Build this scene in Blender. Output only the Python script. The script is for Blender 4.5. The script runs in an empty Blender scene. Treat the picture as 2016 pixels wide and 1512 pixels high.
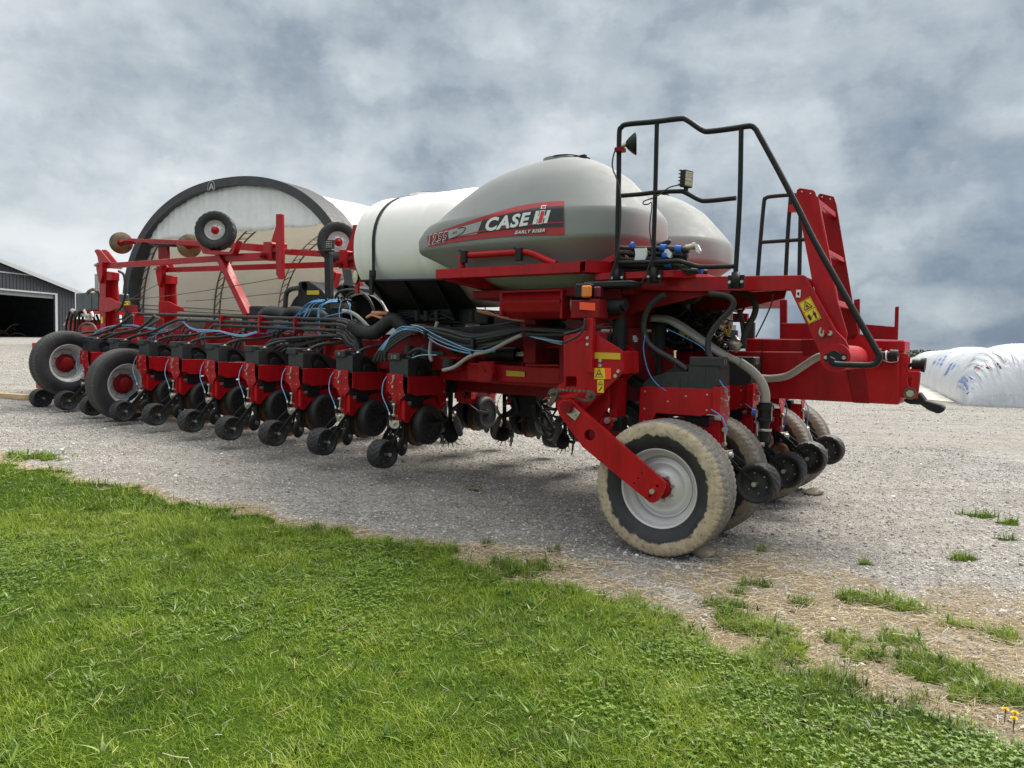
import bpy, bmesh, math, random
import numpy as np
from mathutils import Vector, Matrix
from mathutils.geometry import tessellate_polygon
random.seed(7); rng = np.random.default_rng(11)
R = math.radians
scn = bpy.context.scene
COL = scn.collection
# ------------------------------------------------------------ camera
F = 1450.; PITCH = R(2.82); ROLL = R(1.07); CH = 1.55; TH = R(34.4)
c_f = Vector((0, math.cos(PITCH), -math.sin(PITCH))); u0 = Vector((0, math.sin(PITCH), math.cos(PITCH))); r0 = Vector((1, 0, 0))
c_r = r0*math.cos(ROLL) + u0*math.sin(ROLL); c_u = u0*math.cos(ROLL) - r0*math.sin(ROLL)
cam = bpy.data.cameras.new('camera'); camo = bpy.data.objects.new('camera', cam); COL.objects.link(camo)
cam.sensor_width = 36; cam.lens = 36*F/2016; cam.clip_end = 6000; cam.clip_start = .05
m = Matrix.Identity(4)
for i in range(3):
    m[i][0] = c_r[i]; m[i][1] = c_u[i]; m[i][2] = -c_f[i]
m[2][3] = CH
camo.matrix_world = m
scn.camera = camo
scn.view_settings.view_transform = 'Standard'; scn.view_settings.look = 'None'; scn.view_settings.exposure = 0.62
scn.render.resolution_x = 1024; scn.render.resolution_y = 768
# ------------------------------------------------------------ node helper
class NT:
    def __init__(s, nt): s.nt = nt; nt.nodes.clear()
    def n(s, t, ins=None, **kw):
        d = s.nt.nodes.new(t)
        for k, v in kw.items(): setattr(d, k, v)
        for k, v in (ins or {}).items():
            if isinstance(v, bpy.types.NodeSocket): s.nt.links.new(v, d.inputs[k])
            else: d.inputs[k].default_value = v
        return d
    def math(s, op, a, b=0., c=None, clamp=False):
        ins = {0: a, 1: b}
        if c is not None: ins[2] = c
        return s.n('ShaderNodeMath', ins, operation=op, use_clamp=clamp).outputs[0]
    def noise(s, vec, scale, detail=4., rough=.55, dist=0., dim='3D'):
        ins = {'Scale': scale, 'Detail': detail, 'Roughness': rough, 'Distortion': dist}
        if vec is not None: ins['Vector'] = vec
        return s.n('ShaderNodeTexNoise', ins, noise_dimensions=dim).outputs[0]
    def ramp(s, fac, stops, interp='LINEAR'):
        d = s.n('ShaderNodeValToRGB', {0: fac}); cr = d.color_ramp; cr.interpolation = interp
        while len(cr.elements) < len(stops): cr.elements.new(.5)
        for e, (p, c) in zip(cr.elements, stops):
            e.position = p; e.color = (c, c, c, 1) if isinstance(c, (int, float)) else (*c, 1)
        return d.outputs[0]
    def mix(s, f, a, b, mode='MIX'):
        d = s.n('ShaderNodeMix', None, data_type='RGBA', blend_type=mode)
        for i, v in ((0, f), (6, a), (7, b)):
            if isinstance(v, bpy.types.NodeSocket): s.nt.links.new(v, d.inputs[i])
            elif i == 0: d.inputs[0].default_value = v
            else: d.inputs[i].default_value = (*v, 1) if len(v) == 3 else v
        return d.outputs[2]
    def mapping(s, vec, scale=(1, 1, 1), rot=(0, 0, 0), loc=(0, 0, 0)):
        return s.n('ShaderNodeMapping', {0: vec, 1: loc, 2: rot, 3: scale}).outputs[0]
# ------------------------------------------------------------ world
w = bpy.data.worlds.new('World'); scn.world = w; w.use_nodes = True
SUN_EL, SUN_AZ = R(52), R(52)       # azimuth from +Y towards +X
t = NT(w.node_tree)
sky = t.n('ShaderNodeTexSky', sky_type='NISHITA', sun_disc=False, sun_elevation=SUN_EL, sun_rotation=SUN_AZ, air_density=1., dust_density=2., ozone_density=1.5)
bg1 = t.n('ShaderNodeBackground', {0: sky.outputs[0], 1: .10})
geo = t.n('ShaderNodeTexCoord').outputs['Generated']
sep = t.n('ShaderNodeSeparateXYZ', {0: geo})
zc = t.math('MAXIMUM', sep.outputs[2], 0.)
inv = t.math('DIVIDE', 1., t.math('ADD', zc, .22))
pl = t.n('ShaderNodeCombineXYZ', {0: t.math('MULTIPLY', sep.outputs[0], inv), 1: t.math('MULTIPLY', sep.outputs[1], inv), 2: 0.}).outputs[0]
n1 = t.noise(t.mapping(geo, (1., 1., 1.75), loc=(4.3, 2.4, .6)), 2.7, 12., .55, .0)
n2 = t.noise(t.mapping(geo, (1., 1., 2.2), loc=(9.1, 4.2, 0)), 8.0, 9., .60, .0)
wv = t.n('ShaderNodeTexNoise', {'Vector': geo, 'Scale': 5., 'Detail': 6., 'Roughness': .6}).outputs['Color']
vv_ = t.mix(.16, geo, wv, 'LINEAR_LIGHT')
bil = t.n('ShaderNodeTexVoronoi', {'Vector': t.mapping(vv_, (1, 1, 1.9)), 'Scale': 5.0, 'Detail': 1.5, 'Roughness': .5}, feature='F1').outputs['Distance']
nn = t.math('ADD', t.math('ADD', t.math('MULTIPLY', n1, .70), t.math('MULTIPLY', n2, .24)), t.math('MULTIPLY', t.math('SUBTRACT', .36, bil), .21))
nn = t.math('ADD', nn, .105)
# brighter towards the left horizon, blue-grey rain band low on the right
side = t.n('ShaderNodeMapRange', {0: sep.outputs[0], 1: -.65, 2: .6, 3: 0., 4: 1.}).outputs[0]
low = t.n('ShaderNodeMapRange', {0: zc, 1: .02, 2: .30, 3: 1., 4: 0.}).outputs[0]
bands = t.noise(t.mapping(geo, (1.3, 1.3, 6), loc=(0, 0, 2.3)), 2.2, 7., .58, .5)
bias = t.math('MULTIPLY', t.math('MULTIPLY', side, low), -.15)
bias2 = t.math('MULTIPLY', t.math('MULTIPLY', t.math('SUBTRACT', 1., side), low), .18)
bb = t.math('MULTIPLY', t.math('SUBTRACT', bands, .5), t.math('MULTIPLY', low, .26))
nn = t.math('ADD', t.math('MULTIPLY', t.math('SUBTRACT', nn, .5), .80), .518)
f = t.math('ADD', t.math('ADD', nn, bb), t.math('ADD', bias, bias2))
ccol = t.ramp(f, [(.22, (.092, .130, .188)), (.33, (.140, .185, .240)), (.41, (.218, .260, .302)), (.46, (.280, .322, .358)), (.51, (.340, .380, .412)), (.57, (.415, .452, .478)), (.66, (.52, .548, .562)), (.76, (.60, .62, .63))])
zen = t.n('ShaderNodeMapRange', {0: sep.outputs[2], 1: .48, 2: .85, 3: 1., 4: 2.6}).outputs[0]
ccol = t.mix(t.n('ShaderNodeMapRange', {0: sep.outputs[2], 1: .48, 2: .8, 3: 0., 4: .8}).outputs[0], ccol, (.45, .44, .42))
bg2 = t.n('ShaderNodeBackground', {0: ccol, 1: zen})
cov = t.ramp(t.noise(pl, .8, 5., .5), [(.22, .80), (.40, .97)])
mx = t.n('ShaderNodeMixShader', {0: cov, 1: bg1.outputs[0], 2: bg2.outputs[0]})
t.n('ShaderNodeOutputWorld', {0: mx.outputs[0]})
# ------------------------------------------------------------ sun
sl = bpy.data.lights.new('sun', 'SUN'); sl.energy = 3.6; sl.angle = R(34); sl.color = (1., .94, .86)
so = bpy.data.objects.new('sun', sl); COL.objects.link(so)
sd = Vector((math.sin(SUN_AZ)*math.cos(SUN_EL), math.cos(SUN_AZ)*math.cos(SUN_EL), math.sin(SUN_EL)))
so.rotation_euler = sd.to_track_quat('Z', 'Y').to_euler(); so.location = (0, 0, 30)
# ------------------------------------------------------------ materials
def mat(name, color, rough=.5, metal=0., var=.12, vs=6., bump=0., bs=60., coat=0., dust=None, dustamt=0., spec=.5, grime=0.):
    mt = bpy.data.materials.new(name); mt.use_nodes = True; t = NT(mt.node_tree)
    co = t.n('ShaderNodeTexCoord').outputs['Object']
    nz = t.noise(co, vs, 6., .6)
    a = tuple(c*(1-var) for c in color); b = tuple(min(1, c*(1+var)) for c in color)
    c = t.ramp(nz, [(.3, a), (.7, b)])
    rg = t.n('ShaderNodeMapRange', {0: t.noise(co, vs*2.7, 5., .65), 1: .3, 2: .7, 3: max(0, rough-.09), 4: min(1, rough+.13)}).outputs[0]
    if dust:
        dm = t.math('MULTIPLY', t.ramp(t.noise(co, 3.3, 8., .7), [(.38, 0.), (.72, 1.)]), dustamt)
        up = t.n('ShaderNodeSeparateXYZ', {0: t.n('ShaderNodeNewGeometry').outputs['Normal']}).outputs[2]
        dm = t.math('ADD', dm, t.math('MULTIPLY', t.math('MAXIMUM', up, 0.), dustamt*.55), clamp=True)
        c = t.mix(dm, c, dust)
        rg = t.math('ADD', rg, t.math('MULTIPLY', dm, .35), clamp=True)
    if grime:
        st_ = t.noise(t.mapping(co, (3., 3., .55)), 2.6, 7., .68); c = t.mix(1., c, t.ramp(st_, [(.30, 1-grime), (.50, 1.), (.75, 1+grime*.45)]), 'MULTIPLY')
        fl = t.ramp(t.noise(co, 38., 4., .75), [(.66, 0.), (.74, .55)]); c = t.mix(t.math('MULTIPLY', fl, t.ramp(t.noise(co, 1.7, 4., .6), [(.5, 0.), (.66, .8)])), c, (.36, .22, .19))
    ins = {'Base Color': c, 'Roughness': rg, 'Metallic': metal, 'Coat Weight': coat, 'Coat Roughness': .12, 'Specular IOR Level': spec}
    if bump:
        ins['Normal'] = t.n('ShaderNodeBump', {'Strength': bump, 'Distance': .01, 'Height': t.noise(co, bs, 5., .6)}).outputs[0]
    p = t.n('ShaderNodeBsdfPrincipled', ins)
    t.n('ShaderNodeOutputMaterial', {0: p.outputs[0]})
    return mt
M = {}
M['red'] = mat('red_paint', (.41, .0045, .010), .38, var=.10, coat=.10, dust=(.32, .16, .13), dustamt=.04, spec=.22, grime=.30)
M['red2'] = mat('dull_red_paint', (.22, .0035, .008), .5, var=.14, coat=.0, dust=(.30, .17, .14), dustamt=.06, spec=.2, grime=.35)
M['black'] = mat('black_paint', (.008, .009, .011), .52, var=.2, dust=(.10, .09, .08), dustamt=.05, spec=.35)
M['plastic'] = mat('charcoal_plastic', (.020, .023, .025), .5, var=.15, bump=.15, bs=220, dust=(.12, .12, .11), dustamt=.08)
M['rubber'] = mat('black_rubber', (.013, .014, .016), .55, var=.25, bump=.1, bs=120, dust=(.11, .10, .09), dustamt=.10)
M['hose'] = mat('hose_rubber', (.020, .021, .023), .5, var=.3, vs=14, dust=(.12, .12, .11), dustamt=.15)
M['ghose'] = mat('grey_hose', (.36, .36, .33), .5, var=.12, dust=(.2, .18, .15), dustamt=.3)
M['blue'] = mat('blue_tube', (.07, .27, .60), .35, var=.2)
M['lblue'] = mat('pale_blue_tube', (.22, .48, .78), .35, var=.2)
M['orange'] = mat('copper_orange_hose', (.62, .26, .15), .45)
M['steel'] = mat('zinc_steel', (.52, .50, .44), .38, .8, var=.2, vs=30)
M['iron'] = mat('worn_iron', (.16, .13, .105), .55, .6, var=.4, vs=12)
M['rust'] = mat('rusty_steel', (.20, .125, .075), .5, .7, var=.45, vs=9)
M['disc'] = mat('polished_rusted_disc', (.20, .145, .095), .34, .75, var=.5, vs=5)
M['rim'] = mat('silver_grey_rim', (.70, .70, .71), .34, .30, var=.06, dust=(.36, .32, .26), dustamt=.12)
M['tank'] = mat('grey_polyethylene', (.275, .290, .288), .68, var=.06, vs=2.2, bump=.12, bs=260, dust=(.36, .34, .32), dustamt=.10, spec=.3)
M['white'] = mat('white_polyethylene', (.88, .865, .84), .5, var=.03, vs=1.6, dust=(.70, .62, .48), dustamt=.14)
M['yellow'] = mat('yellow_sticker', (.62, .43, .015), .5, var=.06)
M['yellow2'] = mat('bright_yellow_sticker', (.85, .60, .03), .5, var=.08)
M['wtext'] = mat('white_lettering', (.80, .80, .80), .4, var=.03)
M['ktext'] = mat('black_lettering', (.015, .016, .022), .4, var=.05)
M['dred'] = mat('decal_red', (.42, .022, .03), .35, var=.05)
M['dblack'] = mat('decal_black', (.028, .030, .034), .38, var=.1)
M['dgrey'] = mat('decal_grey', (.36, .37, .37), .4, var=.05)
M['ored'] = mat('bright_red_decal', (.72, .03, .04), .4, var=.05)
M['reflect'] = mat('orange_reflector', (1., .09, .015), .3, var=.04)
M['amber'] = mat('amber_lens', (.75, .20, .015), .2, var=.1)
M['dlens'] = mat('dark_red_lens', (.12, .006, .025), .25, var=.1)
M['led'] = mat('led_lens', (.55, .52, .36), .2, var=.3, vs=60)
M['tape'] = mat('blue_tape', (.02, .12, .55), .5)
M['cloth'] = mat('white_rag', (.72, .75, .76), .8, var=.1, bump=.4, bs=30)
M['box'] = mat('green_grey_box', (.035, .055, .055), .35, var=.3, vs=4)
M['stone'] = mat('fieldstone', (.34, .28, .22), .85, var=.35, vs=14, bump=.6, bs=30)
M['lumber'] = mat('pine_lumber', (.55, .40, .23), .75, var=.18, vs=9)
M['glass'] = mat('dark_glass', (.02, .025, .03), .08, var=.1)
M['carwhite'] = mat('white_car_paint', (.78, .78, .78), .25, var=.03, coat=.4)
# ------------------------------------------------------------ object helpers
def tag(o, label=None, cat=None, group=None, kind=None):
    if label: o['label'] = label
    if cat: o['category'] = cat
    if group: o['group'] = group
    if kind: o['kind'] = kind
    return o
def empty(name, loc=(0, 0, 0), rz=0., label=None, cat=None, group=None):
    o = bpy.data.objects.new(name, None); COL.objects.link(o); o.location = loc; o.rotation_euler = (0, 0, rz); o.empty_display_size = .1
    return tag(o, label, cat, group)
class MB:
    def __init__(s): s.v = []; s.f = []; s.mi = []; s.sm = []; s.mats = []; s.cur = 0
    def m(s, name):
        if name not in s.mats: s.mats.append(name)
        s.cur = s.mats.index(name); return s
    def add(s, vs, fs, smooth=False):
        b = len(s.v); s.v += [tuple(p) for p in vs]
        for f in fs: s.f.append(tuple(b+i for i in f)); s.mi.append(s.cur); s.sm.append(smooth)
        return s
    def box(s, x0, x1, y0, y1, z0, z1):
        vs = [(x, y, z) for x in (x0, x1) for y in (y0, y1) for z in (z0, z1)]
        return s.add(vs, [(0, 1, 3, 2), (4, 6, 7, 5), (0, 4, 5, 1), (2, 3, 7, 6), (0, 2, 6, 4), (1, 5, 7, 3)])
    def hexa(s, a, d):      # quad a (4 pts) extruded by vector d
        d = Vector(d); a = [Vector(p) for p in a]; vs = a+[p+d for p in a]
        return s.add(vs, [(3, 2, 1, 0), (4, 5, 6, 7), (0, 1, 5, 4), (1, 2, 6, 5), (2, 3, 7, 6), (3, 0, 4, 7)])
    def prism(s, pts, d, holes=()):
        d = Vector(d); loops = [[Vector(p) for p in pts]]+[[Vector(p) for p in h] for h in holes]
        allp = [p for l in loops for p in l]; n = len(allp)
        tri = tessellate_polygon(loops)
        fs = [tuple(x) for x in tri]+[tuple(i+n for i in reversed(x)) for x in tri]
        o = 0
        for l in loops:
            k = len(l)
            for i in range(k):
                a, b = o+i, o+(i+1) % k; fs.append((a, b, b+n, a+n))
            o += k
        return s.add(allp+[p+d for p in allp], fs)
    def cyl(s, p0, p1, r0, r1=None, n=20, cap=True, smooth=True):
        p0, p1 = Vector(p0), Vector(p1); r1 = r0 if r1 is None else r1
        ax = (p1-p0).normalized(); a = ax.orthogonal().normalized(); b = ax.cross(a)
        vs = []
        for p, r in ((p0, r0), (p1, r1)):
            for i in range(n):
                t = 2*math.pi*i/n; vs.append(p+a*(r*math.cos(t))+b*(r*math.sin(t)))
        s.add(vs, [(i, (i+1) % n, n+(i+1) % n, n+i) for i in range(n)], smooth)
        if cap: s.add(vs, [tuple(reversed(range(n))), tuple(range(n, 2*n))])
        return s
    def lathe(s, prof, c, ax=(0, 1, 0), n=48, smooth=True, fn=None, closed=False):
        # prof: list of (r, t) with t along the axis
        c = Vector(c); ax = Vector(ax).normalized(); a = ax.orthogonal().normalized(); b = ax.cross(a); vs = []
        for j, (r, t) in enumerate(prof):
            for i in range(n):
                an = 2*math.pi*i/n; rr = r if fn is None else fn(r, t, an, j)
                vs.append(c+ax*t+a*(rr*math.cos(an))+b*(rr*math.sin(an)))
        fs = []; k = len(prof)
        for j in range(k if closed else k-1):
            j2 = (j+1) % k
            for i in range(n): fs.append((j*n+i, j*n+(i+1) % n, j2*n+(i+1) % n, j2*n+i))
        return s.add(vs, fs, smooth)
    def tube(s, pts, r, n=8, res=5, cap=True, rf=None):
        P = spline(pts, res) if res > 1 and len(pts) > 2 else [Vector(p) for p in pts]
        T = [(P[min(i+1, len(P)-1)]-P[max(i-1, 0)]).normalized() for i in range(len(P))]
        a = T[0].orthogonal().normalized(); vs = []
        for i, p in enumerate(P):
            a = (a-T[i]*a.dot(T[i])).normalized(); b = T[i].cross(a); rr = r if rf is None else r*rf(i)
            for k in range(n):
                t = 2*math.pi*k/n; vs.append(p+a*(rr*math.cos(t))+b*(rr*math.sin(t)))
        fs = [(i*n+k, i*n+(k+1) % n, (i+1)*n+(k+1) % n, (i+1)*n+k) for i in range(len(P)-1) for k in range(n)]
        s.add(vs, fs, True)
        if cap: s.add(vs, [tuple(reversed(range(n))), tuple(range((len(P)-1)*n, len(P)*n))])
        return s
    def beam(s, p0, p1, w, h, up=(0, 0, 1)):
        p0, p1 = Vector(p0), Vector(p1); ax = (p1-p0).normalized(); sd = ax.cross(Vector(up)).normalized(); uu = sd.cross(ax)
        q = [p0+sd*(w*i)+uu*(h*j) for i, j in ((-.5, -.5), (.5, -.5), (.5, .5), (-.5, .5))]
        return s.hexa(q, p1-p0)
    def bolts(s, pts, d, r=.012, h=.01):
        for p in pts: s.cyl(p, Vector(p)+Vector(d).normalized()*h, r, r*.85, 6, smooth=False)
        return s
    def split(s, name, parent=None, mt=None, bevel=0.):
        # every loose piece becomes an object of its own
        me = bpy.data.meshes.new('tmp'); me.from_pydata([tuple(p) for p in s.v], [], s.f); bm = bmesh.new(); bm.from_mesh(me); bpy.data.meshes.remove(me)
        for f, i, q in zip(bm.faces, s.mi, s.sm): f.material_index = i; f.smooth = q
        bmesh.ops.remove_doubles(bm, verts=bm.verts, dist=2e-5); bmesh.ops.recalc_face_normals(bm, faces=bm.faces); seen = set(); bm.faces.ensure_lookup_table(); out = []
        for f0 in bm.faces:
            if f0.index in seen: continue
            st = [f0]; seen.add(f0.index); comp = []
            while st:
                f = st.pop(); comp.append(f)
                for v in f.verts:
                    for g in v.link_faces:
                        if g.index not in seen: seen.add(g.index); st.append(g)
            mb = MB(); mb.mats = list(s.mats); idx = {}
            for f in comp:
                for v in f.verts:
                    if v not in idx: idx[v] = len(mb.v); mb.v.append(tuple(v.co))
                mb.f.append(tuple(idx[v] for v in f.verts)); mb.mi.append(f.material_index); mb.sm.append(f.smooth)
            if mb.mats: k = mb.mi[0]; mb.mats = [mb.mats[k]]; mb.mi = [0]*len(mb.f)
            out.append(mb.build(name, parent, mt, bevel))
        bm.free(); return out
    def build(s, name, parent=None, mt=None, bevel=0., label=None, seg=1):
        me = bpy.data.meshes.new(name); me.from_pydata([tuple(p) for p in s.v], [], s.f)
        for k in (s.mats if s.mats else [mt]): me.materials.append(M[k] if isinstance(k, str) else k)
        if s.mats: me.polygons.foreach_set('material_index', s.mi)
        me.polygons.foreach_set('use_smooth', s.sm); me.update()
        bm = bmesh.new(); bm.from_mesh(me); bmesh.ops.recalc_face_normals(bm, faces=bm.faces); bm.to_mesh(me); bm.free()
        o = bpy.data.objects.new(name, me); COL.objects.link(o)
        if parent is not None: o.parent = parent
        if bevel:
            b = o.modifiers.new('bevel', 'BEVEL'); b.width = bevel; b.segments = seg; b.limit_method = 'ANGLE'; b.angle_limit = R(40); b.harden_normals = False
        if label: o['label'] = label
        return o
def spline(pts, res=5):
    P = [Vector(p) for p in pts]
    if len(P) < 3: return P
    Q = [P[0]*2-P[1]]+P+[P[-1]*2-P[-2]]; out = []
    for i in range(1, len(Q)-2):
        a, b, c, d = Q[i-1:i+3]
        for k in range(res):
            t = k/res; out.append(.5*((2*b)+(c-a)*t+(2*a-5*b+4*c-d)*t*t+(3*b-a-3*c+d)*t**3))
    out.append(P[-1]); return out
def copy_tree(o, parent=None):
    c = o.copy(); COL.objects.link(c); c.parent = parent
    for ch in list(o.children): copy_tree(ch, c)
    return c
def text_geom(body, bold=0., shear=0., ext=0.):
    cu = bpy.data.curves.new('txt', 'FONT'); cu.space_character = 1.12; cu.body = body; cu.offset = bold; cu.shear = shear; cu.resolution_u = 3; cu.extrude = ext
    o = bpy.data.objects.new('txt', cu); COL.objects.link(o)
    dg = bpy.context.evaluated_depsgraph_get(); me = bpy.data.meshes.new_from_object(o.evaluated_get(dg))
    vs = np.array([v.co[:] for v in me.vertices]); fs = [tuple(p.vertices) for p in me.polygons]
    bpy.data.objects.remove(o); bpy.data.meshes.remove(me)
    lo, hi = vs.min(0), vs.max(0); return vs, fs, lo, hi
def text_unit(body, bold=0., shear=0., ref=None):   # vertices scaled so that the un-bolded text spans the unit square
    vs, fs, lo, hi = text_geom(body, bold, shear)
    if bold: _, _, lo, hi = text_geom(body, ref if ref is not None else 0., shear)
    return [((x-lo[0])/(hi[0]-lo[0]), (y-lo[1])/(hi[1]-lo[1])) for x, y, _ in vs], fs
# ------------------------------------------------------------ picture point -> machine frame
CP = Vector((0, 0, CH))
def ray(x, y): return c_f + c_r*((x-1008)/F) - c_u*((y-756)/F)
def gz(x, y, z=0.):
    d = ray(x, y); return CP+d*((z-CH)/d.z)
def atY(x, y, Y):
    d = ray(x, y); return CP+d*(Y/d.y)
OR = gz(1312, 1090); U_ = Vector((math.cos(TH), -math.sin(TH), 0)); V_ = Vector((math.sin(TH), math.cos(TH), 0))
def loc_(P): P = P-OR; return Vector((P.dot(U_), P.dot(V_), P.z))
def pv(x, y, v):
    d = ray(x, y); return loc_(CP+d*((v-(CP-OR).dot(V_))/d.dot(V_)))
def pu(x, y, u):
    d = ray(x, y); return loc_(CP+d*((u-(CP-OR).dot(U_))/d.dot(U_)))
def PP(v, *pts): return [pv(x, y, v) for x, y in pts]
def crop(x0, y0, s, *pts): return [(x0+x/s, y0+y/s) for x, y in pts]
# ============================================================ THE PLANTER
planter = empty('planter', OR, -TH, 'long red towed seed planter with two grey seed tanks, folded for transport on gravel', 'planter')
def wslope(u): return .0199*(-3.44-u)
# ---------- wheels
def mud_tire_material(name, r_in, r_out, mud, edge=.5, tread=(.17, .165, .155), amt=1.):
    mt = bpy.data.materials.new(name); mt.use_nodes = True; t = NT(mt.node_tree)
    co = t.n('ShaderNodeTexCoord').outputs['Object']; sp = t.n('ShaderNodeSeparateXYZ', {0: co})
    r = t.math('POWER', t.math('ADD', t.math('POWER', sp.outputs[0], 2.), t.math('POWER', sp.outputs[2], 2.)), .5)
    nz = t.noise(co, 9., 7., .62); nf = t.noise(co, 40., 5., .6)
    rr = t.math('ADD', r, t.math('MULTIPLY', t.math('SUBTRACT', nz, .5), .12))
    fac = t.n('ShaderNodeMapRange', {0: rr, 1: r_in, 2: r_in+.012, 3: 0., 4: amt}).outputs[0]
    out = t.n('ShaderNodeMapRange', {0: t.math('ADD', r, t.math('MULTIPLY', t.math('SUBTRACT', nf, .5), .03)), 1: r_out, 2: r_out+.014, 3: 0., 4: 1.}).outputs[0]
    rub = t.ramp(t.noise(co, 6., 6., .6), [(.3, (.012, .013, .016)), (.7, (.035, .036, .040))])
    mudc = t.ramp(t.noise(co, 14., 6., .6), [(.25, tuple(c*.66 for c in mud)), (.7, mud)])
    wear = t.ramp(t.noise(t.mapping(co, (1, 1.6, 1)), 30., 7., .78), [(.32, .35), (.50, 1.)])
    c = t.mix(t.math('MULTIPLY', fac, wear), rub, mudc)
    trc = t.ramp(t.noise(co, 22., 6., .7), [(.25, tuple(c*.45 for c in tread)), (.7, tread)])
    c = t.mix(out, c, trc)
    bp = t.n('ShaderNodeBump', {'Strength': .35, 'Distance': .01, 'Height': nf}).outputs[0]
    p = t.n('ShaderNodeBsdfPrincipled', {'Base Color': c, 'Roughness': t.math('ADD', .55, t.math('MULTIPLY', fac, .35)), 'Normal': bp})
    t.n('ShaderNodeOutputMaterial', {0: p.outputs[0]}); return mt
M['mudtire'] = mud_tire_material('muddy_tyre', .398, .496, (.56, .465, .325), tread=(.235, .23, .22))
M['mudtire2'] = mud_tire_material('half_muddy_tyre', .43, .490, (.34, .285, .195), tread=(.20, .19, .17), amt=.8)
M['wingtire'] = mud_tire_material('dusty_tyre', .47, .515, (.06, .057, .05), tread=(.085, .085, .082), amt=.6)
def tyre_mesh(mb, Ro, Ri, W, lugs=66, style='lug', n=528):
    h = W/2; k = Ro-Ri
    prof = [(Ri, -h*.62), (Ri+k*.12, -h*.80), (Ri+k*.40, -h*1.0), (Ri+k*.66, -h*1.0), (Ri+k*.80, -h*.965), (Ri+k*.905, -h*.90), (Ri+k*.965, -h*.80), (Ro*.992, -h*.66)]
    inner = [-.5, -.38, -.36, -.30, -.28, -.14, -.12, -.06, -.04, .04, .06, .12, .14, .28, .30, .36, .38, .5]
    prof += [(Ro, h*x) for x in inner] + [(r, -t_) for r, t_ in reversed(prof)]
    gro = {-.30, -.28, -.06, -.04, .04, .06, .28, .30} if style == 'lug' else {-.38, -.36, -.14, -.12, .12, .14, .36, .38}
    def fn(r, t_, an, j):
        x = t_/h
        if style == 'lug':
            if r > Ri+k*.86 and abs(x) > .40:
                ph = (an*lugs/(2*math.pi)+.22*math.sin(abs(x)*9)) % 1
                if ph < .22: return r-.008
            if any(abs(x-g) < .012 for g in gro): return r-.012
            if abs(x) <= .40:
                ph = (an*lugs/(2*math.pi)+.3*x) % 1
                if ph < .10: return r-.008
        else:
            if any(abs(x-g) < .012 for g in gro): return r-.011
            if r > Ri+k*.9 and abs(x) > .55 and (an*lugs*1.5/(2*math.pi)) % 1 < .3: return r-.007
        return r
    mb.lathe(prof, (0, 0, 0), (0, 1, 0), n, True, fn)
def rim_parts(par, Ri, W, face=-1, hub='red2', bolts_n=8, dish=.10, wing=False):
    h = W/2*.66; f = face
    mb = MB(); r = Ri
    # outer barrel, lip, drop centre, disc
    mb.lathe([(r+.010, f*(h-.004)), (r+.012, f*(h+.010)), (r+.004, f*(h+.012)), (r-.006, f*(h+.0)), (r-.010, f*(h-.030)), (r-.022, f*(h-.048)), (r-.046, f*(h-.056)), (r-.052, f*(h-dish)), (r-.062, f*(h-dish-.022)), (r-.080, f*(h-dish-.024)), (r-.098, f*(h-dish+.004)), (r-.112, f*(h-dish+.006)), (r*.50, f*(h-dish-.012)), (r*.42, f*(h-dish+.016)), (.06, f*(h-dish+.020)), (.0001, f*(h-dish+.020))], (0, 0, 0), n=72)
    mb.lathe([(r+.006, -f*(h+.012)), (r-.004, -f*(h-.012)), (r-.05, -f*(h-.07)), (r-.06, f*(h-dish))], (0, 0, 0), n=48)
    rim = mb.build('rim', par, 'rim'); y = f*(h-dish+.02)
    hb = MB(); hr = .052 if not wing else .12
    hb.lathe([(hr+.03, y-f*.004), (hr+.028, y+f*.012), (hr*.9, y+f*.02), (hr*.82, y+f*.09), (hr*.5, y+f*.105), (.001, y+f*.105)], (0, 0, 0), n=28)
    if wing:
        for i in range(10):
            a = i*math.pi/5; d = Vector((math.cos(a), 0, math.sin(a))); hb.hexa([d*.05+Vector((0, y, 0)), d*.155+Vector((0, y, 0)), d*.155+Vector((0, y+f*.02, 0)), d*.06+Vector((0, y+f*.085, 0))], d.cross(Vector((0, 1, 0)))*.012)
    hb.build('hub', par, hub, .002)
    bb = MB(); rb = .094 if not wing else .17
    for i in range(bolts_n):
        a = (i+.3)*2*math.pi/bolts_n; p = Vector((rb*math.cos(a), y-f*.004, rb*math.sin(a))); bb.cyl(p, p+Vector((0, f*.028, 0)), .015, .013, 6, smooth=False)
    bb.split('wheel_nut', par, 'steel')
    return rim
def wheel(name, loc, Ro, Ri, W, tm, face=-1, rot=0., style='lug', lab=None, wing=False, dish=.10, nb=8):
    mb = MB(); tyre_mesh(mb, Ro, Ri, W, style=style)
    o = mb.build(name, planter, tm); o.location = loc; o.rotation_euler = (0, 0, rot)
    if lab: o['label'] = lab
    rim_parts(o, Ri, W, face, wing=wing, dish=dish, bolts_n=nb); return o
w1 = wheel('transport_wheel', (-.03, 0, .515), .515, .292, .345, 'mudtire', dish=.075, lab='near wheel with tan mud ring round its tyre')
for v_, tm in ((.85, 'mudtire2'), (2.55, 'mudtire2'), (3.4, 'mudtire2')):
    c = w1.copy(); COL.objects.link(c); c.location = (-.03, v_, .515); c.data = w1.data.copy(); c.data.materials.clear(); c.data.materials.append(M[tm]); c['label'] = 'grey dusty transport wheel'
    c.rotation_euler = (0, 0, 0)
    for ch in w1.children:
        d = ch.copy(); COL.objects.link(d); d.parent = c
wheel('wing_wheel', (-9.00, .62, .89), .54, .30, .28, 'wingtire', face=-1, rot=R(90), style='rib', wing=True, dish=.17, lab='raised black wing wheel nearer the seed tanks')
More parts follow.
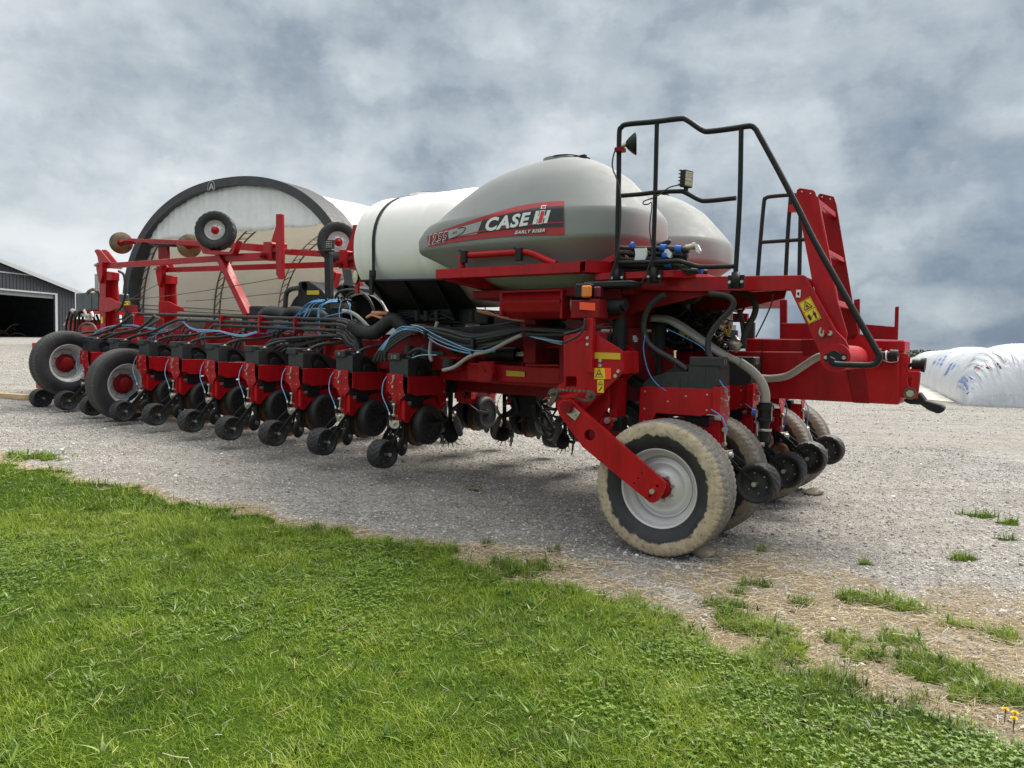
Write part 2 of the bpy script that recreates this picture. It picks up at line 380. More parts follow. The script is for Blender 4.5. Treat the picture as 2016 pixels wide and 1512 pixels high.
wheel('wing_wheel', (-10.71, .57, 1.16), .53, .30, .28, 'wingtire', face=-1, rot=R(90), style='lug', wing=True, dish=.17, lab='raised black wing wheel at the front tip')
# ---------- row units
M['ghose2'] = mat('worn_grey_rubber', (.10, .10, .095), .7, var=.3)
def press_wheel(par):
    mb = MB().m('rubber'); n = 225; Wd = .185
    xs = [i/14*2-1 for i in range(15)]
    prof = [(.118, -.082), (.128, -.086)]+[(.158-.010*x*x-(.006 if abs(x) > .95 else 0), x*Wd/2) for x in xs]+[(.128, .086), (.118, .082)]
    def fn(r, t_, an, j):
        x = t_/(Wd/2)
        if 2 < j < 16:
            ph = (an*15/(2*math.pi)+abs(x)*1.25) % 1
            if ph < .20: return r-.011
        return r
    mb.lathe(prof, (0, 0, 0), (1, 0, 0), n, True, fn)
    mb.m('plastic')
    for f in (1, -1): mb.lathe([(.119, f*.083), (.108, f*.070), (.104, f*.035), (.05, f*.028), (.03, f*.035), (.001, f*.035)], (0, 0, 0), (1, 0, 0), 40)
    mb.m('steel')
    mb.cyl((-.105, 0, 0), (.105, 0, 0), .012, n=12); mb.cyl((.105, 0, 0), (.118, 0, 0), .020, n=6, smooth=False); mb.cyl((-.105, 0, 0), (-.118, 0, 0), .020, n=6, smooth=False)
    for i in range(6):
        a = i*math.pi/3+.3
        for f in (1, -1): mb.cyl((f*.030, .078*math.cos(a), .078*math.sin(a)), (f*.040, .078*math.cos(a), .078*math.sin(a)), .006, n=6)
    return mb.build('press_wheel', par)
def gauge_wheel(par, sx):
    mb = MB().m('rubber'); f = sx
    mb.lathe([(.165, f*.055), (.185, f*.060), (.205, f*.052), (.218, f*.036), (.225, f*.01), (.224, -f*.02), (.212, -f*.045), (.19, -f*.055), (.165, -f*.05)], (0, 0, 0), (1, 0, 0), 56)
    mb.m('black')
    mb.lathe([(.176, f*.057), (.168, f*.050), (.155, f*.047), (.06, f*.040), (.045, f*.052), (.02, f*.052), (.001, f*.052)], (0, 0, 0), (1, 0, 0), 48)
    mb.lathe([(.19, -f*.05), (.001, -f*.045)], (0, 0, 0), (1, 0, 0), 32)
    mb.m('iron')
    for i in range(10):
        a = i*math.pi/5; mb.cyl((f*.045, .13*math.cos(a), .13*math.sin(a)), (f*.053, .13*math.cos(a), .13*math.sin(a)), .006, n=6)
    return mb.build('gauge_wheel', par)
def make_unit():
    mb = MB()
    # rear plate running down into the leg
    P = [(-.155, 1.238), (.085, 1.238), (.085, 1.08), (.105, 1.03), (.105, 1.005), (.055, .965), (.035, .92), (.035, .74), (-.005, .735), (-.03, .80), (-.03, .90), (-.09, .995), (-.155, 1.05)]
    mb.prism([(x, -.022, z) for x, z in P], (0, .008, 0))
    mb.prism([(.035, y, z) for y, z in ((-.022, .96), (-.022, .74), (.10, .74), (.10, .96))], (-.065, 0, 0))
    mb.box(-.165, -.155, -.03, .03, 1.02, 1.232)
    # side plates of the hopper cradle
    for x in (-.142, .128):
        mb.prism([(x, y, z) for y, z in ((0, 1.216), (.62, 1.212), (.645, 1.19), (.65, .86), (.56, .86), (.50, 1.0), (.12, 1.0), (.05, 1.03), (0, 1.03))], (.012, 0, 0))
    mb.box(.140, .147, .02, .03, 1.04, 1.21)
    mb.prism([(-.13, y, z) for y, z in ((.63, 1.2), (.638, 1.2), (.65, .86), (.642, .86))], (.258, 0, 0))
    # shank frame
    mb.prism([(-.05, y, z) for y, z in ((.0, .955), (.0, .72), (.06, .70), (.16, .80), (.30, .83), (.48, .78), (.66, .82), (.70, .95), (.55, .97), (.3, .94), (.12, .90))], (.14, 0, 0))
    u = mb.build('row_unit', planter, 'red', .004)
    # bolts, latch, label plate
    mb = MB().m('steel')
    mb.box(-.060, -.030, -.034, -.022, 1.185, 1.225); mb.box(-.052, -.038, -.044, -.034, 1.16, 1.215)
    mb.tube([(-.045, -.045, 1.165), (-.05, -.058, 1.14), (-.065, -.05, 1.125), (-.085, -.035, 1.135)], .004, 6); mb.box(-.058, -.035, -.05, -.022, 1.085, 1.115)
    mb.build('latch', u); mb = MB().m('steel'); mb.bolts([(-.12, -.022, 1.14), (.055, -.022, 1.15), (.01, -.022, .78), (-.06, -.022, 1.02), (.05, -.022, 1.02)], (0, -1, 0), .008)
    mb.bolts([(-.142, .08, 1.17), (-.142, .08, 1.05), (-.142, .25, 1.15), (-.142, .40, 1.10), (-.142, .60, 1.17), (-.142, .60, 1.03), (-.142, .60, .93)], (-1, 0, 0), .009, .006); mb.split('bolt', u); mb = MB().m('steel')
    mb.tube([(-.035, -.03, .895), (-.035, -.035, .80)], .008, 8); mb.cyl((-.055, -.03, .90), (-.015, -.03, .90), .018, n=10); mb.cyl((-.055, -.03, .785), (-.015, -.03, .785), .016, n=10)
    mb.build('depth_adjuster', u); mb = MB().m('steel'); mb.bolts([(.142, .60, 1.16), (.142, .60, .90), (.142, .60, 1.03)], (1, 0, 0), .012)
    mb.split('bolt', u)
    mb = MB(); mb.box(.092, .096, .05, .17, .905, .94); mb.build('label_plate', u, 'steel')
    # hopper
    mb = MB()
    mb.box(-.14, .135, .0, .10, 1.205, 1.405)
    prof = [(.10, 1.205), (.10, 1.405), (.22, 1.412), (.34, 1.395), (.46, 1.35), (.56, 1.29), (.62, 1.235), (.62, 1.205)]
    mb.box(-.14, .0, .10, .24, 1.205, 1.395); mb.prism([(-.14, y, z) for y, z in ((.24, 1.205), (.24, 1.345), (.42, 1.33), (.55, 1.29), (.62, 1.24), (.62, 1.205))], (.14, 0, 0)); mb.prism([(.0, y, z) for y, z in prof], (.085, 0, 0))
    # raised rim of the recessed right side
    inn = [(.15, 1.205), (.13, 1.30), (.16, 1.375), (.24, 1.385), (.33, 1.34), (.41, 1.26), (.44, 1.205)]
    ring = [(.10, 1.205), (.10, 1.405), (.22, 1.412), (.34, 1.395), (.46, 1.35), (.56, 1.29), (.62, 1.235), (.62, 1.205)]
    mb.prism([(.085, y, z) for y, z in ring]+[(.085, y, z) for y, z in reversed(inn)], (.045, 0, 0))
    for x in (-.11, -.02, .07): mb.prism([(x, 0, 1.21), (x, -.022, 1.215), (x, 0, 1.245)], (.006, 0, 0))
    for x in (-.02, .02): mb.box(x-.02, x+.0, -.012, 0., 1.206, 1.222)
    for y in (.30, .46): mb.box(-.146, -.14, y, y+.01, 1.21, 1.30)
    h = mb.build('hopper', u, 'plastic', .008, seg=2)
    mb = MB(); mb.box(-.146, .030, -.025, .235, 1.385, 1.464); mb.box(.030, .11, .06, .22, 1.40, 1.44); mb.build('hopper_lid', u, 'plastic', .012, seg=2)
    mb = MB(); mb.lathe([(.095, .0), (.09, .03), (.06, .035), (.001, .035)], (.085, .28, 1.225), (1, 0, 0), 28); mb.box(-.08, .06, .18, .5, .98, 1.2); mb.box(-.03, .10, .1, .3, .86, .99); mb.build('seed_meter', u, 'black', .004)
    # gauge wheels with arms
    for sx in (1, -1):
        g = gauge_wheel(u, sx); g.location = (sx*.135, .34, .665)
        a = MB(); a.beam((sx*.205, .34, .665), (sx*.205, .60, .71), .012, .035); a.cyl((sx*.18, .34, .665), (sx*.215, .34, .665), .03, n=14); a.beam((sx*.205, .60, .71), (sx*.06, .62, .80), .03, .035); a.build('gauge_arm', u, 'black', .003)
        d = MB(); d.lathe([(.20, 0), (.05, sx*.018), (.001, sx*.018)], (sx*.03, .32, .615), (1, .05, 0), 48); d.lathe([(.20, -sx*.003), (.001, sx*.012)], (sx*.03, .32, .615), (1, .05, 0), 48); d.build('opener_disc', u, 'rust')
        c = MB(); ax = (1, sx*.25, 0); c.lathe([(.108, -sx*.012), (.104, 0), (.07, sx*.016), (.03, sx*.020), (.001, sx*.020)], (sx*.105, -.03, .455), ax, 36); c.lathe([(.108, -sx*.014), (.07, sx*.012), (.001, sx*.014)], (sx*.105, -.03, .455), ax, 36)
        c.build('closing_disc', u, 'black' if sx > 0 else 'rust')
        c = MB().m('iron'); c.cyl((sx*.09, -.03, .455), (sx*.150, -.03, .455), .034, .022, 14); c.m('black'); c.beam((sx*.07, 0, .46), (sx*.05, .03, .62), .02, .03); c.beam((sx*.05, .03, .62), (sx*.03, .06, .74), .02, .04); c.build('disc_bracket', u, None, .002)
        p = MB(); p.beam((sx*.098, -.34, -.31), (sx*.086, -.18, -.155), .010, .038); p.beam((sx*.086, -.18, -.155), (sx*.062, 0, 0), .010, .055); p = p.build('press_arm', u, 'black', .003); p.location = (0, .01, .735)
    pw = press_wheel(u); pw.location = (0, -.33, .425)
    mb = MB().m('steel'); mb.prism([(x, -.065, z) for x, z in ((-.07, .735), (.07, .735), (.075, .67), (.03, .645), (-.03, .645), (-.075, .67))], (0, .006, .0)); mb.box(-.06, .06, -.06, .0, .72, .728); mb.cyl((0, -.09, .70), (0, -.02, .70), .022, n=10); mb.bolts([(.088, -.12, .57), (.082, -.05, .66)], (1, 0, 0), .011)
    mb.split('spring_bracket', u)
    # parallel arms to the toolbar, row cleaner
    for sx in (1, -1):
        mb = MB(); mb.beam((sx*.10, .60, 1.17), (sx*.10, .86, 1.30), .012, .055); mb.beam((sx*.085, .60, .90), (sx*.085, .86, 1.06), .012, .06); mb.build('parallel_arm', u, 'black', .003)
        mb = MB()
        c0 = Vector((sx*.07, .84, .50)); ax = Vector((1, -sx*.45, .12)).normalized(); a = ax.orthogonal().normalized(); b = ax.cross(a)
        mb.cyl(c0-ax*.006, c0+ax*.006, .095, n=24)
        for i in range(13):
            t_ = i*2*math.pi/13; d = a*math.cos(t_)+b*math.sin(t_); e = a*math.cos(t_+.28)+b*math.sin(t_+.28)
            mb.prism([c0-ax*.004+d*.09, c0-ax*.004+e*.158, c0-ax*.004+(d*.5+e*.5)*.088], ax*.008)
        mb.build('row_cleaner', u, 'black')
    mb = MB(); mb.box(-.09, .09, .86, .885, 1.0, 1.36); mb.beam((.03, .88, 1.05), (.03, .86, .58), .03, .05); mb.beam((-.09, .84, .50), (.09, .84, .52), .03, .03); mb.build('mounting_bracket', u, 'black', .004)
    mb = MB()
    def rf(r, t_, an, j): return r-(.010 if (an*30/(2*math.pi)) % 1 < .4 and j in (1, 2, 3) else 0)
    mb.lathe([(.06, -.03), (.115, -.028), (.13, 0), (.115, .028), (.06, .03)], (.10, .93, .60), (.80, .52, .28), 120, True, rf); mb.lathe([(.06, .03), (.001, .02)], (.10, .93, .60), (.80, .52, .28), 20)
    mb.build('ribbed_wheel', u, 'ghose2')
    mb = MB(); mb.tube([(-.150, -.03, 1.21), (-.185, -.05, 1.13), (-.165, -.08, 1.0), (-.09, -.08, .87), (-.055, -.08, .80)], .0048, 6); mb.build('air_tube', u, 'lblue')
    mb = MB().m('wtext'); mb.cyl((-.06, -.08, .82), (-.052, -.08, .79), .009, n=8); mb.m('hose').tube([(-.052, -.08, .79), (-.045, -.08, .75), (-.02, -.08, .72)], .006, 6); mb.build('tube_fitting', u)
    return u
unit0 = make_unit()
hz = MB(); hz.tube([(.07, .14, 1.42), (.085, .20, 1.475), (.16, .34, 1.525), (.30, .52, 1.54), (.44, .70, 1.60), (.52, .84, 1.72), (.52, .95, 1.80)], .021, 10)
wing_hose = hz.build('delivery_hose', unit0, 'hose')
hz = MB(); hz.m('steel').cyl((.065, .125, 1.405), (.073, .155, 1.445), .024, n=12); hz.build('hose_clamp', unit0)
MU = -3.44
def place_unit(o, loc, rz, lab):
    o.location = loc; o.rotation_euler = (0, 0, rz); o['label'] = lab
def swing(unit, dy, dz):      # turn the press wheel arms so that the wheel hangs at (dy, dz) from their pivot
    a0 = math.atan2(-.31, -.34); a1 = math.atan2(dz, dy); s_ = math.hypot(dy, dz)/math.hypot(.34, .31)
    for ch in unit.children:
        if ch.name.startswith('press_arm'): ch.rotation_euler = (a1-a0, 0, 0); ch.scale = (1, s_, s_)
        if ch.name.startswith('press_wheel'): ch.location = (0, .01+dy, .735+dz)
names = ['tenth', 'ninth', 'eighth', 'seventh', 'sixth', 'fifth', 'fourth', 'third', 'second', 'first']
units = {}
for k in range(10):
    o = unit0 if k == 0 else copy_tree(unit0, planter)
    u = MU-.858*k
    place_unit(o, (u, .69, wslope(u)), 0, 'red row unit with black hopper, %s from the front tip' % names[k]); units[10-k] = o
    if k > 0:
        for ch in (0,):
            swing(o, -.33-.006*(k % 4), -.315+.012*(k % 3))
            for ch_ in o.children:
                if ch_.name.startswith('closing_disc') or ch_.name.startswith('disc_bracket'): ch_.location.z += .02
for k in range(4):
    o = copy_tree(unit0, planter)
    place_unit(o, (.262, .42+.85*k, .045), R(90), 'red row unit behind the transport wheels'); units[11+k] = o
    for ch in list(o.children):
        if ch.name.startswith('delivery_hose') or ch.name.startswith('hose_clamp'): bpy.data.objects.remove(ch); continue
        if ch.name.startswith('air_tube') or ch.name.startswith('tube_fitting'): bpy.data.objects.remove(ch); continue
        if ch.name.startswith('closing_disc') or ch.name.startswith('disc_bracket'): ch.location.z += .08
swing(unit0, -.25, -.35)
for k in range(4): swing(units[11+k], -.30, -.225-.01*(k % 2))
for k in range(7):
    o = copy_tree(unit0, planter); u = -2.10-.858*k
    place_unit(o, (u, 2.95, .0+wslope(u)), R(180), 'red row unit of the far wing')
# numbers moulded on four of the lids
for num, k in (('9', 9), ('10', 10)):
    vs, fs = text_unit(num); mb = MB(); wd = .035*len(num)
    mb.add([(-.085+x*wd, -.0265, 1.405+y*.042) for x, y in vs], fs); mb.build('lid_number', units[k], 'dgrey')
for num, k in (('11', 11), ('12', 12)):
    vs, fs = text_unit(num); mb = MB()
    mb.add([(-.085+x*.05, -.0265, 1.405+y*.042) for x, y in vs], fs); mb.build('lid_number', units[k], 'dgrey')
# ---------- frame helpers
def plate(name, v, t_, pts, mt='red', bevel=.004, holes=(), parent=None, mb=None):
    b = mb or MB(); b.prism(PP(v, *pts), (0, t_, 0), [PP(v, *h) for h in holes])
    return b if mb else b.build(name, parent or planter, mt, bevel)
def circ(x, y, rx, ry=None, n=20): return [(x+rx*math.cos(2*math.pi*i/n), y+(ry or rx)*math.sin(2*math.pi*i/n)) for i in range(n)]
# ---------- toolbars
mb = MB(); zt = 1.275
for u0_, u1_, v0, v1, za, h in ((-.95, -12.35, 1.24, 1.44, 1.27, .19), (-1.2, -12.2, 1.85, 2.02, 1.55, .17)):
    mb.hexa([(u0_, v0, za-h/2+wslope(u0_)), (u0_, v1, za-h/2+wslope(u0_)), (u0_, v1, za+h/2+wslope(u0_)), (u0_, v0, za+h/2+wslope(u0_))], (u1_-u0_, 0, wslope(u1_)-wslope(u0_)))
wing = mb.build('wing_toolbar', planter, 'red', .012)
mb = MB()
for i in range(14):
    u = -2.2-.72*i; z = 1.55+wslope(u)
    mb.prism([(u+a, 1.82, z+b) for a, b in ((-.16, -.26), (.16, -.26), (.16, .02), (.10, .24), (-.06, .28), (-.16, .10))], (0, .012, 0), [[(u+a+.028*math.cos(q), 1.82, z+b+.028*math.sin(q)) for q in [j*math.pi/5 for j in range(10)]] for a, b in ((-.05, .08), (.05, .08), (-.05, -.02), (.05, -.02))])
    mb.hexa([(u-.02, 1.26, z-.12), (u+.02, 1.26, z-.12), (u+.02, 1.26, z-.30), (u-.02, 1.26, z-.30)], (0, .62, .10))
mb.build('bracket_plate', wing, 'red2', .003)
mb = MB()
mb.hexa([(-1.0, 2.95-.75, 1.18), (-1.0, 2.95-.55, 1.18), (-1.0, 2.95-.55, 1.37), (-1.0, 2.95-.75, 1.37)], (-11, 0, .22))
mb.box(-1.0, -.80, .15, 3.25, 1.05, 1.42); mb.box(-11.5, -.9, 1.60, 1.78, 1.02, 1.20)
mb.build('main_frame', planter, 'red2', .012)
# frame tube between the near wing and the centre, with its twin gusset plates
mb = MB(); q = PP(1.12, (919, 715), (1112, 724), (1112, 757), (919, 749)); mb.hexa(q, (0, .12, 0)); mb.build('hinge_tube', planter, 'red', .010)
for x in (941, 955):
    plate('gusset_plate', 1.02, .25, [(x, 713), (x+6, 712), (x+15, 735), (x+12, 752), (x-2, 750), (x+2, 728)], bevel=.002)
plate('sticker', 1.108, .004, [(996.5, 729.5), (1033, 732), (1033, 742), (996.5, 740)], 'yellow', 0)
mb = MB().m('black')
mb.cyl(pv(960, 697, 1.25), pv(1018, 698, 1.25), .075, n=28); mb.m('steel').cyl(pv(1018, 698, 1.25), pv(1038, 698, 1.25), .028, n=12)
mb.build('hydraulic_cylinder', planter)
mb = MB(); mb.box(*(lambda a, b: (a.x, b.x, 1.15, 1.36, b.z, a.z))(pv(1036, 684, 1.15), pv(1056, 718, 1.15))); mb.build('cylinder_bracket', planter, 'black', .006)
plate('hinge_bracket', 1.10, .30, [(1028, 678), (1100, 680), (1100, 686), (1028, 683)]); plate('hinge_bracket', 1.10, .30, [(1034, 716), (1100, 717), (1100, 722), (1034, 721)])
plate('hinge_plate', 1.42, .02, [(1000, 655), (1110, 655), (1110, 722), (975, 720), (930, 700)], 'red2')
# ---------- lift frame above the near wheel
big = plate('pivot_plate', -.12, .02, [(1109, 665), (1113.5, 661.5), (1131, 656.5), (1142, 652), (1151, 650), (1160, 651), (1167, 653.5), (1222.5, 688), (1225.3, 692), (1228, 731), (1221, 739), (1150, 809), (1128, 806), (1096, 796), (1088.7, 786), (1099, 758), (1109, 754)], holes=[[(1114, 743), (1116, 741.5), (1133, 741.5), (1134.5, 743), (1134.5, 763), (1114, 763)]])
plate('sticker', -.126, .005, [(1167.8, 693.6), (1221, 695.2), (1221, 708), (1167.8, 706)], 'yellow', 0)
mb = MB(); mb.bolts(PP(-.122, (1182.5, 710), (1182.5, 719.5), (1212, 740), (1218, 731)), (0, -1, 0), .017, .012); mb.split('bolt', big, 'steel')
sp = MB(); sp.hexa(PP(-.10, (1109, 664), (1112, 662), (1112, 760), (1109, 760)), (0, .36, 0)); sp.hexa(PP(-.10, (1222, 690), (1225, 692), (1226, 735), (1223, 737)), (0, .30, 0)); sp.split('plate_web', planter, 'red', .004)
plate('pivot_plate', .26, .02, [(1112, 658), (1168, 656), (1180, 650), (1196, 655), (1249, 689), (1250.5, 731), (1228, 755), (1200, 800), (1150, 812), (1112, 770)])
mb = MB(); mb.cyl(pv(1226, 729, .0), pv(1252, 729, .26), .022, n=14); mb.build('cross_pin', planter, 'red')
plate('pivot_plate', .95, .02, [(1205, 640), (1262, 626), (1309, 679), (1324, 690), (1326, 728), (1306, 748), (1262, 760), (1205, 745)], 'red2')
plate('pivot_plate', 1.15, .02, [(1250, 640), (1300, 650), (1325, 684), (1327, 730), (1300, 760), (1250, 760)], 'red2')
# light post with reflector and lamps
post = plate('light_post', -.17, .045, [(1155, 626), (1167.5, 626), (1165, 734), (1152.5, 732)], bevel=.002)
mb = MB(); mb.bolts(PP(-.172, (1157, 665.5), (1157, 678)), (0, -1, 0), .015); mb.split('bolt', post, 'steel')
mb = MB(); a, b = pv(1124, 591, -.15), pv(1178, 626, -.15); mb.box(a.x, b.x, -.15, .02, b.z, a.z); rb = mb.build('reflector_box', planter, 'red2', .005)
mb = MB(); mb.hexa(PP(-.156, (1141, 594.5), (1171.5, 596.5), (1171.5, 611.5), (1141, 609.5)), (0, .005, 0)); mb.build('reflector', rb, 'reflect')
mb = MB().m('black'); a, b = pv(1131, 561, -.14), pv(1160, 586, -.14); mb.box(a.x, a.x+.14, -.14, -.05, b.z, a.z+.01); mb.box(a.x+.03, a.x+.45, -.06, .16, a.z-.02, a.z+.03); mb.m('amber')
a, b = pv(1144, 562, -.17), pv(1161, 585, -.17); mb.box(a.x, b.x, -.17, -.13, b.z, a.z); mb.build('tail_lamp', planter, None, .01)
mb = MB(); a, b = pv(1167, 564, -.10), pv(1181, 586, -.10); mb.box(a.x, b.x, -.10, -.04, b.z, a.z); mb.build('tail_lamp', planter, 'dlens', .01)
plate('valve_plate', .10, .015, [(1160, 568), (1222, 572), (1222, 625), (1170, 640), (1160, 640)], 'red2')
# the wheel arm
arm = plate('wheel_arm', -.235, .035, [(1096, 800), (1099, 791), (1106, 787), (1121, 786), (1304, 945.5), (1307.5, 950), (1307, 962), (1294, 986.5), (1287, 990), (1279, 989), (1147, 880), (1120, 843), (1100, 815)], bevel=.006, holes=[circ(1160.5, 856.5, 10.8, 11.2), circ(1264, 931.5, 1.6), circ(1256.5, 941.5, 1.6), circ(1249, 951.5, 1.6), circ(1293.5, 957, 3), circ(1279, 977, 2.6)])
mb = MB(); mb.cyl(pv(1160.5, 856.5, -.205), pv(1160.5, 856.5, -.205)+Vector((0, .1, 0)), .058, n=24, cap=False); mb.cyl((-.03, -.20, .515), (-.03, -.05, .515), .056, n=24); mb.cyl((-.03, -.10, .515), (-.03, -.065, .515), .072, n=28); mb.build('arm_boss', arm, 'red')
mb = MB(); mb.prism(PP(-.247, (1111, 788), (1142, 813), (1132, 828.5), (1101.5, 803.5)), (0, .012, 0)); c0 = pv(1113, 801.5, -.25); mb.cyl(c0, c0+Vector((0, -.03, 0)), .030, n=6, smooth=False); c0 = pv(1131.5, 815.5, -.25); mb.cyl(c0, c0+Vector((0, -.014, 0)), .014, n=6); c0 = pv(1285, 967, -.237); mb.cyl(c0, c0+Vector((0, -.02, 0)), .020, n=8)
mb.build('bolt_plate', arm, 'steel', .002)
mb = MB(); mb.cyl(pv(1113, 801.5, -.29), pv(1113, 801.5, -.29)+Vector((0, .75, 0)), .05, n=24); mb.build('pivot_pin', planter, 'red2')
plate('wheel_arm', .28, .045, [(1130, 800), (1150, 786), (1165, 790), (1345, 930), (1340, 965), (1330, 970), (1170, 880)], 'red2')
plate('cylinder_ear', -.04, .02, [(1180, 828), (1188, 822), (1199, 820), (1206, 824), (1206, 838), (1194, 858), (1181, 842)])
mb = MB(); c0 = pv(1196.5, 828, -.05); mb.cyl(c0, c0+Vector((0, -.02, 0)), .024, n=20); mb.cyl(c0, c0+Vector((0, .34, 0)), .02, n=12); mb.build('pin', planter, 'steel')
plate('strut', .06, .12, [(1199, 745), (1218, 745), (1214, 822), (1200, 820)]); plate('strut', .22, .05, [(1220, 755), (1229, 750), (1226, 830), (1215, 832)])
plate('strut', .0, .02, [(1150, 809), (1199, 765), (1199, 800), (1172, 840), (1160, 835)])
mb = MB(); mb.box(*(lambda a: (a.x-.03, a.x+.06, .08, .2, a.z-.1, a.z+.02))(pv(1210, 825, .08))); mb.build('rubber_stop', planter, 'black', .01)
# chain and sprockets
mb = MB().m('iron')
for x, y, r in ((1088.5, 774.5, .036), (1161, 779.5, .036)):
    c0 = pv(x, y, -.22)
    mb.cyl(c0, c0+Vector((0, .05, 0)), r*.45, n=12); mb.cyl(c0+Vector((0, -.05, 0)), c0+Vector((0, .10, 0)), .012, n=10)
    for i in range(14):
        a = i*math.pi/7; mb.beam(c0+Vector((math.cos(a)*r*.5, .02, math.sin(a)*r*.5)), c0+Vector((math.cos(a)*r*1.05, .02, math.sin(a)*r*1.05)), .012, .012, (0, 1, 0))
loop = PP(-.20, (1088, 766.5), (1120, 768.5), (1161, 771), (1169, 776), (1168.5, 783), (1161, 788), (1145, 787), (1135, 782), (1110, 781), (1100, 780), (1092, 784), (1084, 786), (1078, 780), (1081, 770), (1088, 766.5))
L = spline(loop, 5)
for i, p in enumerate(L[:-1]):
    d = (L[i+1]-p); mb.hexa([p+Vector((0, y, 0)) for y in (0, .016, .016, 0)] if 0 else [p+Vector((0, 0, -.009)), p+Vector((0, .016, -.009)), p+Vector((0, .016, .009)), p+Vector((0, 0, .009))], d*.78)
mb.build('drive_chain', planter)
plate('chain_arm', -.21, .012, [(1104, 778), (1136, 774), (1138, 781), (1106, 786)])
mb = MB(); mb.prism(PP(-.24, (1086, 780), (1096, 778), (1092, 790), (1083, 800), (1077, 797)), (0, .02, 0)); mb.build('tensioner', planter, 'iron')
# ---------- hydraulic lift cylinders
for v_, xa, xb, ya, yb in ((.18, 1206, 1233, 622, 715), (.80, 1283, 1312, 624, 693)):
    a, b = pv((xa+xb)/2, ya, v_), pv((xa+xb)/2-1, yb, v_); r = (pv(xb, ya, v_)-pv(xa, ya, v_)).length*.52*.87
    mb = MB().m('black'); mb.cyl(a, b, r, n=28); mb.cyl(a, a-Vector((0, 0, .02)), r*1.06, n=28); mb.cyl(b+Vector((0, 0, .0)), b-Vector((0, 0, .03)), r*1.07, n=28); mb.cyl(b, b-Vector((0, 0, .36)), r*.45, n=16); mb.cyl(a+Vector((-r-.02, 0, -.12)), b+Vector((-r-.02, 0, .1)), .012, n=8)
    mb.m('wtext').cyl(a+Vector((-r-.10, 0, -.12)), a+Vector((-r, 0, -.12)), .014, n=8); mb.build('lift_cylinder', planter)
# ---------- deck, gooseneck, beams
mb = MB(); a, b = pv(1172, 537, .20), pv(1323.5, 533, .20); zt = (a.z+b.z)/2; c = pv(1368, 544, .34)
mb.prism([(a.x, .20, zt-.055), (b.x, .20, zt-.055), (c.x, .36, zt-.055), (c.x, 3.06, zt-.055), (b.x, 3.2, zt-.055), (a.x, 3.2, zt-.055)], (0, 0, .055))
deck = mb.build('deck_platform', planter, 'red', .004)
mb = MB(); mb.box(a.x+.02, c.x, .5, 3.0, zt-.15, zt-.06); mb.box(a.x+.20, a.x+.30, .3, 3.1, zt-.17, zt-.06); mb.build('deck_beam', deck, 'red2', .006)
goose = [(1222, 557), (1366, 544.5), (1581.5, 541.5), (1586, 544), (1646, 651), (1663, 668), (1671, 684), (1670, 702), (1660, 716), (1645, 722), (1630, 719), (1619, 706), (1555, 570), (1368, 573.5), (1222, 570)]
plate('gooseneck_plate', .36, .03, goose)
g2 = plate('gooseneck_plate', 1.22, .03, goose if 0 else [(p[0]*.93+115, p[1]*.93+42) for p in goose], 'red2')
mb = MB(); q = PP(.37, (1222, 558), (1581, 542.5), (1581, 545.5), (1222, 561)); mb.hexa(q, (0, .9, 0)); mb.build('gooseneck_flange', planter, 'red', .003)
mb = MB(); q = PP(.37, (1222, 568), (1554, 566), (1554, 570), (1222, 571)); mb.hexa(q, (0, .12, 0)); mb.build('gooseneck_flange', planter, 'red2', .003)
plate('gusset', .42, .02, [(1222, 571), (1424, 573), (1262, 612), (1232, 622), (1222, 618)], 'red2')
plate('gusset', 1.15, .02, [(1358, 590), (1400, 578), (1548, 572), (1544, 587), (1440, 612), (1358, 611)], 'red2')
mb = MB(); mb.hexa(PP(.95, (1100, 655), (1240, 640), (1240, 760), (1100, 770)), (0, .6, 0)); mb.build('centre_tower', planter, 'red2', .01)
# rear beams
mb = MB(); q = PP(1.45, (1330, 690), (1770, 693), (1770, 797), (1330, 774)); mb.hexa(q, (0, .5, 0)); rear = mb.build('rear_beam', planter, 'red', .012)
mb = MB(); q = PP(1.52, (1467, 666), (1781, 670), (1781, 693.5), (1467, 692)); mb.hexa(q, (0, .36, 0)); mb.build('rear_beam', planter, 'red', .010)
mb = MB(); q = PP(1.44, (1666, 722), (1702, 722), (1711, 794.5), (1679, 793)); mb.hexa(q, (0, .52, 0)); q = PP(1.435, (1577, 668), (1610, 668), (1618, 700), (1581, 700)); mb.hexa(q, (0, .52, 0)); mb.hexa(PP(1.436, (1664, 690), (1703, 690), (1703, 724), (1664, 724)), (0, .53, 0)); mb.build('strap_plate', rear, 'red2', .004)
mb = MB(); mb.hexa(PP(1.446, (1618, 738), (1766, 744), (1766, 747), (1618, 741.5)), (0, .01, 0)); mb.hexa(PP(1.446, (1609, 700), (1612, 700), (1611, 784), (1608, 784)), (0, .01, 0)); mb.build('weld_seam', rear, 'red')
# upper rack behind the ladder
for v_, pts in ((2.3, [(1535, 590), (1548.5, 590), (1548.5, 668), (1535, 668)]), (2.6, [(1681, 590), (1692, 588), (1692, 668), (1681, 668)]), (1.9, [(1762, 604), (1769, 603), (1767, 669), (1760, 669)])):
    plate('rack_post', v_, .04, pts, 'red2')
plate('rack_rail', 2.0, .05, [(1538, 636), (1600, 636), (1600, 668), (1535, 668)], 'red2'); plate('rack_rail', 2.0, .05, [(1700, 638), (1762, 643), (1762, 669), (1700, 667)], 'red2')
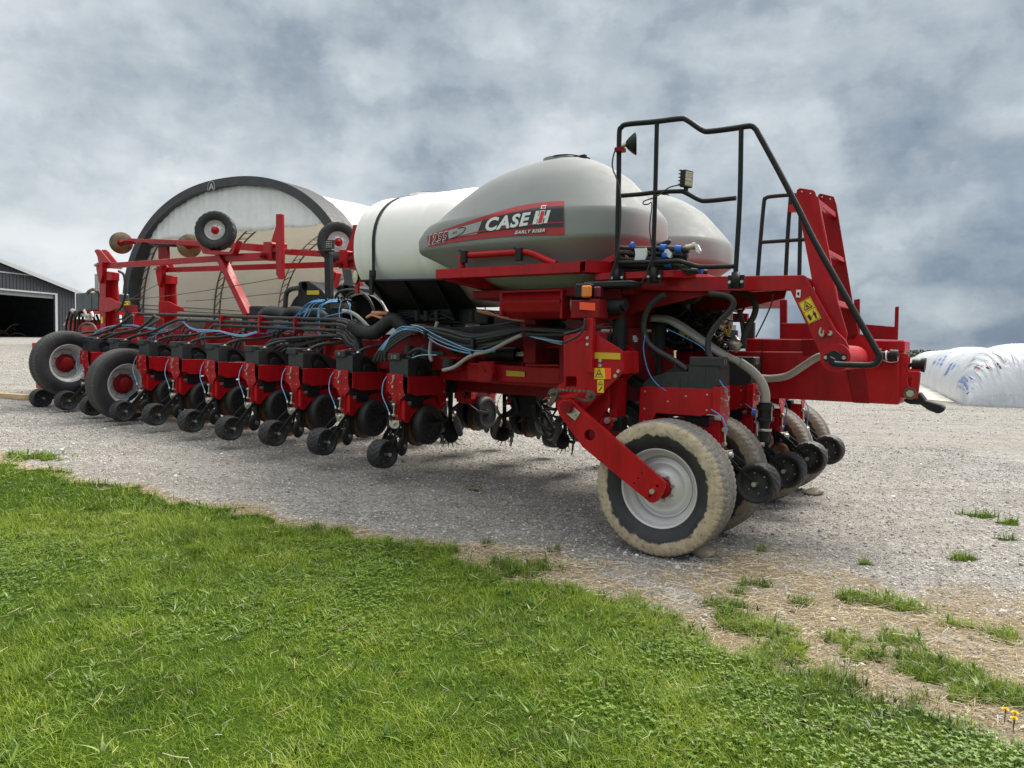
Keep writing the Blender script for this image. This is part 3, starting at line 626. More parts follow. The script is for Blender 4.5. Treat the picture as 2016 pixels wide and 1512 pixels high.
# hitch bracket and clevis
plate('hitch_bracket', 1.50, .02, [(1772, 694), (1788, 697), (1787, 730), (1811, 731), (1808, 770), (1806, 785), (1790, 785), (1770, 782)], holes=[[(1790, 739), (1795, 748), (1792, 762), (1789.5, 762), (1785.5, 751), (1786, 742)]])
plate('hitch_bracket', 1.85, .02, [(1776, 700), (1792, 703), (1791, 732), (1813, 733), (1809, 772), (1790, 783), (1772, 780)])
mb = MB().m('steel'); c0 = pv(1792, 774.5, 1.49); mb.cyl(c0, c0+Vector((0, -.02, 0)), .03, n=6, smooth=False); mb.cyl(c0, c0+Vector((0, .4, 0)), .02, n=12); mb.m('rust').cyl(c0+Vector((0, .0, 0)), c0+Vector((0, -.006, 0)), .05, n=20); mb.build('hitch_bolt', planter)
plate('clevis_hitch', 1.60, .18, [(1778, 786), (1790, 783), (1804, 772), (1811, 774), (1822, 788), (1852, 797), (1860, 803), (1857, 811), (1847, 815), (1828, 808), (1812, 797), (1792, 796), (1781, 792)], 'black', .02)
mb = MB().m('red'); mb.prism(PP(1.62, (1784, 730), (1811, 731), (1817, 723), (1815, 708), (1812, 708), (1812, 722), (1808, 727), (1786, 726)), (0, .05, 0)); mb.m('black').cyl(pv(1796, 717, 1.66), pv(1812, 718, 1.66), .045, n=20); mb.cyl(pv(1812, 718, 1.66), pv(1822, 719, 1.66), .055, .062, n=20); mb.tube(PP(1.66, (1798, 717), (1788, 721), (1784, 733), (1786, 745)), .016, 8); mb.build('trailer_socket', planter)
mb = MB().m('black'); mb.cyl(pv(1706, 699, 1.40), pv(1766, 700, 1.40), .032, n=16); mb.cyl(pv(1712, 699, 1.40), pv(1735, 699.5, 1.40), .055, n=16); mb.cyl(pv(1752, 699, 1.40), pv(1768, 700, 1.40), .046, n=16); mb.m('wtext').cyl(pv(1744, 700, 1.40), pv(1747, 700, 1.40), .040, n=16); mb.build('coupling', planter)
mb = MB(); mb.tube(PP(1.40, (1735, 707), (1750, 713), (1766, 711), (1767, 702)), .004, 6); mb.build('wire', planter, 'cloth')
# rounded pivots of the ladder
mb = MB().m('red'); c0 = pv(1646, 704, .33); mb.cyl(c0, c0+Vector((0, .9, 0)), .092, n=36); mb.cyl(c0, c0-Vector((0, .025, 0)), .100, n=36); c1 = pv(1690, 690, 1.12); mb.cyl(c1, c1+Vector((0, .03, 0)), .13, n=36); mb.m('black').cyl(c0-Vector((0, .025, 0)), c0-Vector((0, .075, 0)), .048, n=18)
mb.beam(c0+Vector((-.07, -.035, 0)), c0+Vector((.07, -.035, 0)), .02, .05); mb.m('steel'); mb.bolts([c0+Vector((-.058, -.045, .0)), c0+Vector((.058, -.045, 0))], (0, -1, 0), .016); mb.build('ladder_pivot', planter)
mb = MB().m('steel'); mb.tube(PP(.34, (1617, 645), (1614, 656), (1619, 662), (1622, 650)), .011, 8); mb.bolts([pv(1634, 656, .355)], (0, -1, 0), .022, .015); mb.m('red').box(*(lambda a: (a.x, a.x+.05, .33, .37, a.z-.03, a.z+.02))(pv(1618, 649, .34))); mb.build('lock_ring', planter)
# folded ladder
lad = plate('ladder', .46, .02, [(1567.5, 381), (1569, 373.5), (1574.5, 370), (1601, 374), (1604.5, 378), (1606, 384), (1611, 388), (1625, 480), (1648, 590), (1667.5, 655), (1665, 680), (1650, 690), (1632, 650), (1617, 606), (1600, 560), (1567, 386)], holes=[circ(1578, 376.5, 1.6), circ(1595, 380, 1.6)])
plate('ladder_rail', 1.12, .02, [(1610, 386), (1612, 382.5), (1616, 381), (1641, 387), (1644, 396), (1646, 402), (1677, 587), (1690, 655), (1682, 668), (1667, 669), (1650, 600), (1630, 490)], 'red2', parent=lad, holes=[circ(1618, 387, 1.6), circ(1634, 391, 1.6)])
mb = MB(); 
for p, q in (((1597, 389), (1598, 401)), ((1614, 487), (1616, 497)), ((1634, 588), (1637, 600))):
    a, b = pv(*p, .48), pv(*q, .48); mb.hexa([a, b, b+Vector((.05, 0, -.01)), a+Vector((.05, 0, -.01))], (0, .64, 0))
mb.split('ladder_step', lad, 'red', .004)
mb = MB(); q = PP(.48, (1606, 388), (1611, 389), (1650, 592), (1645, 592)); mb.hexa(q, (0, .03, 0)); mb.build('ladder_flange', lad, 'red')
# warning stickers
def sticker(v, c4, pics, name='sticker', mt='yellow2'):
    A = [Vector(p) for p in PP(v, *c4)]
    def bl(s, q): return (A[0]*(1-s)+A[1]*s)*(1-q)+(A[3]*(1-s)+A[2]*s)*q
    mb = MB().m(mt); mb.hexa([bl(0, 0), bl(1, 0), bl(1, 1), bl(0, 1)], (0, .003, 0)); mb.m('ktext')
    for pts in pics: 
        w_ = [bl(*p)+Vector((0, -.0015, 0)) for p in pts]; mb.prism(w_, (0, .001, 0))
    return mb.build(name, planter)
def frame_(x0, y0, x1, y1, t_=.02): return [[(x0, y0), (x1, y0), (x1, y0+t_), (x0, y0+t_)], [(x0, y1-t_), (x1, y1-t_), (x1, y1), (x0, y1)], [(x0, y0), (x0+t_, y0), (x0+t_, y1), (x0, y1)], [(x1-t_, y0), (x1, y0), (x1, y1), (x1-t_, y1)]]
def line_(a, b, t_=.03):
    d = Vector((b[0]-a[0], b[1]-a[1])).normalized(); n = (-d.y*t_, d.x*t_)
    return [(a[0]+n[0], a[1]+n[1]), (b[0]+n[0], b[1]+n[1]), (b[0]-n[0], b[1]-n[1]), (a[0]-n[0], a[1]-n[1])]
def tri_(cx, y0, y1, w_): return [line_((cx, y0), (cx+w_, y1), .02), line_((cx+w_, y1), (cx-w_, y1), .02), line_((cx-w_, y1), (cx, y0), .02)]
hand = lambda cx, cy, s: [line_((cx-s, cy-s*.4), (cx+s, cy+s*.5), .02), line_((cx, cy-s), (cx-.2*s, cy+s), .018), line_((cx-s, cy+.5*s), (cx+s*.6, cy-.3*s), .014)]
person_ = [circ(.72, .60, .045, .03, 10), [(.66, .64), (.80, .64), (.82, .78), (.76, .78), (.77, .93), (.70, .93), (.70, .80), (.67, .93), (.62, .90), (.65, .76), (.58, .72)]]
sticker(.352, ((1571.5, 597), (1595, 583.5), (1617, 626.5), (1592.5, 638.5)), frame_(.03, .02, .97, .98)+[[(.03, .47), (.97, .47), (.97, .485), (.03, .485)]]+tri_(.5, .08, .40, .32)+hand(.5, .29, .12)+[[(.15, .66), (.36, .62), (.40, .86), (.19, .90)]]+person_+[line_((.42, .76), (.58, .74), .012)])
sticker(-.126, ((1170, 724.5), (1202, 724.5), (1202, 746.5), (1170, 746)), tri_(.30, .12, .82, .22)+hand(.30, .55, .12))
mb = MB(); mb.hexa(PP(-.1285, (1190, 724.5), (1203, 724.5), (1203, 746.5), (1192, 746.5)), (0, .002, 0)); mb.build('worn_sticker_patch', planter, 'reflect')
sticker(-.126, ((1176, 747.5), (1188.5, 747.5), (1188.5, 773.5), (1176, 773)), [[(.03, .40), (.97, .40), (.97, .42), (.03, .42)]]+tri_(.5, .08, .34, .34)+[line_((.25, .85), (.75, .55), .05)])
sticker(.352, ((1567.5, 570.5), (1576.5, 570.5), (1575.5, 585.5), (1567, 585.5)), [circ(.5, .5, .26, .2, 12), [(.3, .62), (.75, .6), (.7, .8), (.6, .8)]], mt='wtext')
# ---------- railings
c3 = lambda *p: crop(1150, 200, 4.032, *p)
c5 = lambda *p: crop(1500, 350, 3.907, *p)
rl = MB()
top = c3((262, 1390), (268, 900), (275, 600), (279, 260), (296, 205), (345, 180), (560, 160), (755, 136), (815, 146), (935, 226), (1000, 236), (1190, 212), (1310, 194), (1355, 210), (1395, 275), (1550, 560), (1700, 850))+c5((400, 480), (600, 835), (790, 1170), (880, 1325), (905, 1375), (880, 1425), (820, 1442), (700, 1440), (560, 1432), (535, 1405), (545, 1385))
rl.tube(PP(.17, *top), .021, 10, 4)
for a in (((578, 165), (565, 700), (545, 1360)), ((1247, 215), (1235, 800), (1197, 1440)), ((285, 748), (450, 735), (560, 722), (750, 712), (810, 725), (915, 780), (985, 788), (1205, 766)), ((268, 1278), (500, 1275), (730, 1268), (800, 1280), (900, 1308), (980, 1312), (1192, 1308))):
    rl.tube(PP(.17, *c3(*a)), .018, 10, 4)
rail = rl.build('handrail', planter, 'black')
mb = MB().m('black')
for x, y in ((1213.5, 544), (1286.5, 541.5), (1447.5, 552)):
    a = pv(x, y, .16); mb.box(a.x-.06, a.x+.06, .175, .19, a.z-.06, a.z+.04); mb.cyl(a+Vector((0, .005, -.06)), a+Vector((0, .005, .06)), .030, n=14)
mb.split('rail_bracket', rail); mb = MB().m('steel')
for x, y in ((1213.5, 544), (1286.5, 541.5), (1447.5, 552)):
    for s_ in (-1, 1): a = pv(x, y, .16); mb.bolts([a+Vector((s_*.045, .012, -.01))], (0, -1, 0), .014)
mb.split('bolt', rail)
rl = MB()
for a in (((1378, 1385), (1400, 1100), (1428, 800), (1440, 770), (1475, 755), (1620, 742), (1720, 740)), ((1600, 1385), (1620, 1000), (1640, 760)), ((1708, 1385), (1718, 900), (1726, 740)), ((1405, 1117), (1570, 1106), (1760, 1094))):
    rl.tube(PP(3.15, *c3(*a)), .022, 10, 4)
rail2 = rl.build('handrail', planter, 'black')
# ---------- lamps
mb = MB().m('black'); a = pv(1232, 284, .15); ax = (pv(1253, 283, .15)-a).normalized()
mb.lathe([(.0, 0), (.02, 0), (.045, .02), (.075, .055), (.088, .075), (.086, .085), (.0, .085)], a, (.8, .35, .02), 28); mb.m('red2').box(a.x-.09, a.x-.02, .13, .20, a.z-.05, a.z-.02); mb.m('steel').cyl(a+Vector((-.03, 0, -.01)), a+Vector((.01, 0, 0)), .018, n=10); lamp = mb.build('round_work_lamp', planter)
mb = MB(); mb.tube(PP(.13, (1213, 290), (1207, 310), (1206, 330), (1214, 352), (1221, 380), (1222, 430), (1217, 490), (1207, 530), (1195, 570), (1193, 600), (1200, 640), (1204, 660)), .006, 6); mb.build('lamp_cable', planter, 'hose')
def ledlamp(c, w_, h_, face, name, lit='led'):
    fz = Vector(face).normalized(); sx = fz.cross(Vector((0, 0, 1))).normalized(); sz = sx.cross(fz); c = Vector(c)
    mb = MB().m('black'); q = lambda a, b, d: c+sx*a+sz*b+fz*d
    mb.hexa([q(-w_, -h_, 0), q(w_, -h_, 0), q(w_, h_, 0), q(-w_, h_, 0)], fz*-.045)
    for i in range(5): b = -h_+.02+i*h_*.42; mb.hexa([q(-w_*.9, b, -.045), q(w_*.9, b, -.045), q(w_*.9, b+.006, -.045), q(-w_*.9, b+.006, -.045)], fz*-.022)
    mb.m(lit); mb.hexa([q(-w_*.86, -h_*.86, .002), q(w_*.86, -h_*.86, .002), q(w_*.86, h_*.86, .002), q(-w_*.86, h_*.86, .002)], fz*-.004)
    mb.m('steel')
    for i in range(4):
        for j in range(4): p = q((i-1.5)*w_*.44, (j-1.5)*h_*.44, .002); mb.cyl(p, p+fz*.003, w_*.13, n=10)
    mb.m('black').beam(q(0, -h_, -.02), q(0, -h_-.045, -.02), .03, .02); return mb.build(name, planter)
ledlamp(pv(1356, 352, .17), .048, .062, (.93, -.30, -.05), 'led_work_lamp')
mb = MB(); mb.tube(PP(.13, (1342, 363), (1318, 369), (1300, 382), (1285, 390), (1268, 396), (1267, 402), (1276, 402), (1282, 399), (1283, 410), (1279, 450), (1284, 495), (1279, 520), (1263, 556), (1240, 568), (1222, 575), (1200, 590)), .005, 6); mb.build('lamp_cable', planter, 'hose')
ledlamp(pv(648, 481, 1.45), .055, .055, (.3, -.95, 0), 'led_work_lamp', 'plastic')
mb = MB(); mb.box(*(lambda a: (a.x-.03, a.x+.06, 3.10, 3.16, a.z-.04, a.z+.04))(pv(1558, 410, 3.1))); mb.build('lamp_bracket', planter, 'red')
mb = MB().m('wtext'); a = pv(1567, 411, 3.1); mb.lathe([(.0, 0), (.05, .02), (.07, .05), (0, .055)], a, (.9, .3, 0), 20); mb.build('round_work_lamp', planter)
mb = MB().m('black'); a = pv(699, 545, 1.0); mb.lathe([(.0, .055), (.06, .05), (.085, .02), (.088, 0)], a, (.35, .9, 0), 28); mb.m('led').lathe([(.080, -.002), (.05, -.014), (0, -.018)], a, (.35, .9, 0), 28); mb.m('red').box(a.x+.0, a.x+.05, 1.0, 1.03, a.z-.2, a.z-.08); mb.build('round_work_lamp', planter)
# mast
mb = MB(); mb.hexa(PP(1.45, (638, 497), (648, 497), (651, 665), (640, 665)), (0, .07, 0)); a = pv(642, 493, 1.42); mb.box(a.x-.15, a.x+.12, 1.40, 1.46, a.z-.02, a.z+.005); mb.build('lamp_mast', planter, 'black', .004)
# ---------- seed tanks
TC = (-1.47, .86)
PR = [(1.930, .300, .240, .20, 3.), (2.020, .340, .340, .252, 3.2), (2.120, .620, .460, .341, 3.), (2.240, 1.020, .620, .460, 2.9), (2.360, 1.290, .754, .580, 2.8), (2.440, 1.466, .857, .65, 2.9), (2.485, 1.573, .919, .692, 2.9), (2.505, 1.590, .938, .699, 3.), (2.53, 1.597, .942, .701, 3.), (2.62, 1.600, .942, .701, 3.), (2.70, 1.530, .938, .698, 3.), (2.745, 1.470, .930, .693, 3.), (2.763, 1.440, .922, .685, 2.9), (2.80, 1.385, .900, .665, 2.7), (2.890, 1.296, .829, .615, 2.5), (2.992, 1.165, .743, .552, 2.35), (3.094, 1.018, .650, .485, 2.25), (3.173, .880, .540, .403, 2.2), (3.241, .715, .426, .320, 2.1), (3.292, .525, .320, .242, 2.), (3.326, .33, .20, .16, 2.), (3.343, .157, .10, .08, 2.)]
def tprof(z):
    if z <= PR[0][0]: return PR[0][1:]
    for a, b in zip(PR, PR[1:]):
        if a[0] <= z <= b[0]: k = (z-a[0])/(b[0]-a[0]); return tuple(a[i]*(1-k)+b[i]*k for i in range(1, 5))
    return PR[-1][1:]
def tank_pt(px, py, off=0.):
    v = .2
    for _ in range(12):
        p = pv(px, py, v); aL, aR, b, n = tprof(p.z); x = p.x-TC[0]; a = aL if x < 0 else aR
        k = max(0., 1-min(1, abs(x)/a)**n); v = TC[1]-b*k**(1/n)
    p = pv(px, py, v-off); return p
NP = 180
def tank_mesh():
    mb = MB(); vs = []
    for z, aL, aR, b, n in PR:
        for i in range(NP):
            t_ = 2*math.pi*i/NP; cs, sn = math.cos(t_), math.sin(t_); a = aR if cs > 0 else aL
            vs.append((a*math.copysign(abs(cs)**(2/n), cs), b*math.copysign(abs(sn)**(2/n), sn), z))
    fs = [(j*NP+i, j*NP+(i+1) % NP, (j+1)*NP+(i+1) % NP, (j+1)*NP+i) for j in range(len(PR)-1) for i in range(NP)]
    fs += [tuple(range(NP)), tuple((len(PR)-1)*NP+i for i in range(NP))]
    mb.add(vs, fs, True); return mb
def tankobj(v, lab):
    o = tank_mesh().build('seed_tank', planter, 'tank', 0, lab); o.location = (TC[0], v, 0)
    mb = MB().m('tank'); mb.cyl((-.06, 0, 3.32), (-.06, 0, 3.352), .17, n=40); mb.m('black'); mb.lathe([(.172, 3.342), (.178, 3.348), (.172, 3.354)], (0, 0, 0), (0, 0, 1), 40)
    for s_ in (-1, 1): mb.box(s_*.18-.03, s_*.18+.03, -.02, .02, 3.335, 3.365); mb.beam((s_*.17, 0, 3.36), (s_*.25, 0, 3.325), .02, .012)
    mb.tube([(-.17, 0, 3.355), (0, 0, 3.37), (.17, 0, 3.355)], .005, 6); c = mb.build('tank_lid', o); 
    return o
tk = tankobj(.86, 'near grey seed tank with the decal'); tk2 = tankobj(2.75, 'far grey seed tank')
# decal on the near tank (mapped on to its surface)
cd = lambda *p: crop(800, 280, 4.032, *p)
def interp(L, x):
    for a, b in zip(L, L[1:]):
        if a[0] <= x <= b[0]: return a[1]+(b[1]-a[1])*(x-a[0])/(b[0]-a[0])
    return L[0][1] if x < L[0][0] else L[-1][1]
def band(top, bot, off, mt, nx=60, ny=18, name='tank_decal'):
    top, bot = spline([(x, y, 0) for x, y in cd(*top)], 6), spline([(x, y, 0) for x, y in cd(*bot)], 6); top = [(p.x, p.y) for p in top]; bot = [(p.x, p.y) for p in bot]
    x0, x1 = (top[0][0]+bot[0][0])/2, (top[-1][0]+bot[-1][0])/2; vs = []
    for i in range(nx+1):
        k = i/nx; xt = top[0][0]+(top[-1][0]-top[0][0])*k; xb = bot[0][0]+(bot[-1][0]-bot[0][0])*k; yt, yb = interp(top, xt), interp(bot, xb)
        for j in range(ny+1): q = j/ny; vs.append(tank_pt(xt+(xb-xt)*q, yt+(yb-yt)*q, off)-Vector((TC[0], TC[1]-0., 0))-Vector((0, 0, 0)))
    fs = [(i*(ny+1)+j, i*(ny+1)+j+1, (i+1)*(ny+1)+j+1, (i+1)*(ny+1)+j) for i in range(nx) for j in range(ny)]
    mb = MB(); mb.add(vs, fs, True); return mb.build(name, tk, mt)
band([(163, 745), (330, 682), (600, 592), (850, 515), (1100, 474), (1250, 466)], [(172, 832), (400, 791), (700, 755), (900, 741), (1100, 735), (1254, 736)], .007, 'dred')
band([(330, 700), (480, 655), (640, 612), (850, 556), (1065, 515), (1244, 504)], [(330, 768), (480, 742), (640, 712), (850, 690), (1065, 676), (1242, 673)], .010, 'dblack')
band([(332, 702), (420, 676), (520, 648), (600, 624)], [(334, 766), (420, 752), (500, 738), (560, 728)], .0125, 'dgrey')
band([(345, 764), (480, 728), (640, 692), (850, 664), (1065, 640), (1242, 632)], [(345, 770), (480, 737), (640, 702), (850, 674), (1065, 649), (1242, 642)], .0145, 'dred')
def tank_text(body, o_, ex, ey, mt, off, bold=0., shear=0., name='lettering'):
    vs, fs = text_unit(body, bold, shear); P = []
    for x, y in vs:
        q = (o_[0]+x*ex[0]+y*ey[0], o_[1]+x*ex[1]+y*ey[1]); P.append(tank_pt(*cd(q)[0], off)-Vector((TC[0], TC[1], 0)))
    mb = MB(); mb.add(P, fs); return mb.build(name, tk, mt)
tank_text('CASE', (632, 703), (345, -50), (5, -95), 'wtext', .017, .042, .25)
tank_text('1255', (180, 812), (140, -28), (4, -76), 'wtext', .016, .044, .14)
tank_text('1255', (180, 812), (140, -28), (4, -76), 'ktext', .020, .006, .14)
tank_text('EARLY RISER', (862, 729), (236, -18), (3, -25), 'ktext', .014, .09, .25)
tank_text('EARLY RISER', (862, 729), (236, -18), (3, -25), 'wtext', .018, .03, .25)
tank_text('AFS', (362, 731), (38, -6), (3, -20), 'ktext', .014, .02, .25)
def tank_poly(pts, mt, off, name='emblem'):
    mb = MB(); P = [tank_pt(*q, off)-Vector((TC[0], TC[1], 0)) for q in cd(*pts)]; mb.add(P, [tuple(range(len(P)))]); return mb.build(name, tk, mt)
for (pts, m_, o_) in (([(1000, 652), (1028, 546), (1058, 543), (1030, 649)], 'wtext', .016), ([(1088, 643), (1118, 540), (1146, 538), (1117, 640)], 'wtext', .016), ([(1020, 610), (1026, 588), (1132, 580), (1126, 602)], 'wtext', .0165),
    ([(1034, 652), (1064, 541), (1106, 537), (1080, 648)], 'wtext', .018), ([(1066, 530), (1074, 500), (1112, 497), (1106, 527)], 'wtext', .018), ([(1042, 644), (1070, 547), (1098, 545), (1073, 641)], 'ored', .021), ([(1074, 524), (1080, 506), (1105, 504), (1100, 521)], 'ored', .021)):
    tank_poly(pts, m_, o_)
mb = MB(); mb.tube([tank_pt(*q, .016)-Vector((TC[0], TC[1], 0)) for q in cd((345, 768), (400, 745), (440, 722), (466, 692), (466, 678), (440, 676), (410, 684))], .003, 5, 4); mb.build('swoosh', tk, 'ktext')
# red tube frame of the tanks
mb = MB(); mb.tube(PP(.16, *cd((445, 1000), (438, 940), (450, 905), (520, 897), (900, 875), (1000, 885), (1100, 930), (1190, 965))), .030, 12, 5); cra = mb.build('tank_cradle_tube', planter, 'red')
mb = MB(); 
for x, y in ((448, 890), (885, 870)):
    p = PP(.13, *cd((x-30, y-35), (x, y-10), (x+12, y+25), (x+30, y+45))); mb.tube(p, .012, 6, 3); a = pv(*cd((x+5, y+15))[0], .12); mb.box(a.x-.03, a.x+.03, .11, .15, a.z-.06, a.z+.05)
mb.split('hold_down_clamp', cra, 'black', .003)
def hollow_beam(a, b, w_, h_, name='cradle_beam', mt='red'):
    a, b = Vector(a), Vector(b); mb = MB().m(mt); ax = (b-a).normalized(); up = Vector((0, 0, 1)); sd = ax.cross(up).normalized(); uu = sd.cross(ax); t_ = .012
    for (i, j, ww, hh) in ((0, h_/2-t_/2, w_, t_), (0, -h_/2+t_/2, w_, t_), (w_/2-t_/2, 0, t_, h_-2*t_), (-w_/2+t_/2, 0, t_, h_-2*t_)): mb.beam(a+sd*i+uu*j, b+sd*i+uu*j, ww, hh)
    mb.beam(a+ax*.12, b-ax*.02, w_-.03, h_-.03); return mb.build(name, planter)
hollow_beam(pv(868, 541, .16), pv(1150, 527, .16), .15, .085)
hollow_beam(pv(868, 541, .16)+Vector((.12, 0, -.015)), (-1.9, 1.7, 2.0), .14, .09)
hollow_beam(pv(1145, 527, .13)+Vector((0, .0, .01)), (-.35, .95, 2.22), .15, .10)
mb = MB(); mb.beam(pv(1178, 524, .3), pv(1232, 497, .3), .05, .05); mb.build('cradle_tube', planter, 'red')
mb = MB(); mb.box(-2.3, -.5, .5, 3.0, 2.02, 2.10); mb.box(-.75, -.60, .3, 3.0, 1.75, 2.13); mb.box(-1.95, -1.8, .9, 2.6, 1.4, 2.05); mb.build('tank_frame', planter, 'red2', .008)
# seed meter box under the tank
a, b = pv(985, 577, .45), pv(1103, 577, .45); z1 = a.z; z0 = pv(985, 622, .45).z; mb = MB()
mb.prism([(a.x, y, z) for y, z in ((.50, z1), (.95, z1), (.98, z0+.03), (.62, z0-.02), (.48, z0+.04), (.44, z0+.13), (.47, z1-.04))], (b.x-a.x, 0, 0)); mb.box(a.x-.02, a.x+.015, .46, .98, z0-.0, z1+.02); mb.box(b.x-.01, b.x+.02, .46, .98, z0-.03, z1+.02); mb.box(a.x-.01, b.x+.01, .45, .49, z1-.0, z1+.022); mb.build('seed_meter_box', planter, 'red', .006)
mb = MB().m('black')
for i in range(5): c0 = Vector((b.x+.03+i*.028, .68, z0+.11)); mb.cyl(c0, c0+Vector((.018, 0, 0)), .115, n=28); mb.cyl(c0, c0+Vector((.03, 0, 0)), .10, n=28)
mb.m('steel').lathe([(.117, 0), (.121, .01), (.117, .02)], (b.x+.03, .68, z0+.11), (1, 0, 0), 28); mb.build('air_duct', planter)
# ---------- liquid tank
LU0, LU1, LV, LZ, LA, LB = -4.22, -2.98, 1.70, 2.695, .90, .675
mb = MB(); N = 72; vs = []; prof = []
for i in range(9):
    t_ = i/8*math.pi/2; prof.append((LU0-.30*math.cos(t_), math.sin(t_)**.8))
n_ = 30
for i in range(1, n_):
    u = LU0+(LU1-LU0)*i/n_; g = 1.
    for gu in (-4.16, -3.28): g -= .022*math.exp(-((u-gu)/.035)**2)
    prof.append((u, g))
for i in range(9):
    t_ = (1-i/8)*math.pi/2; prof.append((LU1+.30*math.cos(t_), math.sin(t_)**.8))
for u, g in prof:
    for i in range(N):
        t_ = 2*math.pi*i/N; cs, sn = math.cos(t_), math.sin(t_); e = 2/2.25
        vs.append((u, LV+LA*g*math.copysign(abs(cs)**e, cs), LZ+LB*g*math.copysign(abs(sn)**e, sn)))
fs = [(j*N+i, j*N+(i+1) % N, (j+1)*N+(i+1) % N, (j+1)*N+i) for j in range(len(prof)-1) for i in range(N)]
mb.add(vs, fs, True); lt = mb.build('liquid_tank', planter, 'white')
mb = MB().m('white'); mb.cyl((-3.93, 1.7, 3.31), (-3.93, 1.7, 3.40), .24, .225, 40); mb.m('tape').cyl((-3.93, 1.7, 3.40), (-3.93, 1.7, 3.43), .13, .12, 28); mb.build('tank_lid', lt)
mb = MB().m('black'); a = pv(879, 384, 1.65); mb.cyl(a+Vector((0, 0, -.12)), a+Vector((0, 0, .02)), .022, n=12); mb.cyl(a, a+Vector((.08, 0, .01)), .022, n=12); mb.m('lblue').tube([a+Vector((.06, 0, .01)), pv(910, 377, 1.65), pv(945, 374, 1.65), pv(975, 372, 1.65)], .020, 10); mb.m('steel').cyl(a+Vector((.09, 0, 0)), a+Vector((.11, 0, 0)), .026, n=12); mb.build('vent_hose', lt)
def strap(u, w_=.05):
    mb = MB().m('black'); P = []
    for i in range(41):
        t_ = math.radians(88+i*(185-88)/40+0); cs, sn = math.cos(t_), math.sin(t_); e = 2/2.25
        P.append((LV+(LA+.008)*math.copysign(abs(cs)**e, cs), LZ+(LB+.008)*math.copysign(abs(sn)**e, sn)))
    P.append((.80, 2.34)); vs = []
    for y, z in P: vs += [(u-w_/2, y, z), (u+w_/2, y, z)]
    mb.add(vs, [(2*i, 2*i+1, 2*i+3, 2*i+2) for i in range(len(P)-1)], False); o = mb
    o.box(u-.04, u+.04, .77, .80, 2.30, 2.40); o.box(u-.02, u+.03, .75, .78, 2.12, 2.34)
    return o.build('tank_strap', lt)
strap(-3.95)
# cradle of the liquid tank
mb = MB().m('black'); v_ = .82
mb.hexa(PP(v_-.04, (706, 550.5), (880, 547.5), (880, 551.5), (706, 554.5)), (0, 1.84, 0))
a = pv(716, 556, v_); e = Vector((-2.80, v_, a.z))
mb.hexa([a, e, e+Vector((0, .42, -.30)), a+Vector((.05, .42, -.30))], (0, .012, .0))
mb.hexa([(a.x+.08, 1.22, a.z-.30), (-2.80, 1.22, a.z-.30), (-2.80, 1.22, a.z-.46), (a.x+.08, 1.22, a.z-.46)], (0, 1.0, 0))
cr = mb.build('tank_cradle', planter, None, .004)
mb = MB(); 
for u in (-3.98, -3.5, -3.05): mb.prism([(u, .80, a.z-.01), (u, .84, a.z-.01), (u, 1.24, a.z-.30), (u, 1.24, a.z-.44), (u, 1.19, a.z-.44)], (.012, 0, 0))
mb.build('cradle_rib', cr, 'black')
mb = MB(); mb.prism([(a.x+.03, y, z) for y, z in ((.84, a.z), (1.25, a.z-.3), (2.15, a.z-.3), (2.56, a.z))], (.012, 0, 0)); mb.build('cradle_end', cr, 'box')
mb = MB(); mb.box(-3.6, -3.35, 1.5, 1.75, 1.3, 1.95); mb.box(-2.95, -2.75, 1.5, 1.75, 1.3, 1.95); mb.build('tank_pedestal', planter, 'black', .006)
# ---------- marker arms above the wing
c1 = lambda *p: crop(0, 330, 4.032, *p)
c4 = lambda *p: crop(400, 330, 4.032, *p)
c7 = lambda *p: crop(130, 480, 7.467, *p)
c6 = lambda *p: crop(540, 540, 8.4, *p)
def PJ(v, *pts):
    j = random.uniform(-3.2, 3.2); k_ = random.uniform(-3.0, 3.0); n = len(pts)
    return [pv(x+(j+random.uniform(-1.2, 1.2))*math.sin(math.pi*i/(n-1)), y+(k_+random.uniform(-1., 1.))*math.sin(math.pi*i/(n-1)), v) for i, (x, y) in enumerate(pts)]
def bar(name, v, a, b, h, d=.06, mt='red', parent=None, bevel=.006):
    p, q = pv(*a, v), pv(*b, v); mb = MB(); hp = h*( (pv(a[0], a[1]+1, v)-p).length); hq = h*((pv(b[0], b[1]+1, v)-q).length); z = Vector((0, 0, .5)); hh = (hp+hq)/2
    mb.hexa([p-z*hh, p+z*hh, p+z*hh+Vector((0, d, 0)), p-z*hh+Vector((0, d, 0))], q-p); return mb.build(name, parent or planter, mt, bevel)
def bar3(name, va, vb, a, b, h, d=.10, mt='red'):
    p, q = pv(*a, va), pv(*b, vb); mb = MB(); z = Vector((0, 0, h/2)); mb.hexa([p-z, p+z, p+z+Vector((0, d, 0)), p-z+Vector((0, d, 0))], q-p); return mb.build(name, planter, mt, .006)
bar('marker_arm', 1.62, (200, 523.5), (430, 508.5), 11); bar('marker_arm', 1.60, (425, 508), (530, 504), 15, .08)
bar('marker_arm', 2.25, (316, 531.5), (696, 519), 10.5)
bar('marker_arm', 2.10, (250, 471.5), (300, 474.5), 6, .06); bar('marker_arm', 2.08, (292, 474.5), (470, 483.5), 10); bar('marker_arm', 2.06, (462, 484), (525, 489), 14, .12)
bar('marker_arm', 2.30, (556, 495), (700, 503), 12)
bar('marker_link', 2.10, (518, 483), (545, 483), 12, .2)
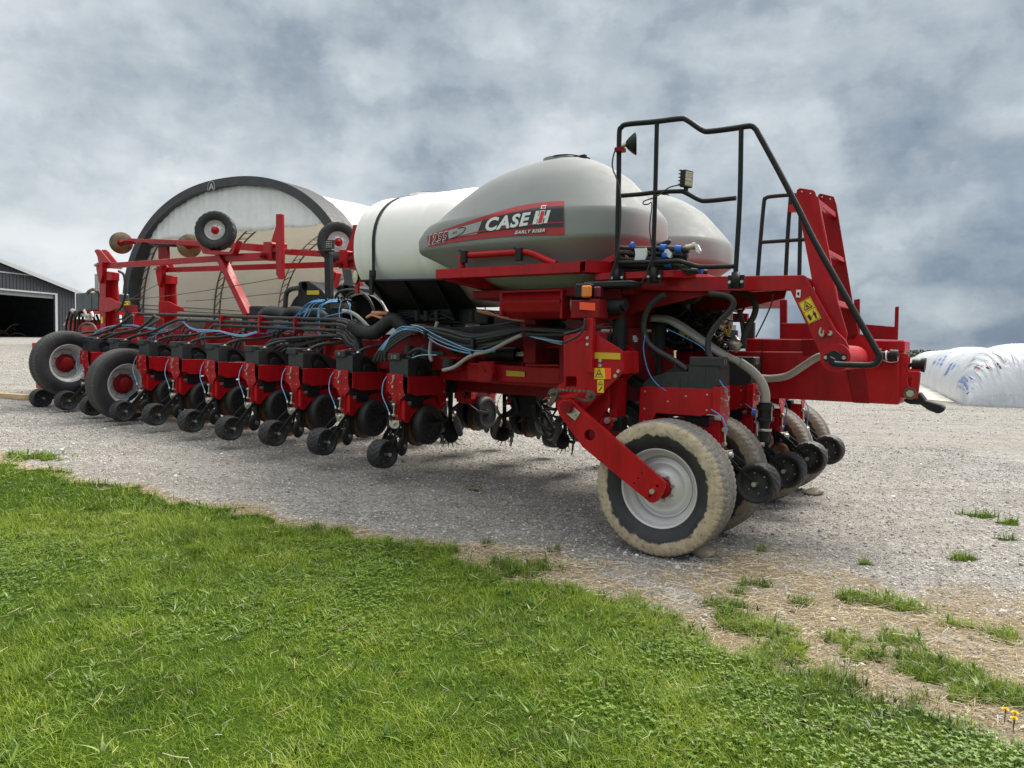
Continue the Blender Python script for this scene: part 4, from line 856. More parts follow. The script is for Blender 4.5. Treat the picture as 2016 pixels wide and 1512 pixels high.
for x0, x1, y0, y1, v_ in ((518, 534, 476, 513, 1.58), (667, 683, 492, 529, 2.2)):
    mb = MB(); mb.prism(PP(v_, (x0, y0), (x1-1, y0), (x1, y0+3), (x1, y1-2), (x1-3, y1), (x0-2, y1-1)), (0, .16, 0)); mb.m if 0 else None; mb.build('marker_hinge', planter, 'red', .012)
    mb = MB(); c0 = pv(x0+3, y1-9, v_); mb.cyl(c0, c0+Vector((0, -.06, 0)), .05, n=16); mb.cyl(c0+Vector((0, -.06, 0)), c0+Vector((0, -.085, 0)), .025, n=10); mb.build('hinge_pin', planter, 'red2')
    mb = MB(); mb.box(*(lambda a, b: (a.x, b.x, v_+.04, v_+.14, b.z, a.z))(pv(x1, y0+4, v_), pv(x1+12, y1-4, v_))); mb.box(*(lambda a, b: (a.x+.02, b.x+.10, v_+.0, v_+.18, b.z+.12, a.z-.10))(pv(x1, y0, v_), pv(x1+10, y1, v_))); mb.build('marker_link', planter, 'red2', .006)
plate('marker_mast', 1.52, .05, c4((575, 368), (622, 366), (630, 880), (596, 886), (578, 850), (575, 590), (538, 588), (574, 470)), bevel=.006)
plate('marker_mast', 2.15, .06, c4((1186, 454), (1231, 452), (1226, 600), (1244, 930), (1215, 935), (1192, 800), (1186, 665), (1130, 655), (1180, 520)), bevel=.006)
# marker wheels, discs
def small_wheel(loc, rot, nm):
    mb = MB(); tyre_mesh(mb, .305, .155, .19, style='rib', n=120); o = mb.build('marker_wheel', planter, 'rubber'); o.location = loc; o.rotation_euler = rot; o['label'] = nm
    mb = MB(); f = -1
    mb.lathe([(.160, f*.075), (.163, f*.065), (.150, f*.05), (.140, f*.02), (.125, f*.0), (.12, f*.02), (.06, f*.03), (.001, f*.03)], (0, 0, 0), n=48); mb.lathe([(.160, .075), (.14, .02), (.125, 0)], (0, 0, 0), n=32); mb.build('rim', o, 'rim')
    mb = MB().m('red'); mb.lathe([(.062, f*.03), (.058, f*.06), (.035, f*.075), (.028, f*.10), (.001, f*.105)], (0, 0, 0), n=24); mb.m('steel')
    for i in range(6): a = i*math.pi/3+.2; p = Vector((.092*math.cos(a), f*.028, .092*math.sin(a))); mb.cyl(p, p+Vector((0, f*.02, 0)), .010, n=6)
    mb.build('hub', o)
small_wheel(pv(425, 455, 1.62), (R(-8), 0, R(38)), 'small spare looking wheel on the marker arm nearer the front')
small_wheel(pv(666, 478, 2.35), (R(-8), 0, R(50)), 'small wheel beside the white tank')
plate('wheel_bracket', 1.50, .10, c1((1548, 543), (1600, 540), (1618, 552), (1655, 640), (1668, 655), (1830, 670), (1870, 600), (1880, 578), (1862, 650), (1840, 690), (1700, 690), (1610, 682)), bevel=.004)
for a, b, v_ in (((432, 500), (491, 622), 1.62), ((663, 535), (628, 662), 2.6)):
    p, q = pv(*a, v_), pv(*b, v_); mb = MB(); mb.beam(p, q, .11, .13, (0, 1, 0)); mb.build('marker_strut', planter, 'red', .008)
def mdisc(x, y, v_, ax, lab):
    c0 = pv(x, y, v_); ax = Vector(ax).normalized(); mb = MB()
    mb.lathe([(.205, -.03), (.16, -.008), (.10, .006), (.001, .01)], c0, ax, 48); mb.lathe([(.205, -.034), (.16, -.013), (.001, .003)], c0, ax, 48); o = mb.build('marker_disc', planter, 'disc', 0, lab)
    mb = MB(); mb.lathe([(.065, .008), (.06, .03), (.035, .04), (.03, .08), (.001, .09)], c0, ax, 20); mb.lathe([(.05, -.01), (.045, -.06), (.001, -.07)], c0, ax, 20); mb.beam(c0+Vector((0, 0, 0)), c0+Vector((.30, .10, .03)), .05, .05); mb.cyl(c0+Vector((.06, .02, -.01)), c0+Vector((.33, .12, -.01)), .022, n=10); mb.build('disc_hub', o, 'red2', .002)
mdisc(238, 478, 2.1, (.80, -.60, 0), 'rusty marker disc at the front end'); mdisc(372, 484, 2.2, (.72, -.69, 0), 'rusty marker disc behind the small wheel')
# marker posts
def mpost(dx, v_, pts_ear, x0, x1, yt, yb, xr):
    mb = MB()
    for e, dv in ((pts_ear, 0), ([(x+13, y+.5) for x, y in pts_ear], .16)): mb.prism(PP(v_+dv, *e), (0, .03, 0))
    A, B = pv(x0, yt, v_), pv(x1, yt, v_); C_, D_ = pv(x0+2, yb, v_), pv(x1-1, yb, v_)
    mb.hexa([A, B, D_, C_], (0, .03, 0)); mb.hexa([A, C_, C_+Vector((0, .16, 0)), A+Vector((0, .16, 0))], (.03, 0, 0)); mb.hexa([B-Vector((.03, 0, 0)), D_-Vector((.03, 0, 0)), D_+Vector((-.03, .16, 0)), B+Vector((-.03, .16, 0))], (.03, 0, 0))
    w_ = x1-x0; E = pv(x1+xr*.45, yt+2, v_)
    mb.hexa([B+Vector((0, 0, 0)), E, E-Vector((0, 0, .14)), B-Vector((0, 0, .16))], (0, .14, 0)); mb.hexa([B, E, pv(x1+xr-1, yb, v_), D_], (0, .26, 0)) if 0 else None
    mb.prism([B+Vector((.0, .10, -.05)), E+Vector((0, .10, -.05)), E+Vector((-.02, .10, -.22)), pv(x1+xr-12, yt+55, v_)+Vector((0, .10, 0)), pv(x1+xr-12, yb, v_)+Vector((0, .10, 0)), D_+Vector((0, .10, 0))], (0, .03, 0))
    mb.prism([pv(x0, yt+52, v_-.03), pv(x1+6, yt+52, v_-.03), pv(x1+xr-2, yt+60, v_-.03), pv(x1+xr+12, yt+65, v_-.03), pv(x1+xr+12, yt+72, v_-.03), pv(x1+xr-2, yt+73, v_-.03), pv(x1+4, yt+80, v_-.03), pv(x0, yt+79, v_-.03)], (0, .03, 0))
    mb.prism(PP(v_-.05, (x0-5, yt-17), (x0+6, yt-18), (x0+6, yt+8), (x0+2, yt+24), (x0-1, yt+22), (x0-6, yt-5)), (0, .09, 0))
    o = mb.build('marker_post', planter, 'red', .005)
    mb = MB(); c0 = pv(x0-5, yt-12, v_-.06); mb.cyl(c0, c0+Vector((0, .45, 0)), .035, n=14); mb.cyl(c0+Vector((-.04, 0, 0)), c0+Vector((.02, 0, 0)), .03, n=10); mb.build('hinge_pin', o, 'steel')
mpost(0, 1.60, [(185.5, 494), (188, 491), (194, 491), (199, 495), (217, 517), (194, 519), (191, 504)], 195, 209, 534, 658, 24)
mpost(0, 2.20, [(311, 512), (313, 509), (318, 509), (322, 514), (330, 526), (318, 527), (312, 520)], 312, 325, 541, 638, 23)
plate('marker_post', 2.05, .05, c1((1255, 615), (1325, 605), (1330, 720), (1255, 722)), 'red2'); plate('top_cap', 2.0, .2, c1((1180, 600), (1345, 605), (1345, 622), (1180, 615)), 'black')
sticker(1.50, c7((845, 845), (942, 843), (942, 900), (848, 905)), [[(.1, .3), (.35, .3), (.35, .7), (.1, .7)], [(.8, .2), (.93, .2), (.93, .9), (.8, .9)]])
sticker(1.56, c7((510, 1080), (535, 1075), (540, 1165), (515, 1170)), [])
plate('control_box', 1.52, .12, c7((845, 905), (950, 900), (960, 1005), (848, 1012)), 'red2')
# cables of the markers
mb = MB(); mb.tube(PP(1.55, (254, 589), (300, 586), (400, 573), (547, 548)), .006, 6, 2); mb.tube(PP(2.2, (366, 593), (440, 588), (568, 575)), .006, 6, 2); mb.tube(PP(2.0, (258, 588), (312, 559)), .005, 6, 1); mb.split('marker_cable', planter, 'iron')
mb = MB(); mb.tube(PP(1.5, (234, 534), (243, 540), (246, 555), (247, 575), (244, 592), (238, 606), (229, 613)), .022, 8); mb.tube(PP(1.5, (238, 606), (246, 612), (247, 622), (240, 628), (229, 629)), .014, 8); mb.split('hydraulic_hose', planter, 'hose')
# front tank box, couplers and hitch at the tongue
mb = MB(); a, b = pv(148, 577, 1.9), pv(181, 612, 1.9); mb.box(a.x, b.x, 1.9, 2.5, b.z, a.z+.0); mb.hexa([(b.x, 1.9, b.z), (b.x, 1.9, a.z), (b.x, 2.5, a.z), (b.x, 2.5, b.z)], (.25, 0, .0)); mb.build('front_box', planter, 'box', .02)
plate('light_panel', 2.0, .03, c1((750, 845), (780, 840), (780, 1000), (752, 960)), 'dgrey')
mb = MB().m('red')
for q in (((131, 631), (152, 628), (152, 660), (138, 660)), ((160, 640), (190, 640), (190, 662), (158, 662)), ((141, 610), (196, 612), (196, 618), (141, 616))): mb.hexa(PP(1.8, *q), (0, .5, 0))
mb.m('steel')
for a, b, r in (((133, 628), (142, 612), .035), ((126, 640), (135, 629), .018), ((143, 612), (152, 616), .05), ((166, 611), (171, 622), .03), ((160, 620), (178, 622), .03), ((170, 628), (178, 628), .03), ((180, 615), (184, 625), .03)): mb.cyl(pv(*a, 1.75), pv(*b, 1.75), r, n=12)
mb.m('black')
for i in range(9):
    x = 138+i*6.5; mb.tube(PP(1.7+.03*i, (x, 612+i % 3*4), (x-5+i, 628), (x-8+i*2, 645), (x-6, 662)), .022, 8)
mb.cyl(pv(150, 617, 1.74), pv(160, 618, 1.74), .06, n=14)
mb.m('iron').tube(PP(1.68, (157, 662), (157, 645), (168, 636), (182, 638), (190, 650)), .020, 8); mb.tube(PP(1.68, (172, 578), (176, 573), (184, 570), (192, 575)), .03, 8)
mb.build('front_coupling', planter)
mb = MB(); mb.hexa(PP(.9, (63, 675), (69, 675), (69, 698), (63, 698)), (0, .05, 0)); mb.hexa(PP(.9, (69, 684), (80, 685), (80, 689), (69, 688)), (0, .05, 0)); mb.hexa(PP(.9, (71, 752), (80, 756), (80, 766), (71, 764)), (0, .05, 0)); mb.build('wing_tip_bracket', planter, 'red')
sticker(1.68, ((166, 661), (178, 661), (178, 666), (166, 666)), [])
# ---------- manifold pipes on the wing
mb = MB()
for a, b, r, v_ in (((262, 617.5), (665, 629.5), .024, 1.15), ((372, 631), (665, 639), .022, 1.12), ((420, 640), (668, 651), .022, 1.10)):
    mb.cyl(pv(*a, v_), pv(*b, v_), r, n=12)
mb.tube(PP(1.08, (668, 661), (640, 661), (600, 664), (540, 670), (520, 684)), .022, 10)
man = mb.build('air_manifold', planter, 'hose')
mb = MB()
for x, yt, yb in ((262, 615, 640), (432, 620, 655), (508, 621, 655), (577, 624, 655), (662, 626, 664)): mb.hexa(PP(1.08, (x, yt), (x+2.5, yt), (x+2.5, yb), (x, yb)), (0, .16, 0))
mb.split('manifold_bracket', man, 'red', .002)
mb = MB()
for i, (y0, dx) in enumerate(((628, 20), (632, 14), (639, 8), (645, 4), (651, 0), (657, -5), (661, -9))):
    mb.tube(PP(1.06-.03*(i % 3), (664, y0), (676+dx*.3, y0+3), (690+dx*.5, y0+14+i), (701+dx*.4, 672+i*2), (704+dx*.5+i*1.2, 705)), .021, 9)
for (x0, y0) in ((100, 0),):
    for i in range(4): mb.tube(PP(1.15, (655-i*8, 663+i), (620-i*10, 672+i*3), (590-i*12, 680), (560-i*14, 700)), .020, 8)
mb.split('delivery_hose', man, 'hose')
# long delivery hoses to the far units, above the row
for j, pts in enumerate((((168, 664), (200, 655), (235, 640), (262, 620)), ((200, 671), (230, 657), (270, 648), (290, 635), (305, 621)), ((248, 671), (268, 661), (300, 653), (330, 638), (350, 630), (366, 630)))):
    mb = MB(); mb.tube(PP(.95, *pts), .023, 9); mb.build('delivery_hose', man, 'hose')
for j in range(3):
    mb = MB().m('hose')
    for i in range(9):
        u = random.uniform(-3.0, -1.0); z = random.uniform(.62, .98); v_ = random.uniform(1.9, 2.5)
        mb.tube([(u, v_, z+.18), (u+random.uniform(-.15, .15), v_+.05, z), (u+random.uniform(-.3, .3), v_+.1, z-random.uniform(-.05, .15)), (u+random.uniform(-.4, .4), v_+.2, z+random.uniform(0, .25))], random.choice((.012, .018, .022)), 7)
    mb.m('black').box(-2.9+j*.75, -2.55+j*.75, 2.1, 2.25, .72, 1.15); mb.build('hose_cluster', planter)
# ---------- bundle of hoses along the centre
mb = MB()
for i in range(15):
    k = i/14; s_ = 28*k; jx = random.uniform(-2, 2); v_ = .90-.25*math.sin(i*1.9)
    mb.tube(PP(v_, (812-jx, 645+k*9), (838, 645+s_*.35+random.uniform(-2, 2)), (880, 651+s_*.9+random.uniform(-2, 2)), (930+jx*3, 661+s_+random.uniform(-1, 1)), (985, 654+s_*.8+random.uniform(-2, 2)), (1030, 646+s_*.5), (1075, 648+s_*.42+random.uniform(-2, 2)), (1135, 652+s_*.25)), .017+.004*(i % 3 == 0), 8)
for i in range(12):
    k = i/11; mb.tube(PP(1.2, (840+i*4, 640), (900, 646+8*k), (980+random.uniform(-8, 8), 640+14*k+random.uniform(-4, 4)), (1050, 634+16*k+random.uniform(-5, 5)), (1110+random.uniform(-6, 6), 630+20*k)), .014, 7)
for i in range(4): mb.tube(PP(.86, (814, 647+i*3), (790, 654+i*5), (765, 670+i*6), (746+i*4, 692+i*3), (735+i*8, 712)), .020, 8)
hb = mb.split('delivery_hose', planter, 'hose')[0]
mb = MB()
for x, y0, y1 in ((931, 666, 699), (838, 646, 664)): mb.tube(PP(.62, (x, y0), (x+1, y1)), .02, 8, 1); mb.beam(pv(x, y0, .64), pv(x+1, y1, .64), .05, .03)
mb.split('cable_tie', planter, 'black')
mb = MB(); mb.hexa(PP(.70, (811, 643), (818.5, 643), (818, 660), (811, 659)), (0, .2, 0)); mb.hexa(PP(.66, (1024, 637), (1034, 637), (1034, 664), (1025, 662)), (0, .5, 0)); mb.split('hose_hanger', planter, 'red2', .003)
mb = MB(); mb.tube(PP(.72, (861, 634), (856, 650), (849, 670), (846, 695), (850, 711)), .019, 10); mb.tube(PP(.62, (872, 729), (895, 722), (928, 700), (965, 690), (1000, 672), (1028, 659)), .019, 10); mb.tube(PP(.7, (1034, 657), (1060, 662), (1085, 671), (1108, 676)), .019, 10); mb.split('grey_hose', planter, 'ghose')
mb = MB()
for i in range(4): mb.tube(PJ(.66-.02*i, (745+i*3, 690), (765+i*2, 668-i*2), (790, 652-i*2), (812, 648-i), (830, 655-i*3), (860, 678-i*5), (900, 692-i*4), (935, 697-i*2), (975, 692-i)), .0048, 6)
mb.tube(PP(.66, (1040, 661), (1070, 668), (1108, 673)), .009, 6); mb.tube(PP(.6, (811, 705), (830, 699), (860, 699)), .006, 6); mb.split('air_tube', planter, 'lblue')
# black elbow pipes below the white tank and orange hoses
mb = MB()
for x in (806, 839): mb.cyl(pv(x, 680, .9), pv(x-3, 705, .9), .05, .04, 14)
mb.tube(PP(.8, (802, 702), (812, 692), (828, 687), (845, 693), (875, 697)), .022, 9); mb.cyl(pv(884, 706, .9), pv(884, 722, .9), .075, n=20); mb.build('elbow_pipe', planter, 'hose')
mb = MB(); mb.hexa(PP(.88, (866, 702), (898, 703), (893, 707), (868, 706)), (0, .2, 0)); mb.build('pipe_bracket', planter, 'red')
mb = MB(); mb.tube(PP(1.0, (722, 625), (733, 620), (748, 625), (762, 628), (778, 625)), .018, 8); mb.tube(PP(1.0, (733, 616), (765, 617)), .024, 8, 1); mb.tube(PP(1.0, (955, 612), (985, 624), (1030, 632), (1060, 628)), .011, 8); mb.tube(PP(1.1, (940, 612), (970, 620), (1020, 630)), .014, 8); mb.split('copper_hose', planter, 'orange')
mb = MB()
for i in range(4): mb.tube(PP(1.1, (745+i*25, 612+i % 3*4), (770+i*22, 622+i % 2*6), (800+i*20, 616+i % 3*7), (850+i*15, 626+i % 2*4)), .012, 7)
for x in (755, 822, 840, 861, 930): mb.cyl(pv(x, 612, 1.1), pv(x, 632, 1.1), .035, n=12)
mb.build('plumbing', planter, 'black')
# corrugated duct
P = spline(PP(1.0, (693, 640), (712, 652), (735, 655), (752, 645), (765, 634), (778, 630), (790, 640), (800, 655)), 22)
mb = MB(); mb.tube(P, .082, 18, 1, True, lambda i: 1+.06*math.sin(i*1.45)); mb.build('corrugated_duct', planter, 'rubber')
P = spline(PP(1.3, (560, 622), (575, 613), (600, 616), (612, 620), (628, 618), (645, 632)), 12); mb = MB(); mb.tube(P, .07, 16, 1); mb.m if 0 else None; mb.build('corrugated_duct', planter, 'rubber')
mb = MB(); mb.tube(PP(1.35, (518, 622), (530, 614), (550, 616), (565, 620)), .085, 16); mb.build('air_duct', planter, 'plastic')
mb = MB().m('black'); q = PP(1.5, (490, 603), (523, 605), (527, 625), (490, 622)); mb.hexa(q, (0, .4, 0)); mb.build('valve_block', planter, None, .01)
# fan housings
def fan(v_, out, hole, holes=True, nm='fan_housing', d=.34):
    mb = MB(); mb.prism(PP(v_, *out), (0, d, 0), [PP(v_, *hole)]); return mb.build(nm, planter, 'black', .01)
fan(1.5, [(587, 557), (590, 554), (606, 553), (620, 561), (633, 571), (641, 582), (649, 600), (652, 640), (566, 640), (566, 615), (570, 604), (577, 590), (586, 580)], circ(598.5, 564, 5.5, 9))
fan(1.9, [(645, 582), (655, 570), (668, 562), (680, 560), (695, 562), (701, 566), (701, 583), (710, 590), (718, 600), (723, 618), (721, 640), (700, 652), (648, 650)], circ(681.5, 570, 5.5, 9))
sticker(1.49, c6((540, 268), (740, 266), (740, 338), (540, 336)), [], mt='yellow')
mb = MB(); c0 = pv(712, 622, 1.6); mb.lathe([(.27, 0), (.30, .03), (.30, .16), (.27, .2)], c0, (.8, -.6, 0), 40); mb.lathe([(.27, 0), (.001, .0)], c0, (.8, -.6, 0), 40); mb.build('fan_housing', planter, 'black')
mb = MB(); mb.tube(PP(1.42, (586, 567), (572, 570), (564, 578), (562, 600), (562, 624)), .034, 10); mb.tube(PP(1.5, (660, 585), (668, 575), (685, 571), (705, 573), (722, 584), (732, 600), (736, 614)), .02, 8); mb.tube(PP(1.5, (680, 590), (690, 578), (706, 576), (724, 588), (734, 605)), .02, 8); mb.split('hydraulic_hose', planter, 'hose')
mb = MB(); mb.m('iron')
for i in range(9): mb.cyl(pv(653+i*4, 596, 1.30), pv(653+i*4, 607, 1.30), .018, n=10)
mb.m('black')
for i in range(11): c0 = pv(630+i*6, 591+(i % 3), 1.32); mb.cyl(c0, c0+Vector((0, -.05, 0)), .02, n=8); mb.cyl(c0, c0+Vector((0, 0, .05)), .014, n=8)
mb.box(*(lambda a, b: (a.x, b.x, 1.32, 1.42, b.z, a.z))(pv(648, 594, 1.32), pv(690, 618, 1.32))); mb.m('steel').cyl(pv(676, 612, 1.28), pv(690, 615, 1.28), .03, n=10); mb.m('ghose').tube(PP(1.26, (686, 613), (700, 620), (714, 632), (726, 645)), .024, 8); mb.build('valve_block', planter)
mb = MB().m('blue')
for i in range(5): mb.tube(PJ(1.22-.015*i, (636, 590+i), (620-i*2, 592+i), (606-i, 602), (600-i*2, 615), (590-i*3, 630), (575-i, 640), (556, 641+i), (540+i*3, 648), (520, 652+i), (500, 655-i)), .0055, 6)
mb.m('lblue')
for i in range(5): mb.tube(PJ(1.20-.015*i, (664, 590+i), (650-i, 592+i), (638-i*2, 602), (630-i, 616), (625+i, 632), (624+i*1.5, 650), (632+i, 662), (648+i, 665)), .0055, 6)
for i in range(3): mb.tube(PJ(1.18, (638, 590+i), (612+i*2, 600), (603+i*2, 618), (592+i*2, 640), (583, 652+i), (572, 652), (562, 644-i)), .0055, 6)
mb.tube(PJ(1.15, (672, 592), (668, 612), (672, 640), (678, 664), (690, 692)), .0055, 6); mb.tube(PJ(1.15, (684, 593), (690, 605), (697, 640), (703, 680), (710, 702)), .0055, 6); mb.tube(PJ(1.2, (688, 596), (691, 603), (682, 611), (650, 618), (625, 630), (612, 645), (596, 662), (578, 680), (562, 696)), .0055, 6)
mb.tube(PJ(1.2, (640, 608), (615, 610), (595, 620), (570, 632), (545, 645), (520, 653)), .0055, 6)
for i in range(3): mb.tube(PJ(1.0, (505, 655-i), (478, 662-i), (450, 656+i), (430, 651+i), (400, 652-i), (375, 645+i), (358, 631+i), (340, 636+i), (310, 656+i), (290+i*8, 668)), .006, 6)
for i in range(2): mb.tube(PJ(1.0, (330, 652-i*2), (290, 646), (262, 641+i), (225, 643), (200, 648+i*2), (180, 660)), .006, 6)
mb.split('air_tube', planter)
# clutter between the hoppers and the frame: valves, hoses, fittings
mb = MB().m('wtext'); q = PP(1.2, (553, 668), (566, 672), (566, 695), (548, 692)); mb.hexa(q, (0, .1, 0)); mb.m('steel').cyl(pv(556, 666, 1.2), pv(560, 676, 1.2), .03, n=10); mb.build('white_valve', planter, None, .006)
for j in range(9):
    u = MU-.858*(j+.45); z = 1.50+wslope(u); mb = MB().m('hose')
    for i in range(5): a = random.uniform(0, .5); mb.tube([(u+a, 1.2, z-.1), (u+a+random.uniform(-.2, .2), 1.3, z+random.uniform(0, .18)), (u+a+random.uniform(-.3, .3), 1.5, z+random.uniform(-.05, .12)), (u+a, 1.75, z-.08)], .017, 7)
    mb.m('red2').box(u+.1, u+.25, 1.5, 1.7, z-.2, z+.05); mb.box(u+.3, u+.34, 1.2, 1.75, z-.2, z+.10); mb.m('steel').cyl((u+.2, 1.3, z-.02), (u+.2, 1.3, z+.06), .02, n=8); mb.cyl((u-.1, 1.35, z), (u-.02, 1.33, z+.02), .018, n=8); mb.build('hose_cluster', planter)
plate('frame_box', 1.15, .5, [(712, 668), (730, 668), (745, 706), (738, 720), (706, 720)], 'red', .01); plate('frame_box', 1.10, .5, [(753, 659), (757, 658), (866, 659), (895, 700), (900, 730), (741, 725), (747, 690)], 'red2', .01)
sticker(1.09, ((758.5, 670), (764, 670), (764, 679), (758.5, 679)), [[(.3, .3), (.7, .3), (.7, .8), (.3, .8)]])
# ---------- under the deck: wiring, modules, grey hoses
mb = MB().m('ghose')
for k in (0, 1): mb.tube(PP(.62+.07*k, (1282, 627-k*2), (1315, 631-k*4), (1345, 648-k*6), (1385, 675-k*5), (1420, 697-k*3), (1455, 712)), .026, 10)
mb.tube(PP(1.30, (1630, 699), (1608, 704), (1580, 722), (1550, 740), (1520, 745), (1497, 744)), .032, 10); mb.tube(PP(.75, (1455, 712), (1480, 730), (1499, 752), (1507, 775), (1507, 795)), .036, 10)
mb.split('grey_hose', planter)
mb = MB().m('black'); a = pv(1507, 792, .75); mb.cyl(a, a-Vector((0, 0, .16)), .055, n=18); mb.cyl(a-Vector((0, 0, .02)), a-Vector((0, 0, .06)), .07, n=18); mb.cyl(a-Vector((0, 0, .12)), a-Vector((0, 0, .15)), .07, n=18); mb.cyl(a-Vector((0, 0, .16)), a-Vector((0, 0, .32)), .038, n=16); mb.cyl(a-Vector((0, 0, .24)), a-Vector((0, 0, .27)), .05, n=16); mb.m('steel')
for sx in (-1, 1): mb.cyl(a+Vector((sx*.06, -.03, -.03)), a+Vector((sx*.06, -.03, -.14)), .006, n=6)
mb.lathe([(.053, -.01), (.055, 0), (.053, .01)], a-Vector((0, 0, .22)), (0, 0, 1), 20); mb.m('tape').cyl(a+Vector((-.07, 0, -.09)), a+Vector((-.10, 0, -.09)), .03, n=12); mb.build('liquid_valve', planter)
mb = MB()
for v_, pts, r in ((.30, ((1310, 578), (1290, 592), (1274, 612), (1267, 640), (1272, 668), (1290, 688), (1320, 705), (1354, 728)), .024), (.34, ((1395, 578), (1428, 582), (1443, 592), (1440, 608), (1415, 635), (1397, 662), (1394, 690), (1402, 708), (1422, 724)), .024),
    (.9, ((1440, 575), (1470, 580), (1487, 598), (1484, 622), (1468, 650), (1462, 686)), .026), (.9, ((1455, 610), (1462, 640), (1466, 686)), .020), (.8, ((1340, 592), (1365, 592), (1380, 582)), .026), (.12, ((1170, 634), (1185, 632), (1205, 633)), .014),
    (-.2, ((1152, 627), (1150, 645), (1137, 662), (1110, 675)), .010), (-.05, ((1155, 640), (1140, 650), (1110, 658)), .014), (.2, ((1198, 660), (1195, 680), (1190, 700)), .02)):
    mb.tube(PP(v_, *pts), r, 9)
mb.split('hydraulic_hose', planter, 'hose')
mb = MB(); mb.tube(PP(.28, (1270, 660), (1267, 690), (1276, 730), (1292, 755), (1312, 770)), .0052, 6); mb.tube(PP(.5, (1312, 647), (1350, 665), (1380, 682), (1395, 700), (1400, 714)), .0052, 6); mb.tube(PP(.25, (1400, 806), (1420, 820), (1429, 840), (1431, 857)), .0052, 6); mb.tube(PP(1.1, (1467, 794), (1485, 810), (1492, 830), (1493, 845)), .0052, 6); mb.tube(PP(.3, (1416, 748), (1424, 760), (1434, 770)), .0052, 6); mb.tube(PP(1.95, (1541, 785), (1549, 800), (1546, 830), (1540, 850)), .0052, 6); mb.tube(PP(2.8, (1580, 786), (1590, 800), (1591, 820), (1588, 840)), .0052, 6); mb.split('air_tube', planter, 'blue')
mb = MB().m('iron')
for x0, x1, y0, y1, v_ in ((1360, 1420, 610, 624, 1.2), (1355, 1418, 626, 636, 1.2), (1352, 1412, 640, 650, 1.2), (1404, 1422, 608, 650, 1.15)):
    mb.hexa(PP(v_, (x0, y0), (x1, y0), (x1, y1), (x0, y1)), (0, .3, 0))
mb.m('dgrey').hexa(PP(1.19, (1363, 613), (1370, 613), (1370, 617), (1363, 617)), (0, .01, 0)); mb.hexa(PP(1.19, (1392, 617), (1400, 617), (1400, 622), (1392, 622)), (0, .01, 0)); mb.build('control_module', planter, None, .004)
mb = MB().m('black')
for i in range(34):
    x, y = random.uniform(1235, 1440), random.uniform(606, 680); mb.tube(PP(random.uniform(.8, 1.6), (x, y), (x+random.uniform(-20, 25), y+random.uniform(-14, 14)), (x+random.uniform(-10, 45), y+random.uniform(-18, 18)), (x+random.uniform(10, 60), y+random.uniform(-10, 24))), random.choice((.006, .009, .014)), 6)
for x, y, r in ((1333, 606, .12), (1300, 612, .07), (1262, 618, .06), (1215, 600, .05), (1208, 606, .06)): c0 = pv(x, y, 1.1 if x > 1240 else .05); mb.cyl(c0-Vector((.08, 0, 0)), c0+Vector((.08, 0, 0)), r, n=20)
for i in range(70):
    x, y = random.uniform(1305, 1425), random.uniform(625, 684); mb.tube(PP(random.uniform(.95, 1.25), (x, y), (x+random.uniform(-14, 20), y+random.uniform(-14, 14)), (x+random.uniform(-10, 30), y+random.uniform(-14, 16)), (x+random.uniform(-5, 40), y+random.uniform(-12, 14))), random.choice((.007, .010, .015)), 6)
for (x0, x1, y0, y1, v_) in ((1318, 1352, 640, 690, 1.3), (1350, 1436, 648, 690, 1.34), (1330, 1372, 612, 642, 1.32), (1240, 1300, 612, 642, 1.3)): mb.hexa(PP(v_, (x0, y0), (x1, y0+1), (x1, y1), (x0, y1)), (0, .25, 0))
mb.build('wiring_harness', planter)
mb = MB().m('iron')
for i in range(16): c0 = pv(random.uniform(1325, 1430), random.uniform(650, 686), 1.28); mb.cyl(c0, c0+Vector((random.uniform(-.03, .05), -.08, random.uniform(-.03, .05))), random.uniform(.014, .028), n=10)
mb.split('fitting', planter); mb = MB(); mb.hexa(PP(1.0, (1336, 652), (1350, 645), (1360, 660), (1345, 672)), (0, .04, 0)); mb.build('wiring_tag', planter, 'yellow')
mb = MB().m('steel')
for x, y, dx, dy, r in ((1412, 638, 14, 8, .028), (1422, 655, -6, 14, .022), (1440, 668, 17, 18, .05), (1418, 664, -4, 6, .02), (1188, 603, 6, 0, .022), (1205, 597, 4, 6, .015), (1222, 590, -2, 14, .012)): mb.cyl(pv(x, y, .9 if x > 1300 else .06), pv(x+dx, y+dy, .9 if x > 1300 else .06), r, n=12)
mb.m('yellow').tube(PP(1.0, (1422, 634), (1433, 640), (1436, 652), (1430, 664)), .012, 6); mb.tube(PP(1.0, (1418, 640), (1426, 648), (1432, 660)), .012, 6); mb.m('wtext')
for x, y in ((1249, 665), (1251, 669), (1444, 645), (1403, 655)): mb.box(*(lambda a: (a.x-.015, a.x+.015, a.y, a.y+.02, a.z-.02, a.z+.02))(pv(x, y, .75)))
mb.split('fitting', planter)
mb = MB(); mb.tube(PP(.3, (1522, 580), (1518, 600), (1505, 630), (1488, 664)), .006, 6); mb.tube(PP(1.43, (1502, 667), (1500, 700), (1498, 745)), .0052, 6); mb.split('wire', planter, 'black')
mb = MB(); mb.hexa(PP(1.6, (1440, 617), (1471, 617), (1471, 634), (1440, 634)), (0, .05, 0)); mb.build('reflector_box', planter, 'red2')
mb = MB(); mb.hexa(PP(1.55, (1465, 635), (1485, 635), (1484, 668), (1464, 668)), (0, .04, 0)); mb.build('light_panel', planter, 'box')
mb = MB(); mb.hexa(PP(3.3, (1458, 607), (1466, 607), (1466, 611), (1458, 611)), (0, .04, 0)); mb.build('tail_lamp', planter, 'reflect')
